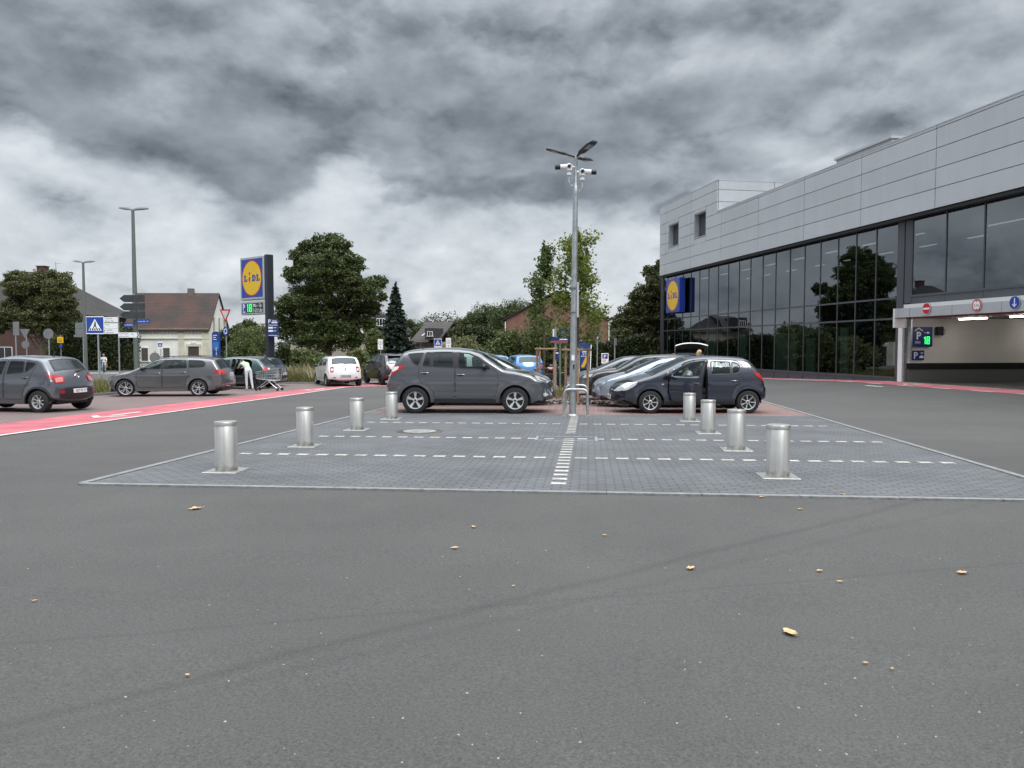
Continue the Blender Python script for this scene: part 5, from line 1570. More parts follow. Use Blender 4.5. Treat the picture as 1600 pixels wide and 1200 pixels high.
# ---- 7. white hatchback from behind
SAN = vary(HATCH, sx=1.05, sz=1.07, wb=2.59, W=.87, rw=.305, lean=.20, spokes=6, style='single', rim_mat=M_steelw, rim_k=.66, mirror_mat=M_trim, win_tint=[0, 0, 0])
san = Car(**SAN)
hd7 = PI / 2 + R(25)
pos7 = at(546, 38.6)
san.handle_mat = P_white
san.build('parked_car', 'white hatchback seen from behind at the end of the red lane', pos7 + Vector((-.9, 1.2, .008)), hd7, P_white, near=1, glass=M_cglass, rearglass=M_tglass)
san.part('tail_light', lambda k: (san.side_patch(k, [(3.84, 1.02), (3.98, 1.0), (4.04, .80), (3.95, .76), (3.86, .82)], .012), san.band_patch(k, [(1, .74), (.80, .74), (.76, .98), (.82, 1.02), (1, 1.0)], True, .012)), [M_tail])
san.part('clear_lens', lambda k: san.band_patch(k, [(.96, .80), (.82, .80), (.80, .92), (.96, .92)], True, .016), [M_tailc])
san.plate(.52, True, 'BOR N 700', mtx=mat('plate_grey', (.40, .41, .42), .5))
san.part('bumper_insert', lambda k: san.band_patch(k, [(-.95, .24), (.95, .24), (.95, .30), (-.95, .30)], True, .012, mirror=False), [M_trim])
san.part('reflector', lambda k: san.band_patch(k, [(.86, .425), (.66, .425), (.66, .46), (.86, .46)], True, .014), [M_trim])
san.part('emblem', lambda k: (san.band_patch(k, [(-.04, .86), (.04, .86), (.045, .90), (-.045, .90)], True, .016, mirror=False), san.band_patch(k, [(-.018, .78), (.018, .78), (.018, .82), (-.018, .82)], True, .016, mirror=False)), [M_trim])
wiper(san, 1.12, .05, -.45)
san.part('lettering', lambda k: san.band_patch(k, [(.60, .885), (.38, .885), (.38, .915), (.60, .915)], True, .013, mirror=False), [mat('badge_grey', (.3, .3, .3), .4)])
# ---- 8. black SUV beside it
TUC = vary(SUV, sx=1.06, sz=.97, wb=2.68, W=.93, rw=.345, spokes=5, style='double', rim_mat=M_rimd, win_tint=[0, 1, 1, 1])
tuc = Car(**TUC)
tuc.build('parked_car', 'black SUV parked between the white hatchback and the graphite SUV', at(628, 40.2) + Vector((-.9, 1.3, .008)), PI / 2 + R(27), P_black, near=1, glass=M_tglass, rearglass=M_tglass)
tuc.part('tail_light', lambda k: tuc.band_patch(k, [(1, .90), (.5, .93), (.5, 1.0), (1, 1.04)], True, .012), [mat('smoked_red', (.10, .01, .012), .15, coat=1)])
tuc.part('bumper_insert', lambda k: tuc.band_patch(k, [(-.9, .42), (.9, .42), (.9, .52), (-.9, .52)], True, .012, mirror=False), [M_rim])
tuc.part('spoiler', lambda k: k.box(tuc.strip_pt(tuc.u_at(tuc.bp[16]), 0, -.01), (.28, 1.25, .03), bev=.01), M_trim)
# ---- 9. silver people carrier behind the graphite SUV
mpv = Car(**vary(HATCH, sx=1.10, sz=1.16, wb=2.65, W=.9, rw=.31, mirror_mat=P_silver))
mpv.build('parked_car', 'silver compact van nose out behind the graphite SUV', Vector((-.85, 23.6, zt(-.85, 23.6) + .008)), heading(1, -.07), P_silver, near=-1, doors=False, glass=M_cglass)
mpv.part('headlight', lambda k: (mpv.side_patch(k, [(.06, .62), (.20, .74), (.46, .84), (.42, .76), (.24, .64)], .010),), [M_head])
mpv.part('grille', lambda k: (mpv.band_patch(k, [(-.5, .58), (.5, .58), (.5, .72), (-.5, .72)], False, .01, mirror=False), mpv.band_patch(k, [(-.8, .25), (.8, .25), (.7, .45), (-.7, .45)], False, .01, mirror=False)), [M_trim])
# ---- 10. two blue cars farther back
for i, (px, y_, lab, pc, hx) in enumerate(((824, 41.5, 'bright blue hatchback seen from behind beyond the silver compact van', P_blue, .25), (774, 43.0, 'pale blue car half hidden behind the silver compact van roof', P_blue, .25))):
    b_ = Car(**vary(HATCH, sx=1.04, sz=1.12, W=.88, mirror_mat=pc))
    p = at(px, y_)
    b_.build('parked_car', lab, Vector((p.x - .3, p.y + 1.6, p.z + .008)), PI / 2 + hx, pc, near=1, doors=False, rearglass=M_tglass, simple=True)
    b_.part('tail_light', lambda k: b_.band_patch(k, [(1, .80), (.80, .82), (.80, 1.0), (1, 1.0)], True, .012), [M_tail])
    b_.plate(.56, True, None)
# ---- 11. pale blue hatchback behind the navy one
pal = Car(**vary(HATCH, sx=1.06, sz=1.03, W=.87, mirror_mat=P_pale))
pal.build('parked_car', 'pale silver blue car side by side behind the dark blue hatchback', Vector((4.42, 22.7, zt(4.4, 22.7) + .008)), heading(-1, .10), P_pale, near=1, doors=False)
pal.part('headlight', lambda k: (pal.side_patch(k, [(.06, .56), (.20, .68), (.46, .78), (.42, .70), (.24, .58)], .010),), [M_headd])
pal.part('grille', lambda k: (pal.band_patch(k, [(-.5, .52), (.5, .52), (.5, .64), (-.5, .64)], False, .01, mirror=False), pal.band_patch(k, [(-.8, .25), (.8, .25), (.7, .42), (-.7, .42)], False, .01, mirror=False)), [M_trim])
# ---- 12. dark brown SUV
bmw = Car(**vary(SUV, sx=1.05, sz=.90, wb=2.76, W=.90, rw=.335, rim_mat=M_rim, spokes=5, style='double', win_tint=[0, 0, 0, 0]))
bmw.build('parked_car', 'dark brown compact SUV in the third bay, nose towards the staked tree', Vector((4.52, 26.3, zt(4.5, 26.3) + .008)), heading(-1, .10), P_brown, near=1, glass=M_cglass)
bmw.part('headlight', lambda k: (bmw.side_patch(k, [(.12, .74), (.24, .84), (.50, .885), (.44, .80), (.26, .74)], .010),), [M_head])
bmw.part('grille', lambda k: (bmw.band_patch(k, [(.30, .66), (.06, .66), (.06, .82), (.28, .82)], False, .01), bmw.band_patch(k, [(-.8, .36), (.8, .36), (.7, .5), (-.7, .5)], False, .01, mirror=False)), [M_trim])
bmw.part('wheel_arch', lambda k: flare(bmw, k, .06, .012), [M_trim])
# ---- 13. another car beyond the dark one, and the white car with its tailgate up
gre = Car(**vary(HATCH, sx=1.08, sz=1.06, W=.88, mirror_mat=P_silver))
gre.build('parked_car', 'dark grey car beyond the brown compact SUV, only its bonnet line showing', Vector((4.35, 29.6, zt(4.3, 29.6) + .008)), heading(-1, .10), P_grey, near=1, doors=False, simple=True)
wht = Car(**vary(SUV, sx=1.0, sz=.97, W=.89, mirror_mat=P_white, win_tint=[0, 1, 1, 1]))
wht.build('parked_car', 'white car with its tailgate raised, behind the brown compact SUV', at(1069, 35.2) + Vector((0, 0, .008)), heading(.10, .99), P_white, near=1, doors=False, rearglass=M_tglass, gate_open=97, simple=True)
# ================================================================ trees and plants
M_bark = mat('bark', (.085, .07, .055), .95, noise=(14, .4), bump=(18, .8))
M_stem = mat('green_stem', (.09, .10, .05), .8)
L_oak = leaf_mat('oak_leaves', (.026, .042, .015), (.115, .145, .045), .22)
L_lime = leaf_mat('lime_leaves', (.036, .050, .017), (.15, .155, .058), .25)
L_young = leaf_mat('young_leaves', (.075, .12, .022), (.26, .29, .065), .42)
L_young2 = leaf_mat('young_dark_leaves', (.04, .075, .02), (.14, .18, .05), .32)
L_hedge = leaf_mat('hedge_leaves', (.018, .030, .012), (.066, .084, .028), .2)
L_bush = leaf_mat('bush_leaves', (.038, .062, .018), (.155, .18, .06), .3)
L_pale = leaf_mat('pale_bush_leaves', (.07, .085, .035), (.22, .22, .10), .3)
L_fir = leaf_mat('fir_needles', (.014, .026, .018), (.042, .064, .046), .12)
L_weed = leaf_mat('weed_blades', (.05, .065, .016), (.24, .21, .08), .3)
L_bloom = leaf_mat('seed_heads', (.22, .17, .09), (.50, .45, .32), .3)
class Leaves:
    def __init__(s): s.v, s.n = [], 0
    def cloud(s, c, r, n, size, rnd, shell=.55, flat=1.0, stretch=1.6, droop=0.0):
        """n leaf blades in an ellipsoid, thicker towards its skin"""
        c, r = np.array(c, float), np.array(r if hasattr(r, '__len__') else (r, r, r), float)
        d = rnd.normal(size=(n, 3)); d /= np.linalg.norm(d, axis=1)[:, None]
        q = rnd.random(n) ** (1 / 3.0); q = shell * (1 - (1 - q) * .55) + (1 - shell) * q
        lump = 1 + .30 * np.sin(d[:, 0] * 5 + c[0]) * np.sin(d[:, 1] * 6 + c[1] * 2) + .22 * np.sin(d[:, 2] * 9 + c[2])
        p = c + d * r * (q * lump)[:, None]
        s.blades(p, size, rnd, flat, stretch, d, droop)
    def blades(s, p, size, rnd, flat=1.0, stretch=1.6, d=None, droop=0.0):
        n = len(p)
        a = rnd.normal(size=(n, 3)); a[:, 2] = a[:, 2] * flat - droop
        if d is not None: a += d * .4
        a /= np.linalg.norm(a, axis=1)[:, None]
        b = rnd.normal(size=(n, 3)); b = np.cross(a, b); b /= np.linalg.norm(b, axis=1)[:, None]
        sz = size * rnd.uniform(.6, 1.35, n)[:, None]
        a, b = a * sz * stretch * .5, b * sz * .5
        s.v.append(np.stack([p - a, p + b * .9 - a * .1, p + a, p - b * .9 - a * .1], 1).reshape(-1, 3)); s.n += n
    def build(s, name, mt, parent=None):
        v = np.concatenate(s.v).astype(np.float32)
        me = bpy.data.meshes.new(name)
        n = len(v) // 4
        me.vertices.add(len(v)); me.vertices.foreach_set('co', v.ravel())
        me.loops.add(4 * n); me.loops.foreach_set('vertex_index', np.arange(4 * n, dtype=np.int32))
        me.polygons.add(n); me.polygons.foreach_set('loop_start', np.arange(0, 4 * n, 4, dtype=np.int32)); me.polygons.foreach_set('loop_total', np.full(n, 4, dtype=np.int32))
        me.materials.append(mt); me.update(calc_edges=True)
        o = bpy.data.objects.new(name, me); col.objects.link(o)
        if parent is not None: o.parent = parent
        return o
def limb(k, p, q, r0, r1, rnd, n=6, wob=.06):
    p, q = Vector(p), Vector(q); L = (q - p).length
    pts = [p.lerp(q, i / n) + Vector(rnd.normal(size=3)) * wob * L * (0 if i in (0, n) else .5) + Vector((0, 0, .10 * L * math.sin(PI * i / n))) for i in range(n + 1)]
    k.tube(pts, [r0 + (r1 - r0) * i / n for i in range(n + 1)], 7)
    return pts
def tree(name, label, loc, H, clumps, leafm, tr, th, n, leaf, seed, group=None, shell=.5, cat='tree'):
    """clumps: (x, y, z, radius or radii) relative to the foot; a limb runs to each"""
    rnd = np.random.default_rng(seed)
    t = thing(name, label, cat, loc, 0, group)
    k = MB()
    top = Vector((0, 0, th * 1.9))
    tp = limb(k, (0, 0, -.1), (.02 * th, .0, th), tr * 1.25, tr * .85, rnd, 6, .02)
    limb(k, tp[-1], Vector((0, 0, H * .85)), tr * .85, tr * .08, rnd, 8, .05)
    for c in clumps:
        z = min(max(th * .7, c[2] - abs(c[0]) * .8 - .5), H * .7)
        limb(k, (0, 0, z), c[:3], tr * .38, tr * .08, rnd, 6, .10)
    k.build('trunk', M_bark, t, smooth=60)
    lv = Leaves()
    vol = [np.prod(np.atleast_1d(c[3]) * np.ones(3)) ** (2 / 3.) for c in clumps]
    for c, v in zip(clumps, vol):
        r = np.atleast_1d(c[3]) * np.ones(3)
        m = int(n * v / sum(vol))
        lv.cloud(c[:3], r, int(m * .72), leaf, rnd, shell)
        for _ in range(9):   # sprays that break the outline
            d = rnd.normal(size=3); d /= np.linalg.norm(d); d[2] = abs(d[2]) * .8 if rnd.random() < .7 else d[2]
            lv.cloud(np.array(c[:3]) + d * r * rnd.uniform(.88, 1.12), r.mean() * rnd.uniform(.16, .30), int(m * .031), leaf, rnd, .3)
    lv.build('crown', leafm, t)
    return t
def px_clumps(Y, base_px, lst, seed, zoff=None, dsp=.8):
    """crown lumps given as (column, row, pixel radius); depth is scattered, so the crown is as deep as wide"""
    rnd = np.random.default_rng(seed); b = at(base_px, Y); out = []
    for px, py, r in lst:
        x = (px - base_px) / 1200 * Y; z = hz(py, Y) - b.z; rr = r / 1200 * Y
        out.append((x, rnd.uniform(-1, 1) * dsp * rr * 1.1, z, (rr * .90, rr * 1.0, rr * .80)))
    return b, out
# the big dark oak by the pylon sign
b, cl = px_clumps(70, 513, [(480, 415, 24), (500, 385, 22), (530, 388, 22), (553, 415, 22), (515, 425, 34), (470, 400, 15), (462, 430, 16), (545, 440, 26), (575, 455, 24), (592, 440, 13), (470, 470, 28), (452, 480, 18), (500, 475, 36), (540, 485, 32), (578, 480, 18), (462, 510, 26), (500, 520, 34), (540, 520, 30), (480, 385, 12), (440, 500, 12), (575, 505, 14), (445, 520, 12), (520, 372, 10), (600, 465, 8), (556, 530, 14), (470, 530, 14)], 5)
tree('oak_tree', 'big dark round oak tree beside the tall yellow and blue pylon sign', b, 11.8, cl, L_oak, .36, 3.2, 120000, .125, 11)
# lime tree before the dark hip roofed house
b, cl = px_clumps(74, 66, [(45, 445, 24), (75, 440, 26), (100, 455, 22), (30, 460, 20), (60, 470, 30), (95, 480, 26), (25, 490, 24), (55, 498, 24), (12, 500, 16), (85, 500, 20), (112, 470, 12), (35, 432, 12), (70, 512, 12), (8, 512, 10), (118, 492, 9)], 8)
tree('lime_tree', 'bushy yellowish green tree in front of the dark hipped roof', b, 8.2, cl, L_lime, .24, 3.2, 62000, .13, 12)
# fir
def fir(name, label, px, Y, top, width, seed, group=None):
    rnd = np.random.default_rng(seed); p = at(px, Y); H = hz(top, Y) - p.z; Wd = width / 1200 * Y / 2
    t = thing(name, label, 'tree', p, 0, group)
    k = MB(); k.tube([(0, 0, -.1), (0, 0, H * .5), (0, 0, H)], [.05 * Wd + .10, .07, .015], 7)
    lv = Leaves()
    nl = 26
    for i in range(nl):
        f = i / nl; z = H * (.10 + .88 * f); rr = Wd * (1 - f) ** .85 * rnd.uniform(.8, 1.12) + .05
        nb = int(6 + 7 * (1 - f)); a0 = rnd.uniform(0, 6)
        for j in range(nb):
            a = a0 + 2 * PI * j / nb + rnd.uniform(-.2, .2); q = rr * rnd.uniform(.58, 1.28)
            e = np.array([q * math.cos(a), q * math.sin(a), z - q * .16 + q * .05]); s0 = np.array([0, 0, z + q * .12])
            k.tube([s0, e], [.025, .006], 4, cap=False)
            m = int(22 + 50 * q / Wd); tt = rnd.random(m)[:, None] ** .7
            c = s0 + (e - s0) * tt; c = c + rnd.normal(size=(m, 3)) * np.array([.10, .10, .07]) * (q * (.5 + .6 * (1 - tt)))
            c[:, 2] += .02 * q
            lv.blades(c, .20, rnd, .5, 1.9)
    lv.cloud((0, 0, H * .985), (.08, .08, .25), 40, .14, rnd)
    k.build('trunk', M_bark, t); lv.build('crown', L_fir, t)
    return t
fir('fir_tree', 'tall dark conifer standing between the oak and the slate roofed houses', 619, 62, 443, 62, 3)
# background belt of trees behind the houses
far = [(690, 505, 112, 30, 14), (715, 500, 115, 24, 12), (740, 490, 108, 26, 15), (765, 478, 105, 30, 18), (795, 470, 100, 34, 22), (824, 482, 96, 30, 20), (655, 508, 130, 22, 10), (400, 520, 85, 40, 20), (372, 510, 90, 26, 15), (388, 500, 100, 20, 10), (955, 505, 90, 22, 16), (640, 500, 130, 20, 9), (575, 520, 110, 30, 12)]
labs = ['round dark tree just right of the white gabled roof', 'dark tree behind the small white gable', 'mid green tree at the foot of the tall wooded rise', 'tall leafy tree on the rise behind the bushes', 'tallest leafy tree of the rise, beside the brick house', 'leafy tree touching the brick house roof', 'low distant tree above the slate roof', 'dark tree between the white house and the pylon sign', 'tree rising beside the triangular give way sign', 'small spiky tree top by the give way sign', 'dark tree behind the brick house corner', 'far small tree above the slate ridge', 'tree behind the dormer house']
labs = [l.replace(' right of', ' past') for l in labs]
for i, ((px, py, Y, w, h), lab) in enumerate(zip(far, labs)):
    p = at(px, Y); H = hz(py, Y) - p.z; rw_ = w / 1200 * Y; rnd = random.Random(i)
    cl = [(rnd.uniform(-.7, .7) * rw_, rnd.uniform(-.6, .6) * rw_, H * f - rw_ * .2, (rw_ * rnd.uniform(.45, .7),) * 3) for f in (.45, .55, .62, .70, .78, .84, .88, .5)]
    cl += [(0, 0, H - rw_ * .42, (rw_ * .42,) * 3)]
    tree('broadleaf_tree', lab, p, H, cl, (L_oak, L_bush, L_hedge)[i % 3] if i != 4 else L_oak, .18, H * .25, 19000, .13, 40 + i, 'trees behind the houses')
# right hand tree beside the store corner
b, cl = px_clumps(64, 1005, [(1018, 425, 14), (1022, 450, 22), (1005, 465, 22), (995, 490, 26), (1025, 485, 28), (975, 505, 20), (1005, 520, 30), (1035, 515, 20), (968, 525, 16), (985, 540, 22), (1020, 545, 24), (962, 545, 12), (1030, 412, 8), (1045, 440, 16)], 9)
tree('lime_tree', 'tall olive green tree at the far corner of the store', b, 8.4, cl, L_lime, .22, 1.6, 46000, .14, 15)
# the woods on the skyline
lv = Leaves(); rnd = np.random.default_rng(3)
for i in range(125):
    px = rnd.uniform(-120, 1250) if i < 95 else rnd.uniform(-900, -100); Y = rnd.uniform(190, 320); p = at(px, Y); H = rnd.uniform(6.5, 11) * (1.0 if 560 < px < 860 or px > 1300 or px < -50 else .55)
    lv.cloud((p.x, p.y, p.z + H * .55), (H * .6, H * .5, H * .5), 2600, .36, rnd, .75)
tag(lv.build('woods', L_hedge), 'dark line of distant woods closing the horizon behind the houses', 'woods', kind='stuff')
# ---------------------------------------------------------------- hedges and bushes
def hedge(label, a, b_, w, h, n, leafm, seed, size=.13, lump=.12, name='hedge'):
    rnd = np.random.default_rng(seed); a, b_ = Vector(a[:2]), Vector(b_[:2]); L = (b_ - a).length; d = (b_ - a) / L; nn = Vector((-d.y, d.x))
    t = thing(name, label, 'hedge', (a.x, a.y, 0))
    q = rnd.random((n, 3)); face = rnd.random(n)
    hh = h * (1 + lump * np.sin(q[:, 0] * L * .9) * .6 + lump * np.sin(q[:, 0] * L * .31 + 1))
    u = q[:, 0] * L; v = (q[:, 1] - .5) * w; z = q[:, 2] * hh
    m1 = face < .45; v[m1] = np.sign(q[m1, 1] - .5) * w * .5 * (1 + rnd.normal(size=m1.sum()) * .12)
    m2 = face > .70; z[m2] = hh[m2] * (1 + rnd.normal(size=m2.sum()) * .05)
    px_, py_ = d.x * u + nn.x * v, d.y * u + nn.y * v
    g = np.array([zt(a.x + x, a.y + y) for x, y in zip(px_[::1], py_[::1])])
    lv = Leaves(); lv.blades(np.stack([px_, py_, g + z], 1), size, rnd, 1, 1.5); lv.build('foliage', leafm, t)
    k = MB(); c = d * (L / 2)
    m_ = int(L / 1.5) + 1
    for i in range(m_):
        pp = d * (L * (i + .5) / m_); gz = zt(a.x + pp.x, a.y + pp.y)
        k.tube([(pp.x, pp.y, gz - .1), (pp.x + .05, pp.y, gz + h * .45), (pp.x - .03, pp.y + .04, gz + h * .8)], [.05, .035, .015], 5)
    k.build('stem', M_bark, t)
    return t
hedge('long dark clipped hedge behind the parked cars and the staked trees', at(700, 60), at(1010, 62), 1.6, 2.95, 60000, L_hedge, 21, .12)
hedge('dark hedge between the brick house and the white house', at(92, 84), at(203, 80), 2.6, 4.3, 40000, L_hedge, 22, .15, .16)
def bush(label, px, Y, w, top, leafm, seed, n=2600, size=.12, name='bush', group=None):
    rnd = np.random.default_rng(seed); p = at(px, Y); H = hz(top, Y) - p.z; r = w / 1200 * Y / 2
    t = thing(name, label, 'bush', p, 0, group)
    lv = Leaves(); rr = random.Random(seed); k = MB()
    for i in range(9):
        c = (rr.uniform(-.7, .7) * r, rr.uniform(-.6, .6) * r, H * rr.uniform(.3, .78)); lv.cloud(c, (r * .45, r * .45, H * .28), n // 5, size * .75, rnd, .4)
        k.tube([(0, 0, -.05), (c[0] * .5, c[1] * .5, c[2] * .6), c], [.03, .02, .01], 5)
    k.build('stem', M_bark, t); lv.build('foliage', leafm, t)
bush('pale yellow green bush at the start of the long hedge', 738, 58, 92, 524, L_pale, 31, 5200, .16)
bush('tall green shrub under the brick house roof', 850, 57, 70, 505, L_bush, 32, 4600, .16)
bush('green shrub before the long hedge near the yellow bush', 790, 57.5, 60, 512, L_bush, 39, 4200, .16)
bush('light green rounded shrub below the dormer house', 583, 56, 36, 514, L_bush, 33, 3400, .14)
bush('low olive shrubs spreading under the oak', 478, 54, 75, 545, L_bush, 34, 3800, .15)
bush('low olive shrub between the oak and the conifer', 550, 54, 60, 547, L_bush, 35, 3200, .15)
bush('round dark bush at the foot of the pylon sign', 440, 50, 26, 536, L_hedge, 36, 2200, .13)
bush('small round bush beside the low tiled roof', 397, 64, 22, 538, L_bush, 37, 1600, .14)
bush('climbing shrub at the corner of the white house', 204, 81, 22, 545, L_bush, 38, 1600, .14)
bush('shrub with yellowing leaves beside the dark house', 88, 82, 46, 520, L_lime, 41, 3000, .16)
bush('olive shrubs below the far store corner tree', 985, 63, 80, 545, L_bush, 42, 3200, .17)
# ---------------------------------------------------------------- weeds in the verges
def weeds(name, label, pts, n, hmin, hmax, seed, leafm=L_weed, w=.013):
    """grass and weed blades over an area given by two plan lines"""
    rnd = np.random.default_rng(seed); A, B = pts; m = len(A) - 1
    t_ = rnd.random(n) * m; i = np.minimum(t_.astype(int), m - 1); f = (t_ - i)[:, None]
    A, B = np.array([tuple(p[:2]) for p in A]), np.array([tuple(p[:2]) for p in B])
    pa, pb = A[i] + (A[i + 1] - A[i]) * f, B[i] + (B[i + 1] - B[i]) * f
    q = rnd.random(n)[:, None]; p = pa + (pb - pa) * q
    tuft = .35 + .65 * (.5 + .5 * np.sin(p[:, 0] * 2.1 + seed) * np.sin(p[:, 1] * 1.7 + seed * 2))
    h = rnd.uniform(hmin, hmax, n) * tuft
    g = np.array([zt(x, y) for x, y in p])
    a = rnd.uniform(0, 6.28, n); lean = rnd.normal(size=(n, 2)) * .35 * h[:, None]
    base = np.column_stack([p, g]); tip = base + np.column_stack([lean, h]); mid = base + np.column_stack([lean * .3, h * .55])
    s = np.column_stack([np.cos(a), np.sin(a), np.zeros(n)]) * (w * rnd.uniform(.5, 1.3, n))[:, None]
    lv = Leaves(); lv.v.append(np.stack([base - s * .6, mid - s, tip, mid + s], 1).reshape(-1, 3))
    return tag(lv.build(name, leafm), label, 'weeds', kind='stuff')
V2 = lambda x, y: (x, y)
weeds('verge_weeds', 'rough green and straw weeds growing along the parking strip kerb', ([V2(p.x, p.y) for p in vA], [V2(p.x, p.y) for p in vB]), 34000, .12, .75, 1)
weeds('verge_weeds', 'tall flowering weeds in the bed beside the white hatchback', ([(-17.0, 44), (-13.6, 42.2), (-8.9, 42.4)], [(-19, 51), (-14, 51), (-9.5, 51)]), 26000, .2, 1.15, 2)
weeds('seed_heads', 'pale seed heads standing over the weeds beside the white hatchback', ([(-14.5, 42.6), (-9.3, 42.8)], [(-16, 49), (-10, 49)]), 900, .75, 1.3, 3, L_bloom, .05)
weeds('verge_weeds', 'low weeds on the strip behind the blue cars', ([(-8.3, 46.9), (3.2, 46.5)], [(-8.3, 50), (3.2, 49.6)]), 9000, .1, .5, 4)
weeds('meadow_grass', 'dry pale meadow grass in front of the far bushes', ([(-21, 52.3), (0, 52.3)], [(-26, 66), (0, 66)]), 26000, .1, .45, 5)
# ---------------------------------------------------------------- the two staked young trees
M_wood = mat('stake_wood', (.30, .195, .13), .85, noise=(9, .3), bump=(30, .3))
def stakes(label, p, r, n, h, a0):
    t = thing('tree_stakes', label, 'tree stakes', p, 0, 'wooden stake frames round the young trees')
    P = [Vector((r * math.cos(a0 + 2 * PI * i / n), r * math.sin(a0 + 2 * PI * i / n), 0)) for i in range(n)]
    for q in P:
        k = MB(); k.tube([q + Vector((0, 0, -.1)), q + Vector((.005, 0, h))], [.042, .038], 8); k.build('stake', M_wood, t, smooth=40)
    for zz in (h - .07,):
        for a, b_ in zip(P, P[1:] + P[:1]):
            o_ = (a + b_).normalized() * .045; e_ = (b_ - a).normalized() * .12
            k = MB(); k.tube([a + o_ - e_ + Vector((0, 0, zz)), b_ + o_ + e_ + Vector((0, 0, zz))], .035, 8); k.build('rail', M_wood, t, smooth=40)
    k = MB()
    for q in P: k.tube([q * .95 + Vector((0, 0, h * .62)), (0, 0, h * .66)], .012, 5)
    k.build('strap', M_trim, t)
pA = Vector((2.05, 24.2, zt(2.05, 24.2))); pB = Vector((1.25, 30.5, zt(1.2, 30.5)))
stakes('stake frame of the nearer young tree, just behind the lamp post', pA, .40, 3, 1.75, .5)
stakes('stake frame of the farther slim young tree', pB, .42, 3, 1.85, 2.2)
def young(label, p, H, n, lm, seed, wd, z0, leaf):
    rnd = np.random.default_rng(seed); t = thing('young_tree', label, 'tree', p)
    k = MB(); k.tube([(0, 0, -.05), (.03, 0, H * .4), (-.02, .02, H * .75), (0, 0, H)], [.05, .04, .022, .006], 7)
    lv = Leaves()
    for i in range(32):
        z = z0 + (H - z0 - .25) * (i / 31) ** .9; a = rnd.uniform(0, 6.28); L = wd * rnd.uniform(.45, 1.1) * (1 - .72 * ((z - z0) / (H - z0)) ** 1.4)
        e = Vector((L * math.cos(a), L * math.sin(a), z + L * .55)); s0 = Vector((0, 0, z - .15))
        k.tube([s0, s0.lerp(e, .55) + Vector((0, 0, -.04)), e], [.014, .010, .004], 5, cap=False)
        for _ in range(5):
            c = s0.lerp(e, rnd.uniform(.35, 1.05)); lv.cloud((c.x, c.y, c.z), .18 + .16 * rnd.random(), n // 130, leaf, rnd, .1, .7, 1.3)
    lv.cloud((0, 0, H - .1), (.08, .08, .3), n // 40, leaf, rnd, .2)
    k.build('trunk', M_bark, t, smooth=50); lv.build('crown', lm, t)
young('young tree with sparse yellow green leaves behind the lamp post', pA, hz(366, 24.2) - pA.z, 5000, L_young, 51, 1.2, 1.85, .075)
young('slim young tree with darker leaves and a pale trunk, behind the SUV', pB, hz(385, 30.5) - pB.z, 3000, L_young2, 52, .95, 2.4, .085)
k = MB()
rnd_ = random.Random(4)
for i in range(260):
    a, r_ = rnd_.uniform(0, 6.28), rnd_.uniform(0, 1) ** .5 * 1.0; x, y = pA.x + r_ * math.cos(a) * 1.15, pA.y + r_ * math.sin(a)
    k.box((x, y, zt(x, y) + .03), (rnd_.uniform(.03, .10), rnd_.uniform(.03, .10), .06), rot=Matrix.Rotation(a, 3, 'Z') @ Matrix.Rotation(rnd_.uniform(-.5, .5), 3, 'X'), m=rnd_.choice((0, 0, 1)))
tag(k.build('bark_mulch', [mat('mulch', (.06, .04, .03), .95), mat('cobble_grey', (.24, .23, .21), .9)]), 'dark bark and stones strewn round the nearer staked tree', 'mulch', kind='stuff')
weeds('tree_bed_weeds', 'low green weeds between the two staked trees', ([(.4, 26), (2.4, 26)], [(.4, 33), (2.4, 33)]), 1800, .08, .45, 6)
# ================================================================ houses
def tile_mat(name, c1, c2, row=.34, rows_var=.35):
    mt, nt, b, n, l, m = nodes_of(name)
    tc = n('ShaderNodeTexCoord'); sp = n('ShaderNodeSeparateXYZ'); l(tc.outputs['Object'], sp.inputs[0])
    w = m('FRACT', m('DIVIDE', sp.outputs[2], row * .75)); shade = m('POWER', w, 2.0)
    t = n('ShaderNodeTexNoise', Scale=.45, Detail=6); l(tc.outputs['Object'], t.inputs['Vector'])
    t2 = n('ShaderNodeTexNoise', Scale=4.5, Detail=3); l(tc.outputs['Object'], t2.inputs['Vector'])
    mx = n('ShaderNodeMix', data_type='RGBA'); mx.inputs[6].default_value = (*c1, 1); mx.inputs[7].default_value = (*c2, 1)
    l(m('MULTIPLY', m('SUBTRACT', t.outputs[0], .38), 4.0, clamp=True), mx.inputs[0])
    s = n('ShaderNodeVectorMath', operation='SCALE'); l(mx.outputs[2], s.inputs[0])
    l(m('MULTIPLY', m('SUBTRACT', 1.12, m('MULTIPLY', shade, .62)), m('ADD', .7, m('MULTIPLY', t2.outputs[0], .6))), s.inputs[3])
    l(s.outputs[0], b.inputs['Base Color']); b.inputs['Roughness'].default_value = .8
    bp = n('ShaderNodeBump', Strength=.6, Distance=.06); l(w, bp.inputs['Height']); l(bp.outputs[0], b.inputs['Normal'])
    return mt
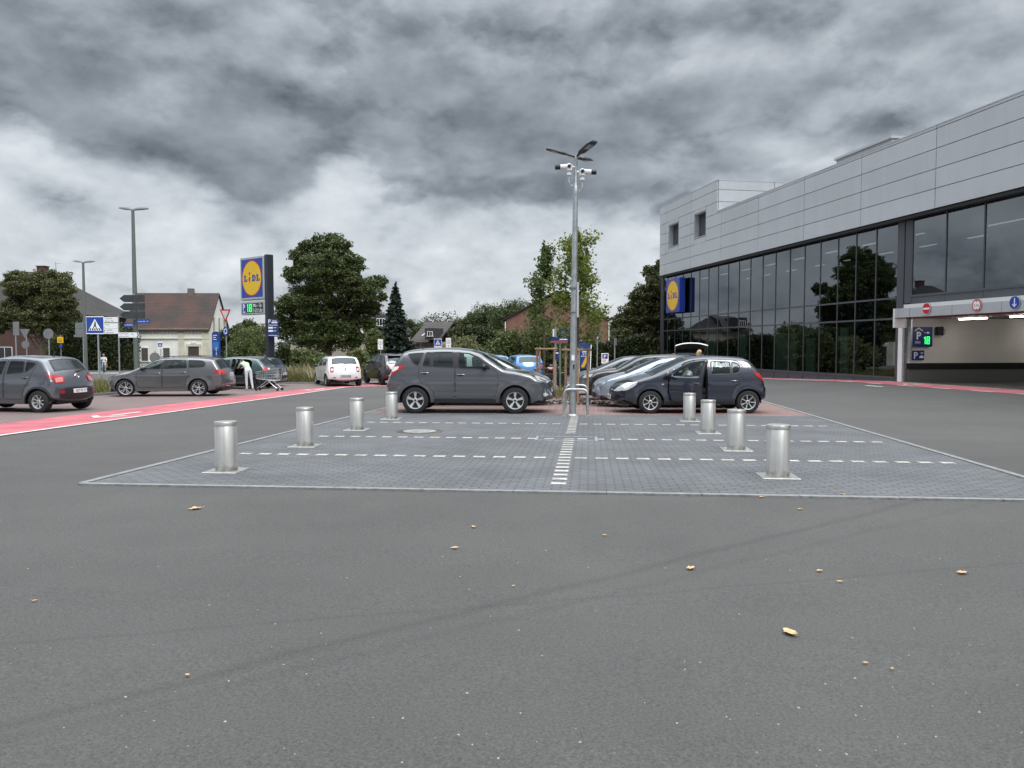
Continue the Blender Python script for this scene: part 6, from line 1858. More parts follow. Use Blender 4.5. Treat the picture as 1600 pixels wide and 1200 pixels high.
def wall_brick(name, c1, c2, mo):
    mt = paver_mat(name, c1, c2, mo, .25, .08, .012, 0, .2)
    nt = mt.node_tree
    mp = [x for x in nt.nodes if x.type == 'MAPPING'][0]
    tc = [x for x in nt.nodes if x.type == 'TEX_COORD'][0]
    sp, cb, ad = nt.nodes.new('ShaderNodeSeparateXYZ'), nt.nodes.new('ShaderNodeCombineXYZ'), nt.nodes.new('ShaderNodeMath')
    nt.links.new(tc.outputs['Object'], sp.inputs[0]); nt.links.new(sp.outputs[0], ad.inputs[0]); nt.links.new(sp.outputs[1], ad.inputs[1])
    nt.links.new(ad.outputs[0], cb.inputs[0]); nt.links.new(sp.outputs[2], cb.inputs[1]); nt.links.new(cb.outputs[0], mp.inputs[0])
    return mt
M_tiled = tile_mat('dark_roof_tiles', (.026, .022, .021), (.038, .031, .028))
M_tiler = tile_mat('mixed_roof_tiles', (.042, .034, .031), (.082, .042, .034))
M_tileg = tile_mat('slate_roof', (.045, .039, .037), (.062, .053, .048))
M_bdark = wall_brick('dark_brick', (.085, .040, .035), (.11, .052, .044), (.09, .075, .07))
M_bred = wall_brick('red_brick', (.20, .085, .06), (.25, .115, .08), (.20, .16, .14))
M_whw = mat('white_brick_wall', (.76, .755, .72), .85, noise=(.9, .12, 8), bump=(20, .3))
M_crm = mat('cream_trim', (.56, .545, .43), .85, noise=(1.2, .12))
M_bei = mat('beige_render', (.40, .35, .29), .9, noise=(.8, .1))
M_slat = mat('slate_wall', (.045, .045, .05), .7, noise=(3, .3))
M_wpan = mat('window_pane', (.02, .024, .028), .06, .0, 1.0)
M_shut = mat('grey_shutter', (.085, .078, .07), .6, noise=(40, .3))
def hwin(root, x, z, w, h, y=0.0, frame=white_paint, pane=M_wpan, fw=.07, bars=0, face=-1, axis='x'):
    """a window on a wall: frame > pane"""
    def bx(k, cx, cz, sx, sz, d, off):
        if axis == 'x': k.box((cx, y + face * off, cz), (sx, d, sz))
        else: k.box((y + face * off, cx, cz), (d, sx, sz))
    k = MB()
    bx(k, x, z + h / 2 - fw / 2, w, fw, .10, .03); bx(k, x, z - h / 2 + fw / 2, w + .16, fw, .16, .05)
    for sx in (-1, 1): bx(k, x + sx * (w / 2 - fw / 2), z, fw, h - 2 * fw, .10, .03)
    for i in range(bars): bx(k, x - w / 2 + w * (i + 1) / (bars + 1), z, .05, h - 2 * fw, .08, .03)
    f = k.build('window', frame, root)
    k = MB(); bx(k, x, z, w - 2 * fw, h - 2 * fw, .03, .015); k.build('pane', pane, f)
    return f
def house_at(name, label, px, Y, rz=0.0):
    p = at(px, Y); return thing(name, label, 'house', p, rz), p
def gable_roof(k, x0, x1, y0, y1, ze, zr, oh=.35, th=.16):
    """ridge along x"""
    ym = (y0 + y1) / 2; sl = (zr - ze) / (ym - y0)
    for sg in (-1, 1):
        ya = y0 - oh if sg < 0 else y1 + oh; za = ze - oh * sl
        a = [(x0 - oh * .6, ya, za), (x1 + oh * .6, ya, za), (x1 + oh * .6, ym, zr), (x0 - oh * .6, ym, zr)]
        b = [(p[0], p[1], p[2] + th) for p in a]
        f = [(3, 2, 1, 0), (4, 5, 6, 7), (0, 1, 5, 4), (1, 2, 6, 5), (2, 3, 7, 6), (3, 0, 4, 7)]
        k.add(a + b, f if sg < 0 else [q[::-1] for q in f])
# dark hipped house
Y = 98
t, p = house_at('brick_house', 'dark brick house with a big hipped tile roof and chimney behind the bushy tree', 62, Y)
t.location.x = p.x = at(62, Y + 7).x
g = p.z; ze, zr = hz(492, Y) - g, hz(417, Y) - g; u = Y / 1200
k = MB(); k.box((0, 7, ze / 2), (125 * 2 * u - 1.5, 13, ze)); k.build('wall', M_bdark, t)
k = MB()
rings = [(15 * u, .6, zr), (50 * u, 3.0, zr - 24 * u), (88 * u, 5.4, zr - 50 * u), (112 * u, 6.8, ze + 9 * u), (130 * u, 7.6, ze)]
vs = []
for hx, hy, z in rings: vs += [(-hx, 7 - hy, z), (hx, 7 - hy, z), (hx, 7 + hy, z), (-hx, 7 + hy, z)]
fs = [(0, 1, 2, 3)] + [(i * 4 + j, i * 4 + 4 + j, i * 4 + 4 + (j + 1) % 4, i * 4 + (j + 1) % 4) for i in range(4) for j in range(4)] + [(19, 18, 17, 16)]
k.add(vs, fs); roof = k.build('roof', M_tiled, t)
k = MB(); k.box((11 * u, 7, zr + .1), (1.15, .9, 1.3)); k.box((11 * u, 7, zr + .78), (1.3, 1.05, .12)); k.build('chimney', M_bdark, roof)
k = MB(); k.tube([(40 * u, 6, zr - 2.2), (40 * u, 6, zr + 1.3)], .035, 5); k.tube([(36 * u, 6, zr + 1.05), (50 * u, 6, zr + 1.15)], .03, 4); k.tube([(33 * u, 6, zr + .15), (42 * u, 6, zr + .2)], .02, 4); k.build('antenna', galv, roof)
k = MB(); k.lathe([(0, -.06), (.3, -.02), (.45, .08)], 18, axis='y', c=(42 * u, 5.6, zr - .75)); k.build('satellite_dish', sign_back, roof)
k = MB()
for sx in (77,): k.box((sx * u, 7 - 5.6, zr - 55 * u), (1.0, .12, 1.0), rot=Matrix.Rotation(R(-48), 3, 'X'))
k.build('skylight', mat('skylight_pane', (.35, .38, .40), .15, .2), roof)
k = MB(); k.box((-50 * u, 2.2, hz(466, Y) - g), (1.3, 3, 1.5)); k.box((-50 * u, 2.1, hz(457, Y) - g), (1.8, 3.4, .14)); dm = k.build('dormer', M_slat, roof); hwin(t, -50 * u, hz(466, Y) - g, 1.0, 1.1, .68)
for px, py, w, h in ((5, 510, 22, 9), (10, 556, 26, 26), (58, 553, 24, 22), (-30, 556, 26, 26)): hwin(t, (px - 62) * u, hz(py, Y) - g, w * u, h * u, .5, bars=1 if w < 26 else 0)
t2 = thing('shop_sign', 'red awning board with white script lettering on the dark brick house', 'sign', (p.x - 58 * u, p.y + .42, 0))
k = MB(); k.box((0, -.08, hz(562, Y)), (32 * u, .12, 18 * u), bev=.04); k.build('board', mat('shop_red', (.36, .02, .03), .5), t2)
k = MB(); scribble(k, -.6, hz(561.5, Y), (1.3,), .45, lambda a, b: (a, -.145, b), 0, 3); scribble(k, -.5, hz(568, Y), (.9,), .35, lambda a, b: (a, -.145, b), 0, 4); k.build('lettering', sign_white, t2)
# white house
Y = 85
u = Y / 1200
x0, x1 = at(199, Y).x, at(327, Y).x
t, p = house_at('white_house', 'small white brick house with a brown red tiled roof and cream trim', 263, Y, R(2))
g = p.z; L = (x1 - x0); D = 6.4; ze, zr = hz(513, Y) - g, hz(457, Y) - g
k = MB(); k.box((0, D / 2, ze / 2 - .1), (L, D, ze + .2)); k.add([(-L / 2, 0, ze), (-L / 2, D, ze), (-L / 2, D / 2, zr - .1), (L / 2, 0, ze), (L / 2, D, ze), (L / 2, D / 2, zr - .1)], [(0, 1, 2), (5, 4, 3)]); k.build('wall', M_whw, t)
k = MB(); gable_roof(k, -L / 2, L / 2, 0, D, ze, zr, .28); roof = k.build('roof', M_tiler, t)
k = MB(); k.box((21 * u, D / 2, zr + .25), (.62, .55, .85)); k.build('chimney', mat('chimney_grey', (.14, .14, .13), .9), roof)
k = MB()
for a, b in ((-64, -57), (17, 26), (54, 63.5)): k.box(((a + b) / 2 * u, -.04, ze / 2 - .1), ((b - a) * u, .10, ze - .1))
k.box((0, -.05, hz(529, Y) - g), (L, .13, .13))
nz = 24
for i in range(nz):
    xa = -L / 2 + L * i / nz; xb = xa + L / nz
    k.add([(xa, -.09, ze - .05), (xb, -.09, ze - .05), ((xa + xb) / 2, -.09, ze - .62), (xa, 0, ze - .05), (xb, 0, ze - .05), ((xa + xb) / 2, 0, ze - .62)], [(0, 2, 1), (0, 3, 5, 2), (1, 2, 5, 4)])
k.box((0, -.06, ze - .1), (L, .16, .22)); k.build('cornice', M_crm, t)
for px in (228, 261.5): hwin(t, (px - 263) * u, hz(554, Y) - g, 13 * u, 23 * u, 0, M_whw, M_shut, .1)
k = MB(); dx, zb, zt_ = (303.5 - 263) * u, -.1, hz(541, Y) - g
k.box((dx - 10 * u, -.06, (zb + zt_) / 2), (.22, .16, zt_ - zb)); k.box((dx + 10 * u, -.06, (zb + zt_) / 2), (.22, .16, zt_ - zb)); k.box((dx, -.07, zt_ + .1), (22 * u, .18, .25)); k.box((dx, -.08, zt_ + .3), (8 * u, .18, .2)); dr = k.build('door', M_crm, t)
k = MB(); k.box((dx, -.03, (zb + zt_) / 2), (18 * u, .05, zt_ - zb)); k.build('shutter', mat('brown_shutter', (.06, .045, .035), .7, noise=(30, .3)), dr)
for yy in (1.5, 3.2, 4.9): hwin(t, yy, hz(506, Y) - g, .45, 1.6, L / 2, M_crm, M_shut, .06, face=1, axis='y')
k = MB(); k.add([(-.12, 0, zr + .1)] , []); 
# outbuilding and the beige wall
Y = 92; u = Y / 1200
t, p = house_at('tiled_outbuilding', 'low outbuilding with a brown tiled roof beside the white house', 372, Y); g = p.z
k = MB(); k.box((0, 3, (hz(553, Y) - g) / 2), (44 * u, 5.6, hz(553, Y) - g)); k.build('wall', M_bei, t)
k = MB(); z0, z1 = hz(553, Y) - g, hz(519, Y) - g
k.add([(-24 * u, -.3, z0), (24 * u, -.3, z0), (3 * u, 3, z1), (-24 * u, 3, z1), (-24 * u, 6.2, z0), (24 * u, 6.2, z0)], [(0, 1, 2, 3), (3, 2, 5, 4), (1, 5, 2), (0, 3, 4), (0, 4, 5, 1)]); k.build('roof', M_tiled, t)
Y = 80; u = Y / 1200
t = thing('garden_wall', 'low beige rendered wall behind the oak tree', 'wall', at(505, Y)); g = at(505, Y).z
k = MB(); k.box((0, 0, (hz(536, Y) - g) / 2), (130 * u, .4, hz(536, Y) - g)); k.build('wall', M_bei, t); k = MB(); k.box((0, 0, hz(536, Y) - g + .05), (131 * u, .55, .1)); k.build('coping', M_kerb, t)
# dormer house behind the conifer
Y = 88; u = Y / 1200
t, p = house_at('dormer_house', 'dark slate house with white dormer windows, half hidden by the conifer', 598, Y); g = p.z
ze, zr = hz(516, Y) - g, hz(487, Y) - g
k = MB(); k.box((0, 4, ze / 2), (58 * u, 8, ze)); k.build('wall', M_bei, t)
k = MB(); k.add([(-32 * u, -.5, ze), (32 * u, -.5, ze), (28 * u, 1.2, zr - .5), (-28 * u, 1.2, zr - .5), (14 * u, 4, zr), (-22 * u, 4, zr), (-32 * u, 8.5, ze), (32 * u, 8.5, ze)], [(0, 1, 2, 3), (3, 2, 4, 5), (5, 4, 7, 6), (1, 7, 4, 2), (0, 3, 5, 6), (0, 6, 7, 1)]); roof = k.build('roof', M_tileg, t)
k = MB(); k.box((3 * u, -.1, hz(503, Y) - g), (24 * u, 2.4, 20 * u)); k.build('dormer', M_slat, t)
hwin(t, 1 * u, hz(504, Y) - g, 13 * u, 12 * u, -1.3, bars=2); hwin(t, -20 * u, hz(505, Y) - g, 7 * u, 10 * u, -.6, bars=0); hwin(t, -20 * u, hz(533, Y) - g, 9 * u, 12 * u, 0, bars=1); hwin(t, 4 * u, hz(532, Y) - g, 12 * u, 11 * u, 0, bars=1)
# slate roofed house with skylights
Y = 96; u = Y / 1200
t, p = house_at('slate_roof_house', 'house under a broad brown slate roof with four slim skylights', 664, Y, R(-20)); g = p.z
ze, zr = hz(534, Y) - g, hz(503, Y) - g
k = MB(); k.box((0, 4.5, ze / 2), (42 * u, 9, ze)); k.build('wall', M_bei, t)
k = MB(); gable_roof(k, -22 * u, 22 * u, 0, 9, ze, zr, .4); roof = k.build('roof', M_tileg, t)
sl = math.atan2(zr - ze, 4.5)
k = MB()
for i in range(4): k.box((-9 * u + i * 7 * u, 1.7, ze + 1.7 * math.tan(sl) + .18), (.15, 1.5, .08), rot=Matrix.Rotation(R(-18), 3, 'Z') @ Matrix.Rotation(sl, 3, 'X'))
k.build('skylight', mat('bright_skylight', (.6, .62, .63), .3), roof)
k = MB(); k.box((14 * u, .4, hz(522, Y) - g), (14 * u, 3, 18 * u)); k.build('dormer', M_slat, t); hwin(t, 16 * u, hz(522, Y) - g, 9 * u, 8 * u, -1.1, bars=1)
for i, px in enumerate((650, 664, 677)):
    k = MB(); k.box(((px - 664) * u, -.06, (hz(540, Y) - g) / 2 + .4), (11 * u, .1, (hz(540, Y) - g) * .8)); k.build('garage_door', mat('garage_grey', (.10, .10, .11), .6), t)
# white gabled house farther back
Y = 120; u = Y / 1200
t, p = house_at('white_gabled_house', 'far house with a white gable and dark roof above the pedestrian sign', 704, Y, R(-50)); g = p.z
ze, zr = hz(520, Y) - g, hz(506, Y) - g
k = MB(); k.box((0, 3.2, ze / 2), (7.0, 6.4, ze)); k.add([(-3.5, 0, ze), (-3.5, 6.4, ze), (-3.5, 3.2, zr - .1)], [(0, 1, 2)]); k.build('wall', white_paint, t)
k = MB(); gable_roof(k, -3.5, 3.5, 0, 6.4, ze, zr, .3); k.build('roof', M_tiled, t)
# red brick gable behind the hedge
Y = 82; u = Y / 1200
t, p = house_at('brick_gable_house', 'red brick house end with a plain gable rising behind the long hedge', 870, Y, R(-2)); g = p.z
ze, zr = hz(498, Y) - g, hz(456, Y) - g; hw = 79 * u
k = MB(); k.box((0, 5, ze / 2), (2 * hw, 10, ze)); k.add([(-hw, 0, ze), (hw, 0, ze), (0, 0, zr - .15), (-hw, 10, ze), (hw, 10, ze), (0, 10, zr - .15)], [(0, 1, 2), (5, 4, 3)]); k.build('wall', M_bred, t)
k = MB()
for sg in (-1, 1):
    q = [(sg * (hw + .35), -.25, ze - .2), (0, -.25, zr), (0, 10.2, zr), (sg * (hw + .35), 10.2, ze - .2)]; q2 = [(a, b, c + .18) for a, b, c in q]
    f = [(0, 1, 2, 3), (7, 6, 5, 4), (0, 4, 5, 1), (2, 6, 7, 3), (3, 7, 4, 0)]; k.add(q + q2, f if sg > 0 else [x[::-1] for x in f])
k.build('roof', M_tiled, t)
k = MB(); k.tube([(-hw - .1, -.12, ze - .3), (-hw - .1, -.12, .2)], .06, 6); k.tube([(hw + .1, -.12, ze - .3), (hw + .1, -.12, .2)], .06, 6); k.build('downpipe', white_paint, t)

# ================================================================ lamps
M_lamp = mat('lamp_housing', (.045, .047, .05), .45, .4)
M_lens = mat('lamp_lens', (.30, .31, .33), .25)
def lamp_head(root, base, yaw, tilt, L=.95, W=.30, mt=M_lamp, neck=.25, thick=1.0):
    rot = Matrix.Translation(base) @ Matrix.Rotation(yaw, 4, 'Z') @ Matrix.Rotation(-tilt, 4, 'Y')
    k = MB(rot); prof = [(neck, .06, .045), (neck + .08, .10, .06), (neck + .3 * L, .9 * W / 2, .085), (neck + .75 * L, W / 2, .08), (neck + L, .8 * W / 2, .035)]
    vs, n = [], 10
    for x, hy, h in prof:
        for i in range(n): 
            a = PI * i / (n - 1); vs.append((x, -hy * math.cos(a), h * math.sin(a)))
    vs = [(x, y, z * thick) for x, y, z in vs]
    k.add(vs, [(i * n + j, i * n + j + 1, (i + 1) * n + j + 1, (i + 1) * n + j) for i in range(4) for j in range(n - 1)] + [tuple(range(n))[::-1], tuple(4 * n + j for j in range(n))] + [tuple(i * n for i in range(5)) + tuple(i * n + n - 1 for i in range(4, -1, -1))])
    k.tube([(0, 0, .0), (neck + .12, 0, .02)], .03, 8)
    h = k.build('lamp_head', mt, root, smooth=40)
    k = MB(rot); k.box((neck + .62 * L, 0, -.012), (.34 * L, W * .6, .014)); k.build('lens', M_lens, h)
pL = gp(894.5, 650)
t = thing('street_lamp', 'tall galvanised lamp post with three lamp heads and two white cameras', 'street lamp', pL)
Hp = hz(243, pL.y) - pL.z; lean = .0
k = MB()
k.lathe([(.085, 0), (.082, Hp * .25), (.060, Hp - .95), (.058, Hp - .75), (.045, Hp - .72), (.043, Hp)], 20); k.lathe([(.12, 0), (.12, .02), (.09, .05)], 20); pole = k.build('pole', galv, t, smooth=35, rot=(0, R(.55), 0))
top = Vector((.062, 0, Hp - .04))
lamp_head(t, top, PI + .12, R(13), .50, .20); lamp_head(t, top + Vector((.02, 0, .02)), R(-62), R(13), .64, .23, neck=.14); lamp_head(t, top + Vector((.02, 0, -.02)), R(58), R(6), .62, .22, neck=.13)
M_camw = mat('camera_white', (.74, .75, .75), .4)
zc = hz(266, pL.y) - pL.z
for sg, dz, r_ in ((-1, .04, 1), (1, -.08, 1)):
    cb = Vector((.05 + sg * .16, -.05, zc + dz))
    k = MB(); k.box(cb, (.15, .16, .22), bev=.05); k.tube([cb + Vector((-sg * .05, .02, .03)), (.05, 0, cb.z + .03)], .035, 8); k.tube([cb + Vector((sg * .03, 0, .03)), cb + Vector((sg * .22, -.02, .02))], [.07, .06], 10); k.box(cb + Vector((0, 0, -.15)), (.11, .11, .08), bev=.02)
    cm = k.build('camera', M_camw, t, smooth=40)
    k = MB(); k.tube([cb + Vector((sg * .22, -.02, .02)), cb + Vector((sg * .34, -.02, .015))], .058, 10); k.lathe([(0, -.02), (.045, -.012), (.045, 0)], 12, axis='y', c=cb + Vector((0, -.085, .03))); k.build('lens', black, cm, smooth=40)
    k = MB(); k.tube([cb + Vector((0, 0, -.19)), cb + Vector((0, .0, -.33)), (.05 + sg * .10, 0, cb.z - .42), (.05 + sg * .05, 0, cb.z - .38)], .008, 5); k.build('cable', M_camw, t)
k = MB(); z0, z1 = hz(496, pL.y) - pL.z, hz(441, pL.y) - pL.z
k.box((.105, .06, (z0 + z1) / 2), (.075, .16, z1 - z0), bev=.01); k.build('control_box', mat('box_grey', (.45, .47, .48), .5), t)
k = MB()
for zz in (z0 + .12, z1 - .15): k.lathe([(.092, zz - .02), (.092, zz + .02)], 16)
k.build('strap', mat('strap_steel', (.2, .2, .2), .4, .7), t)
k = MB(); k.box((-.0, -.095, hz(559, pL.y) - pL.z), (.075, .02, .13)); k.build('notice', sign_white, t)
k = MB(); k.box((.02, -.095, hz(573, pL.y) - pL.z), (.035, .02, .11), bev=.004); k.build('hatch', black, t)
def two_head_lamp(label, px, Y, top, r):
    p = at(px, Y); H = hz(top, Y) - p.z
    t = thing('street_lamp', label, 'street lamp', p, 0, 'two headed street lamps along the road')
    k = MB(); k.lathe([(r, 0), (r, H * .35), (r * .6, H)], 14); k.build('pole', mat('lamp_pole', (.15, .17, .16), .5, .3), t, smooth=40)
    for yaw in (PI - .1, .25): lamp_head(t, Vector((0, 0, H)), yaw, R(9), .86, .32, mat('lamp_grey', (.13, .135, .13), .5), neck=.04, thick=1.9)
    return t
two_head_lamp('taller two headed street lamp beside the white house, carrying arrow signs', 214, 48, 329, .15)
two_head_lamp('shorter two headed street lamp by the zebra crossing sign', 135, 66, 411, .15)

# ================================================================ signs on posts
def post_sign(name, label, px, Y, top, rz=0.0, r=.035, cat='sign', group=None, post_mat=galv, bot=None):
    p = at(px, Y); t = thing(name, label, cat, p, rz, group)
    k = MB(); H = hz(top, Y) - p.z; k.tube([(0, .03, -.2), (0, .03, H)], r, 10); k.build('post', post_mat, t, smooth=40)
    return t, (lambda py: hz(py, Y) - p.z), Y / 1200
def board(t, x, z, w, h, mts, draw=None, y=0.0, th=.02, name='sign_plate', edge=True):
    k = MB(); k.box((x, y, z), (w, th, h)); pl = k.build(name, mts[0], t)
    if draw:
        k = MB(); draw(k, y - th / 2 - .003); k.build('sign_face', mts, pl)
    return pl
def zebra(x, z, s, y0):
    def f(k, y):
        q = s * .5
        plate(k, [(x + a * s, z + b * s) for a, b in ((-.46, -.46), (.46, -.46), (.46, .46), (-.46, .46))], y, 1)
        plate(k, [(x - .36 * s, z - .32 * s), (x + .36 * s, z - .32 * s), (x, z + .36 * s)], y - .002, 0)
        for i in range(5): plate(k, [(x + (-.30 + i * .13) * s, z - .30 * s), (x + (-.22 + i * .13) * s, z - .30 * s), (x + (-.20 + i * .11) * s, z - .18 * s), (x + (-.26 + i * .11) * s, z - .18 * s)], y - .004, 2)
        disc(k, .045 * s, y - .005, 2, 12, c=(x + .01 * s, z + .16 * s))
        plate(k, [(x - .05 * s, z + .10 * s), (x + .06 * s, z + .10 * s), (x + .05 * s, z - .04 * s), (x + .11 * s, z - .19 * s), (x + .06 * s, z - .19 * s), (x, z - .06 * s), (x - .08 * s, z - .19 * s), (x - .13 * s, z - .19 * s), (x - .05 * s, z - .03 * s)], y - .005, 2)
    return f
t, zz, u = post_sign('pedestrian_sign', 'big blue zebra crossing sign with walking figure in a white triangle', 155, 40, 494, R(8), .045)
board(t, -.12, zz(508), .86, .92, [sign_white, sign_blue, dark_txt], zebra(-.12, zz(508), .9, 0), y=-.02)
t, zz, u = post_sign('direction_sign', 'stack of three white arrow boards with small lettering beside the zebra sign', 187, 44, 493, R(-4), .04)
for py, w, tx in ((499.5, 26, ((.42,), (.30, .14))), (509, 25, ((.22,),)), (517.5, 24, ((.34,), (.10, .30)))):
    def dr(k, y, py=py, w=w, tx=tx):
        for i, s_ in enumerate(tx): scribble(k, -w * u * .78, zz(py) + (.03 if i == 0 else -.11), s_, .075, lambda a, b: (a, y, b), 1, int(py) + i)
        plate(k, [(-w * u * .96, zz(py)), (-w * u * .88, zz(py) + .10), (-w * u * .86, zz(py) + .07), (-w * u * .92, zz(py)), (-w * u * .86, zz(py) - .07), (-w * u * .88, zz(py) - .10)], y, 1)
    board(t, -w * u / 2, zz(py), w * u, 8.2 * u, [sign_white, dark_txt], dr, y=-.03)
k = MB(); k.box((-26.6 * u, -.03, zz(509)), (1.2 * u, .02, 27 * u)); k.build('edge_strip', sign_blue, t)
def dr(k, y):
    scribble(k, .06, zz(523) + .03, (.10, .42), .07, lambda a, b: (a, y, b), 1, 5); scribble(k, .06, zz(523) - .12, (.08, .44), .07, lambda a, b: (a, y, b), 1, 6); scribble(k, 22 * u, zz(523), (.12,), .09, lambda a, b: (a, y, b), 1, 7)
    plate(k, [(30 * u, zz(519.5)), (31.5 * u, zz(519.5)), (33.6 * u, zz(523.5)), (31.5 * u, zz(527.5)), (30 * u, zz(527.5)), (32 * u, zz(523.5))], y, 1)
board(t, 17 * u, zz(523.5), 33 * u, 8 * u, [sign_white, dark_txt], dr, y=-.03)
# dark backs of arrow signs and street names on the taller lamp
P = at(212, 47.6); u = 47.6 / 1200; zz = lambda py: hz(py, 47.6) - P.z
t = thing('direction_sign', 'three grey backs of arrow shaped signs on the taller left lamp', 'signs', P)
for py in (466.5, 479.5, 492):
    k = MB(); x0, x1 = -22 * u, 17 * u; h = 5.6 * u
    k.prism([(x0, 0), (x0 + 7 * u, h), (x1, h), (x1, -h), (x0 + 7 * u, -h)], lambda a, b, c: (a, c, zz(py) + b), -.02, .02); k.build('sign_plate', mat('dark_sign_back', (.055, .062, .068), .5, .3, noise=(2, .2)), t)
k = MB(); k.box((0, .06, zz(479)), (.10, .08, 40 * u)); k.build('bracket', galv, t)
for lab, px0, px1, py, tx in (('blue street name plate reading Duisburger Str. past the lamp post', 217, 237, 502, (.48, .12)), ('lower blue street name plate on the near side of the lamp post', 197, 212, 507.5, (.07, .38))):
    t = thing('street_name_sign', lab.replace('reading Duisburger Str. past', 'just past'), 'sign', P + Vector((0, -.06, 0)))
    xc = ((px0 + px1) / 2 - 212) * u; w = (px1 - px0) * u
    k = MB(); k.box((xc, 0, zz(py)), (w, .02, 6 * u)); pl = k.build('sign_plate', sign_blue, t); k = MB(); scribble(k, xc - w * .42, zz(py) - .05, tx, .10, lambda a, b: (a, -.014, b), 0, int(px0)); k.build('lettering', sign_white, pl)
# plain backs of signs by the road
def back(label, px, Y, top, parts):
    t, zz, u = post_sign('road_sign', label, px, Y, top, 0, .04)
    for kind, dx, py, s in parts:
        k = MB()
        if kind == 'rect': k.box((dx * u, -.01, zz(py)), (s[0] * u, .03, s[1] * u), bev=.01)
        if kind == 'disc': k.lathe([(0, -.015), (s * u, -.015), (s * u, .015), (0, .015)], 28, axis='y', c=(dx * u, -.01, zz(py)))
        if kind == 'tri': k.prism([(-s * u, s * .9 * u), (s * u, s * .9 * u), (0, -s * .9 * u)], lambda a, b, c: (dx * u + a, c, zz(py) + b), -.02, .02)
        k.build('sign_plate', sign_back, t)
back('tall grey back of a rectangular road sign before the dark brick house', 26.5, 52, 503, [('rect', 1.5, 513.5, (9.5, 21))])
back('triangular sign back with a round one below it', 43, 52, 514, [('tri', -1.5, 521.5, 8), ('disc', -1, 538.5, 6)])
back('single round grey sign back on a post before the hedge', 78, 52, 514, [('disc', 0, 521.5, 8)])
back('round dark sign back low beside the grey estate roof', 243, 58, 548, [('disc', 0, 559, 8.2)])
back('small dark arrow boards on the shorter lamp by the hedge', 131.5, 64, 503, [('rect', -5, 509, (13, 9)), ('rect', -5, 518.5, (13, 9)), ('rect', -6, 525, (16, 3.5))])
back('slim grey post with a narrow sign seen edge on, by the cyclist', 157.5, 68, 549, [('rect', 0, 558, (2.5, 18))])
t, zz, u = post_sign('bus_stop_sign', 'small yellow notice sign above a tiny blue disc by the hedge', 96.5, 62, 523, 0, .03)
board(t, 0, zz(531), 9.5 * u, 9.5 * u, [mat('notice_yellow', (.72, .42, .01), .5), dark_txt], lambda k, y: [plate(k, rect(-3 * u, zz(534) + i * 2 * u, 3 * u, zz(534) + i * 2 * u + .6 * u), y, 1) for i in range(3)], y=-.03)
k = MB(); k.lathe([(0, -.06), (2.8 * u, -.06), (2.8 * u, -.03), (0, -.03)], 20, axis='y', c=(.5 * u, 0, zz(541))); k.build('disc_sign', sign_blue, t)
t, zz, u = post_sign('pedestrian_sign', 'small blue zebra crossing sign seen against the white house wall', 252, 64, 531, 0, .03)
board(t, 0, zz(539), .36, .62, [sign_white, sign_blue, dark_txt], zebra(0, zz(539), .36, 0), y=-.03)
# give way sign and roundabout disc
t, zz, u = post_sign('give_way_sign', 'red rimmed give way triangle over a blue roundabout disc beside the white house', 354.5, 50, 486, R(-12), .04)
k = MB(); k.prism([(-9.5 * u, zz(483.5)), (9.5 * u, zz(483.5)), (0, zz(504))], lambda a, b, c: (a, c, b), -.05, -.03); pl = k.build('sign_plate', sign_back, t)
k = MB(); plate(k, [(-9.5 * u, zz(483.5)), (9.5 * u, zz(483.5)), (0, zz(504))], -.053, 1); plate(k, [(-6.3 * u, zz(485.7)), (6.3 * u, zz(485.7)), (0, zz(499.6))], -.056, 0); k.build('sign_face', [mat('reflective_grey', (.55, .56, .56), .5), sign_red], pl)
k = MB(); k.lathe([(0, -.05), (6.2 * u * .72, -.05), (6.2 * u * .72, -.03), (0, -.03)], 28, axis='y'); k.v = [(a, b, c * 1.5 + zz(517.5)) for a, b, c in k.v]; pl = k.build('roundabout_disc', sign_blue, t)
k = MB()
for i in range(3):
    a0 = i * 2 * PI / 3
    for j in range(5):
        a, b = a0 + j * .28, a0 + (j + 1) * .28; q = lambda r, a_: (r * u * math.cos(a_) * .72, -.054, zz(517.5) + r * u * math.sin(a_) * 1.08)
        k.add([q(2.6, a), q(4.2, a), q(4.2, b), q(2.6, b)], [(0, 1, 2, 3)])
    a = a0 + 1.4; k.add([q(1.8, a), q(5.0, a), q(3.4, a + .5)], [(0, 1, 2)])
k.build('sign_face', sign_white, pl)
# tall arched blue board
P = at(338.5, 60); u = 60 / 1200; zz = lambda py: hz(py, 60) - P.z
t = thing('info_board', 'tall arch topped blue board with pale lettering before the white house gable', 'sign', P, R(-10))
arch = [(-6.5 * u, 0), (6.5 * u, 0), (6.5 * u, zz(522))] + [(6.5 * u * math.cos(PI * i / 10), zz(522) + 4 * u * math.sin(PI * i / 10)) for i in range(1, 10)] + [(-6.5 * u, zz(522))]
k = MB(); k.prism(arch, lambda a, b, c: (a, c, b), 0, .12); k.build('panel', mat('board_blue', (.012, .045, .20), .45), t)
k = MB(); plate(k, rect(-5 * u, zz(546), 5 * u, zz(534)), -.006, 1)
for i, w in enumerate((7, 5, 6)): plate(k, rect(-4.6 * u, zz(524 + i * 3.2) - .5 * u, (-4.6 + w) * u, zz(524 + i * 3.2) + .5 * u), -.008, 0)
scribble(k, zz(555), -.1, (.22, .3), .2, lambda a, b: (-b * .8, -.01, a), 0, 9); k.build('lettering', [sign_white, mat('mid_blue', (.03, .16, .48), .5)], t)
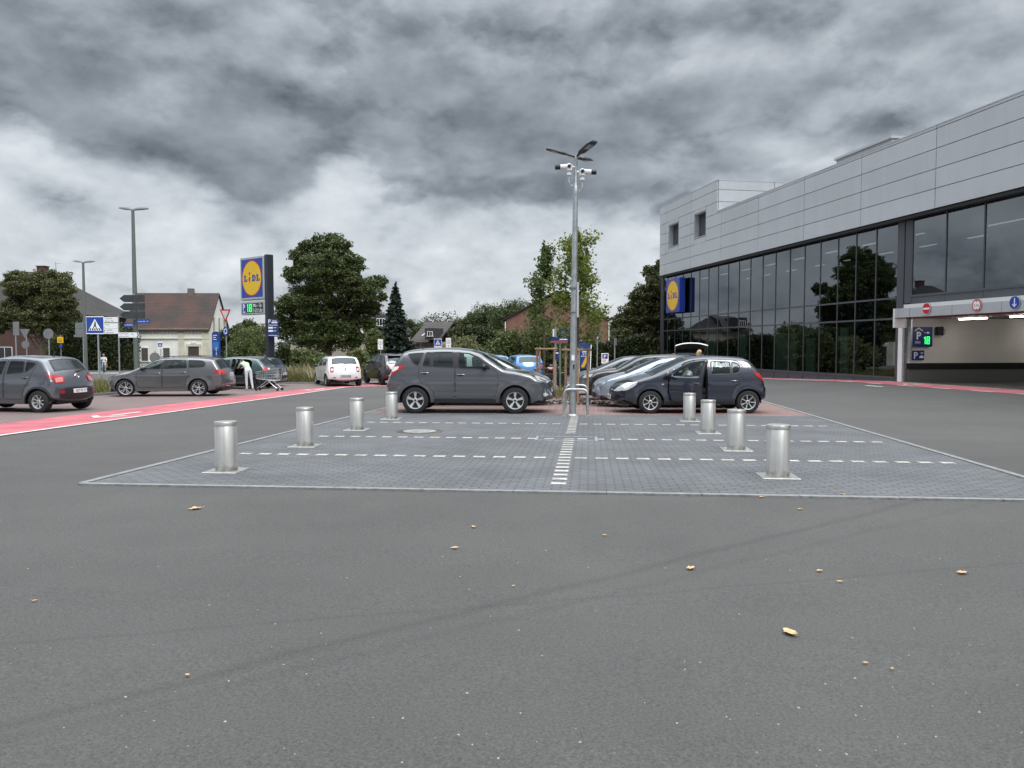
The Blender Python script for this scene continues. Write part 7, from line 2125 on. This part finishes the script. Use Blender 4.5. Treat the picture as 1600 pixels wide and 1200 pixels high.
# speed signs, second zebra sign
for i, (px, Y, lab) in enumerate(((595, 47, 'white road plate with a faded ring above the black SUV'), (701, 52, 'white road plate with a faded ring behind the graphite SUV roof'))):
    t, zz, u = post_sign('zone_sign', lab, px, Y, 530, 0, .03)
    top = 530 if i == 0 else 528
    def dr(k, y):
        disc(k, 3.1 * u, y, 1, 24, c=(0, zz(top + 6))); disc(k, 2.3 * u, y - .002, 0, 24, c=(0, zz(top + 6))); plate(k, [(-.9 * u, zz(top + 6)), (0, zz(top + 7.2)), (.9 * u, zz(top + 6)), (0, zz(top + 4.8))], y - .004, 3)
        plate(k, rect(-.4 * u, zz(top + 13.5), .4 * u, zz(top + 11.5)), y - .002, 2)
    board(t, 0, zz(top + 8), 8 * u, 16 * u, [sign_white, mat('faded_ring', (.42, .33, .32), .5), dark_txt, sign_back], dr, y=-.03)
t, zz, u = post_sign('pedestrian_sign', 'blue zebra crossing sign directly behind the graphite SUV roof', 684.5, 49, 529, 0, .03)
board(t, 0, zz(536), .48, .56, [sign_white, sign_blue, dark_txt], zebra(0, zz(535.5), .48, 0), y=-.03)
# signs round the staked trees
t, zz, u = post_sign('direction_sign', 'pale post with a blue direction board and blue arrow by the staked trees', 868, 33, 512, 0, .045)
k = MB(); k.prism([(-8 * u + .24, -4 * u), (0 + .24, -4.2 * u), (4.4 * u + .24, 0), (.24, 4.2 * u), (-8 * u + .24, 4 * u)], lambda a, b, c: (a + .22, c, zz(516) + b), -.06, -.04); k.build('arrow_plate', mat('arrow_blue', (.02, .14, .55), .4), t)
board(t, 6 * u, zz(529.5), 28 * u, 5 * u, [M_navy, sign_white], lambda k, y: plate(k, rect(6 * u, zz(531), 18 * u, zz(529.5)), y, 1), y=-.05)
board(t, 6 * u, zz(534), 26 * u, 3.4 * u, [mat('dull_red', (.28, .08, .07), .5), sign_white], None, y=-.05)
board(t, 2 * u, zz(555), 5.5 * u, 13 * u, [M_navy, sign_white], lambda k, y: plate(k, rect(-.2 * u, zz(552.5), 4.4 * u, zz(550.5)), y, 1), y=-.05)
k = MB(); k.box((-3.5 * u, -.04, zz(520)), (2.4 * u, .03, 12 * u)); k.build('white_marker', sign_white, t)
t, zz, u = post_sign('green_post', 'plain green grey post behind the staked trees', 875, 37, 538, 0, .05, 'post', None, mat('post_green', (.12, .16, .11), .6))
k = MB(); k.lathe([(.055, zz(538)), (.02, zz(537))], 10); k.build('cap', black, t)
t, zz, u = post_sign('parking_meter_sign', 'slim pole with a narrow blue and white plate before the long hedge', 933, 41, 516, 0, .032)
board(t, 0, zz(523), 4.6 * u, 15 * u, [sign_blue, sign_white], lambda k, y: plate(k, rect(-1.4 * u, zz(529), 1.4 * u, zz(526)), y, 1), y=-.03)
t, zz, u = post_sign('road_sign', 'slim pole with a grey plate seen almost edge on before the hedge', 961, 41, 528, R(70), .032)
board(t, 0, zz(534), .42, .40, [sign_back], None, y=-.03)
P = at(945, 40); u = 40 / 1200; zz = lambda py: hz(py, 40) - P.z
t = thing('parking_sign', 'white parking plate with a dark blue P square on two short legs', 'sign', P)
k = MB(); k.box((0, 0, zz(560)), (11 * u, .03, 16 * u), bev=.005); k.build('sign_plate', sign_white, t)
k = MB(); plate(k, rect(-4.2 * u, zz(560.5), 4.2 * u, zz(553)), -.019, 1); put_text(k, 'P', 8 * u, lambda a, b: (a - .3 * u, -.022, zz(559.8) + b), .015, 0, 'CENTER')
for i in range(3): plate(k, rect(-4 * u, zz(562.6 + i * 1.5), (3 - i) * u, zz(562.0 + i * 1.5)), -.019, 2)
k.build('sign_face', [sign_white, M_navy, sign_back], t)
k = MB()
for sx in (-3.5, 3.5): k.tube([(sx * u, .03, 0), (sx * u, .03, zz(560))], .022, 8)
k.build('leg', galv, t)
# trolley bay board
P = at(913.5, 36); u = 36 / 1200; zz = lambda py: hz(py, 36) - P.z
t = thing('trolley_bay_board', 'blue trolley bay board with a yellow swoosh in a white tube frame', 'board', P, R(-38))
w = 15 * u
k = MB(); k.tube([(-w * .62, 0, 0), (-w * .72, 0, zz(534)), (-w * .6, 0, zz(532)), (w * .6, 0, zz(532)), (w * .78, 0, zz(535)), (w * .6, 0, 0)], .022, 8); k.build('frame', white_paint, t, smooth=50)
k = MB(); k.box((0, 0, (zz(534) + zz(576)) / 2), (w * 1.2, .03, zz(534) - zz(576))); k.build('panel', mat('board_royal', (.012, .06, .26), .4), t)
k = MB(); y = -.019
plate(k, [(w * .6, zz(545)), (w * .6, zz(556)), (-w * .1, zz(575)), (-w * .5, zz(575))], y, 1)
x0, z0 = -.10, zz(549)
k.tube([(x0 - .14, y, z0 + .16), (x0 - .06, y, z0 + .16), (x0, y, z0 - .08), (x0 + .2, y, z0 - .08)], .014, 5, 0); plate(k, [(x0 - .03, z0 + .10), (x0 + .24, z0 + .10), (x0 + .2, z0 - .03), (x0 + .01, z0 - .03)], y, 0)
for dx in (.04, .17): disc(k, .03, y - .002, 0, 12, c=(x0 + dx, z0 - .14))
plate(k, rect(-.2, zz(557), .15, zz(556)), y, 0); k.build('sign_face', [sign_white, M_yel], t)
# ---------------------------------------------------------------- pylon
P = at(417.5, 45); Y = P.y; u = 45 / 1200
rzp = R(-40)
t = thing('pylon_sign', 'tall store pylon with yellow disc emblem, opening hours and green 18', 'pylon sign', P, rzp)
zz = lambda py: hz(py, 45) - P.z
Hh = zz(398.5)
k = MB(); k.box((.33, .02, Hh / 2), (.34, .40, Hh), bev=.02); k.build('mast', mat('mast_dark', (.030, .034, .048), .4, .3), t)
M_frm = mat('pylon_frame', (.50, .52, .53), .35, .5)
bx0, bx1 = -2.40, .15
z0, z1 = zz(467.5), zz(399)
k = MB(); k.box(((bx0 + bx1) / 2, 0, (z0 + z1) / 2), (bx1 - bx0, .40, z1 - z0), bev=.03); k.build('cabinet', M_frm, t)
cx, cz = (bx0 + bx1) / 2, (z0 + z1) / 2; q = min(bx1 - bx0, z1 - z0) / 2 - .14
k = MB(Matrix.Translation((cx, 0, cz))); plate(k, rect(-q, -q, q, q), -.204, 0); emblem(k, q * .93, -.208); k.build('sign_face', [M_sblue, M_sred, M_yel], t)
z2, z3 = zz(491), zz(470)
k = MB(); k.box((cx, 0, (z2 + z3) / 2), (bx1 - bx0, .38, z3 - z2), bev=.03); k.build('hours_cabinet', M_frm, t)
k = MB(); zc = (z2 + z3) / 2; hh = (z3 - z2) / 2 - .1; y = -.194
plate(k, rect(bx0 + .14, zc - hh, bx1 - .14, zc + hh), y, 3); plate(k, rect(bx0 + .14, zc - hh, bx0 + .62, zc + hh), y - .003, 1)
put_text(k, 'P', .52, lambda a, b: (bx0 + .22 + a, y - .006, zc - .12 + b), .02, 0); plate(k, rect(bx0 + .24, zc - hh + .05, bx0 + .52, zc - hh + .1), y - .006, 0)
put_text(k, 'Mo – Sa', .30, lambda a, b: (bx0 + 1.35 + a * .92, y - .006, zc + .05 + b), .012, 0); put_text(k, '7–21 Uhr', .30, lambda a, b: (bx0 + 1.32 + a * .90, y - .006, zc - .25 + b), .012, 0)
seg(k, '1', bx0 + .68, zc - .22, .14, .46, y - .006, 2, .06); plate(k, [(bx0 + .70, zc + .16), (bx0 + .78, zc + .24), (bx0 + .78, zc + .12)], y - .006, 2); seg(k, '8', bx0 + .96, zc - .22, .26, .46, y - .006, 2, .06)
k.build('lettering', [sign_white, sign_blue, M_led, mat('display_grey', (.035, .04, .045), .4)], t)
P2 = at(428, 44.4)
t = thing('parking_sign', 'navy parking rules board fixed low on the dark pylon mast', 'sign', P2, R(4)); u2 = 44.4 / 1200; zq = lambda py: hz(py, 44.4) - P2.z
k = MB(); k.box((0, 0, (zq(498.5) + zq(526)) / 2), (16 * u2, .06, zq(498.5) - zq(526)), bev=.01); k.build('sign_plate', mat('rules_blue', (.012, .035, .16), .45), t)
k = MB(); y = -.033; put_text(k, 'P', .30, lambda a, b: (-7.4 * u2 + a, y, zq(505) + b), .015); 
for py, a, b, h in ((501.5, -1, 6, .5), (504, -2, 7, .9), (508, -7, 7, .35), (524, -7, 6.5, .35), (512, 1, 5, .4), (517, 1, 5, .4)): plate(k, rect(a * u2, zq(py) - h * u2, b * u2, zq(py) + h * u2), y)
for py in (512, 517): plate(k, rect(-7 * u2, zq(py + 1.4), 0, zq(py - 1.4)), y)
k.build('lettering', sign_white, t)
k = MB(); k.box((0, .12, (zq(498.5) + zq(526)) / 2), (.12, .24, .5)); k.build('bracket', M_navy, t)
# ---------------------------------------------------------------- hoop guards round the lamp post
for i, (pc, lab) in enumerate(((gp(899.5, 650.5), 'front steel hoop guard standing round the lamp post'), (gp(900.5, 640.5), 'rear steel hoop guard just behind the lamp post'))):
    t = thing('hoop_guard', lab, 'guard rail', pc, -GA, 'steel hoops protecting the lamp post'); k = MB(); r = .29; h = .66 if i == 0 else .68; rc = .13
    pts = [(-r, 0, 0), (-r, 0, h - rc)] + [(-r + rc - rc * math.cos(PI / 2 * j / 6), 0, h - rc + rc * math.sin(PI / 2 * j / 6)) for j in range(1, 7)] + [(r - rc + rc * math.sin(PI / 2 * j / 6), 0, h - rc + rc * math.cos(PI / 2 * j / 6)) for j in range(0, 7)] + [(r, 0, 0)]
    k.tube(pts, .03, 12); k.build('tube', galv, t, smooth=50)
    k = MB()
    for sx in (-r, r): k.lathe([(.07, .0), (.07, .012), (.035, .014)], 14, c=(sx, 0, .004))
    k.build('foot_plate', galv, t, smooth=30)
# ================================================================ people, trolley, two wheelers
M_skin = mat('skin', (.50, .30, .22), .55)
M_hgrey = mat('grey_hair', (.30, .29, .28), .8); M_hblond = mat('blond_hair', (.55, .40, .20), .7); M_hdark = mat('dark_hair', (.05, .04, .035), .7)
def fabric(name, c): return mat(name, c, .9, noise=(14, .12), bump=(40, .2))
def person(label, loc, rz, J, cloth, hair=None, hair_long=False, group=None, head_dir=(0, -1, 0)):
    """J: joint name -> (x, y, z); one skinned body. cloth: {'top','legs','shoe'} -> material. Looks along -y."""
    rad = dict(pelvis=.125, waist=.115, chest=.135, neckb=.065, neck=.052, head=.092, crown=.085, sh=.062, el=.043, wr=.028, hip=.088, kn=.058, an=.040, toe=.036, palm=.027)
    t = thing('person', label, 'person', loc, rz, group)
    V, E, Rr, part = [], [], [], []
    def add(p, r, reg, par=None):
        V.append(Vector(p)); Rr.append(r); part.append(reg)
        if par is not None: E.append((par, len(V) - 1))
        return len(V) - 1
    j = {k: Vector(v) for k, v in J.items()}
    pel = add(j['pelvis'], rad['pelvis'], 'legs')
    wa = add(j['pelvis'].lerp(j['chest'], .45), rad['waist'], 'top', pel); ch = add(j['chest'], rad['chest'], 'top', wa)
    nb = add(j['chest'].lerp(j['neck'], .62), rad['neckb'], 'top', ch); nk = add(j['neck'], rad['neck'], 'skin', nb)
    hd = add(j['head'], rad['head'], 'skin', nk); add(j['head'] + (j['head'] - j['neck']).normalized() * .085, rad['crown'], 'skin', hd)
    hdv = Vector(head_dir).normalized()
    jw = add(j['head'] + hdv * .055 - (j['head'] - j['neck']).normalized() * .055, .045, 'skin', hd)
    for s in 'LR':
        a = add(j['sh' + s], rad['sh'], 'top', ch); b = add(j['el' + s], rad['el'], cloth.get('sleeve', 'top'), a); c = add(j['wr' + s], rad['wr'], 'skin', b)
        d = (j['wr' + s] - j['el' + s]).normalized(); pm = add(j['wr' + s] + d * .06, rad['palm'], 'skin', c)
        sd = d.cross(Vector((0, 0, 1)));  sd = sd.normalized() if sd.length > .1 else Vector((1, 0, 0)); cu = d.cross(sd)
        for i, (o, L) in enumerate(((-.028, .058), (-.010, .072), (.010, .068), (.026, .050))):
            f = add(j['wr' + s] + d * (.085 + L * .5) + sd * o * 1.1, .0085, 'skin', pm); add(V[f] + d * L * .45 + cu * .02, .007, 'skin', f)
        th = add(j['wr' + s] + d * .05 + sd * .045 + cu * .01, .010, 'skin', pm); add(V[th] + d * .035 + sd * .012, .008, 'skin', th)
        h = add(j['hip' + s], rad['hip'], 'legs', pel); k_ = add(j['kn' + s], rad['kn'], 'legs', h); an = add(j['an' + s], rad['an'], 'legs', k_); add(j['toe' + s], rad['toe'], 'shoe', an)
    me = bpy.data.meshes.new('body'); me.from_pydata([tuple(v) for v in V], E, []); o = bpy.data.objects.new('body', me); col.objects.link(o)
    sk = o.modifiers.new('skin', 'SKIN'); sk.use_smooth_shade = True
    for i, r in enumerate(Rr): o.data.skin_vertices[0].data[i].radius = (r, r)
    o.data.skin_vertices[0].data[0].use_root = True
    o.modifiers.new('sub', 'SUBSURF').levels = 2
    bpy.context.view_layer.update()
    m2 = bpy.data.meshes.new_from_object(o.evaluated_get(bpy.context.evaluated_depsgraph_get()))
    bpy.data.objects.remove(o); m2.name = 'body'
    mats = [cloth['top'], cloth['legs'], M_skin, cloth['shoe']]; idx = dict(top=0, legs=1, skin=2, shoe=3)
    m2.materials.clear()
    for x in mats: m2.materials.append(x)
    segs = [(V[a], V[b], part[b], max(Rr[a], Rr[b])) for a, b in E]
    for p in m2.polygons:
        best, bd = None, 9
        for a, b, reg, r in segs:
            ab = b - a; tt = max(0, min(1, (p.center - a).dot(ab) / max(ab.length_squared, 1e-9))); d = (p.center - a - ab * tt).length - r * .5
            if d < bd: bd, best = d, reg
        p.material_index = idx[best if best in idx else 'top']; p.use_smooth = True
    ob = bpy.data.objects.new('body', m2); col.objects.link(ob); ob.parent = t
    c = j['head']; up = (j['head'] - j['neck']).normalized(); sdx = hdv.cross(up).normalized()
    if hair:
        k = MB(); n = 14
        rings = []
        for i in range(8):
            a = PI * i / 7 * (.62 if not hair_long else .8)
            ring = []
            for q in range(n):
                b = 2 * PI * q / n; front = math.cos(b)
                lim = a * (.62 if front > .3 else 1.0)
                r = .112 + (.02 if hair_long and front < .2 and i > 4 else 0)
                ring.append(c + up * (.035 + r * 1.02 * math.cos(lim)) + (hdv * front * .98 + sdx * math.sin(b) * .86) * r * math.sin(lim) - hdv * .01)
            rings.append(ring)
        if hair_long:
            for i in (5, 6, 7): rings[i] = [p - up * (.04 * (i - 4) if (p - c).dot(hdv) < .03 else 0) for p in rings[i]]
        k.add([p for r in rings for p in r], [(i * n + q, i * n + (q + 1) % n, (i + 1) * n + (q + 1) % n, (i + 1) * n + q) for i in range(7) for q in range(n)]); k.build('hair', hair, t, smooth=80)
    k = MB()
    for s in (-1, 1):
        e = c + hdv * .088 + sdx * s * .033 + up * .012; k.box(e, (.018, .018, .010), m=0)
        k.box(c + sdx * s * .098, (.03, .03, .05), bev=.01, m=1)
    nz = c + hdv * .105 - up * .012; k.tube([nz + up * .03 - hdv * .01, nz, nz - up * .012 - hdv * .018], [.008, .013, .008], 6, 1); k.box(c + hdv * .090 - up * .055, (.04, .012, .008), m=2)
    k.build('face', [black, M_skin, mat('lips', (.40, .16, .14), .5)], t)
    return t
def upright(h=1.70, **k):
    f = h / 1.70
    J = dict(pelvis=(0, 0, .93), chest=(0, 0, 1.26), neck=(0, -.01, 1.47), head=(0, -.03, 1.585), shL=(.17, 0, 1.38), shR=(-.17, 0, 1.38), elL=(.23, .03, 1.11), elR=(-.23, .03, 1.11), wrL=(.24, -.06, .87), wrR=(-.24, -.06, .87), hipL=(.085, 0, .88), hipR=(-.085, 0, .88), knL=(.09, -.01, .48), knR=(-.09, -.01, .48), anL=(.09, .03, .08), anR=(-.09, .03, .08), toeL=(.10, -.12, .035), toeR=(-.10, -.12, .035))
    J.update(k); return {a: (x * f, y * f, z * f) for a, (x, y, z) in J.items()}
# shopper bending into the green car
pp = at(388, 33.4)
J = upright(1.70, pelvis=(0, .02, .92), chest=(0, -.27, 1.12), neck=(0, -.45, 1.22), head=(0, -.56, 1.25), shL=(.16, -.36, 1.19), shR=(-.16, -.36, 1.19), elL=(.17, -.58, 1.02), elR=(-.17, -.58, 1.02), wrL=(.11, -.82, .98), wrR=(-.11, -.82, .98), hipL=(.085, .02, .87), hipR=(-.085, .02, .87), knL=(.09, .02, .47), knR=(-.10, .10, .47), anL=(.09, .06, .08), anR=(-.10, .24, .09), toeL=(.10, -.09, .035), toeR=(-.11, .10, .035))
person('person in a pale top and white trousers bending into the petrol green car', pp, R(222), J, dict(top=fabric('pale_green_top', (.42, .49, .38)), legs=fabric('white_trousers', (.56, .57, .62)), shoe=mat('white_shoe', (.6, .6, .6), .6)), M_hdark, head_dir=(0, -.5, -.8))
# cyclist on the far footpath
pc = at(163, 69)
t = thing('bicycle', 'upright bicycle with a brown bag, ridden on the far footpath', 'bicycle', pc, R(22))
k = MB()
for yy in (-.55, .55): k.tube([(0, yy + .34 * math.cos(a), .36 + .34 * math.sin(a)) for a in [2 * PI * i / 24 for i in range(25)]], .02, 6)
k.build('wheel', M_tyre, t)
k = MB(); k.tube([(0, -.55, .36), (0, -.42, .80), (0, -.38, 1.02)], .02, 6); k.tube([(0, -.42, .78), (0, .0, .34), (0, .55, .36)], .02, 6); k.tube([(0, .0, .34), (0, .16, .86)], .02, 6); k.tube([(0, -.40, .85), (0, .12, .72), (0, .55, .36)], .016, 6); k.build('frame', mat('bike_blue', (.03, .09, .16), .4), t)
k = MB(); k.tube([(-.28, -.22, 1.06), (-.2, -.36, 1.06), (.2, -.36, 1.06), (.28, -.22, 1.06)], .014, 6); k.build('handlebar', galv, t)
k = MB(); k.box((0, .16, .90), (.16, .26, .06), bev=.02); k.build('saddle', black, t)
k = MB(); k.box((.14, .52, .66), (.16, .42, .40), bev=.05); k.build('bag', mat('brown_bag', (.34, .17, .06), .8), t)
J = upright(1.68, pelvis=(0, .14, .98), chest=(0, .03, 1.31), neck=(0, -.04, 1.52), head=(0, -.08, 1.63), shL=(.17, .0, 1.43), shR=(-.17, .0, 1.43), elL=(.24, -.12, 1.20), elR=(-.24, -.12, 1.20), wrL=(.25, -.26, 1.08), wrR=(-.25, -.26, 1.08), hipL=(.09, .12, .94), hipR=(-.09, .12, .94), knL=(.12, -.18, .72), knR=(-.12, -.06, .56), anL=(.12, -.02, .36), anR=(-.12, .06, .14), toeL=(.12, -.18, .31), toeR=(-.12, -.10, .10))
person('cyclist in a white top and light jeans riding on the far footpath', pc, R(22), J, dict(top=fabric('white_top', (.74, .74, .76)), legs=fabric('light_jeans', (.30, .38, .46)), shoe=mat('white_shoe', (.6, .6, .6), .6)), M_hgrey)
# blonde shopper by the white car
J = upright(1.74, elR=(-.22, -.18, 1.15), wrR=(-.12, -.34, 1.30), elL=(.22, -.05, 1.12))
person('blonde person standing beside the raised white tailgate', at(1091, 32.6), R(40), J, dict(top=fabric('mauve_coat', (.20, .15, .17)), legs=fabric('dark_trousers', (.03, .03, .035)), shoe=black), M_hblond, True)
# driver in the navy car
sp_ = cor.loc(cor.seat_x, .36, 0); f_ = Vector((math.cos(hd2), math.sin(hd2))); l_ = Vector((-f_.y, f_.x)); o_ = cor_root.location
dp = Vector((o_.x + f_.x * sp_.x + l_.x * sp_.y, o_.y + f_.y * sp_.x + l_.y * sp_.y, o_.z))
J = dict(pelvis=(0, .02, .66), chest=(0, .00, .95), neck=(0, -.05, 1.10), head=(0, -.10, 1.19), shL=(.17, -.02, 1.04), shR=(-.17, -.02, 1.04), elL=(.22, -.14, .82), elR=(-.22, -.14, .82), wrL=(.14, -.36, .88), wrR=(-.14, -.36, .88), hipL=(.09, -.02, .64), hipR=(-.09, -.02, .64), knL=(.11, -.42, .68), knR=(-.11, -.42, .68), anL=(.11, -.62, .34), anR=(-.11, -.62, .34), toeL=(.11, -.78, .32), toeR=(-.11, -.78, .32))
person('grey haired driver in a white shirt seated in the dark blue hatchback', dp, hd2 + PI / 2, J, dict(top=fabric('white_shirt', (.72, .73, .75)), legs=fabric('dark_trousers', (.03, .03, .035)), shoe=black), M_hgrey)
# shopping trolley
pt = gp(421, 610.5)
t = thing('shopping_trolley', 'wire shopping trolley standing behind the petrol green car', 'trolley', pt, R(176))
k = MB()
x0, x1, w0, w1, zb0, zb1, ztp0, ztp1 = .52, -.40, .20, .27, .52, .44, .82, .98   # front (far from handle) .. back
def bp_(a, side, f):  # a 0..1 front to back, f 0..1 bottom to top
    x = x0 + (x1 - x0) * a; w = w0 + (w1 - w0) * a; zlo = zb0 + (zb1 - zb0) * a; zhi = ztp0 + (ztp1 - ztp0) * a; return (x, side * w * (.86 + .14 * f), zlo + (zhi - zlo) * f)
for f in (0, .25, .5, .75, 1):
    r_ = .009 if f in (0, 1) else .005
    k.tube([bp_(1, 1, f), bp_(0, 1, f), bp_(0, -1, f), bp_(1, -1, f), bp_(1, 1, f)], r_, 5)
for i in range(13):
    for s_ in (-1, 1): k.tube([bp_(i / 12, s_, 0), bp_(i / 12, s_, 1)], .004, 4)
    k.tube([bp_(i / 12, -1, 0), bp_(i / 12, 1, 0)], .004, 4)
for i in range(7):
    for a in (0, 1): p, q = bp_(a, -1, 0), bp_(a, 1, 0); p2, q2 = bp_(a, -1, 1), bp_(a, 1, 1); k.tube([Vector(p).lerp(Vector(q), i / 6), Vector(p2).lerp(Vector(q2), i / 6)], .004, 4)
k.build('basket', mat('trolley_wire', (.6, .62, .64), .3, .85), t)
k = MB()
for s_ in (-1, 1): k.tube([(-.50, s_ * .25, 1.02), (-.42, s_ * .25, .45), (-.02, s_ * .23, .46), (-.30, s_ * .26, .22), (-.46, s_ * .27, .10)], .014, 6); k.tube([(-.02, s_ * .23, .46), (.30, s_ * .22, .22), (.50, s_ * .20, .10)], .014, 6)
k.build('chassis', mat('trolley_wire', ()), t) if False else k.build('chassis', MAT['trolley_wire'], t)
k = MB(); k.tube([(-.52, -.27, 1.03), (-.52, .27, 1.03)], .02, 8); k.build('handle', mat('handle_blue', (.02, .05, .25), .4), t)
for x, w in ((.50, .20), (-.46, .27)):
    for s_ in (-1, 1):
        k = MB(); k.lathe([(0, -.016), (.062, -.016), (.065, 0), (.062, .016), (0, .016)], 14, axis='y'); k.build('wheel', M_tyre, t, loc=(x, s_ * w, .065))
# motorbike by the staked trees
pm = at(857, 37)
t = thing('motorbike', 'dark red motorbike parked half hidden behind the tree stakes', 'motorbike', pm, R(20))
for x in (-.62, .66):
    k = MB(); k.lathe([(.20, -.05), (.29, -.06), (.32, 0), (.29, .06), (.20, .05), (.20, -.05)], 24, axis='y', cap=False); k.lathe([(.2, -.02), (.0, -.02)], 16, axis='y', cap=False); k.build('wheel', M_tyre, t, loc=(x, 0, .32))
k = MB(); k.box((.0, 0, .52), (.55, .28, .36), bev=.08); k.tube([(.66, .09, .32), (.40, .07, .95)], .025, 6); k.tube([(.66, -.09, .32), (.40, -.07, .95)], .025, 6); k.tube([(-.62, .1, .32), (-.1, .1, .45)], .03, 6); k.tube([(-.7, .15, .36), (.1, .15, .34)], .05, 8); k.build('engine', M_trim, t, smooth=40)
k = MB(); k.box((.12, 0, .86), (.50, .30, .24), bev=.09); k.box((-.55, 0, .88), (.40, .22, .14), bev=.05); k.box((.66, 0, .68), (.40, .14, .06), bev=.02); k.build('tank', mat('deep_red', (.16, .01, .015), .3, coat=1), t, smooth=50)
k = MB(); k.box((-.32, 0, .90), (.55, .26, .10), bev=.04); k.build('saddle', black, t, smooth=50)
k = MB(); k.tube([(.22, -.36, 1.06), (.38, -.2, 1.06), (.38, .2, 1.06), (.22, .36, 1.06)], .014, 6); k.lathe([(0, -.06), (.09, -.02), (.09, .05), (0, .08)], 14, axis='x', c=(.55, 0, .92)); k.build('handlebar', galv, t, smooth=40)
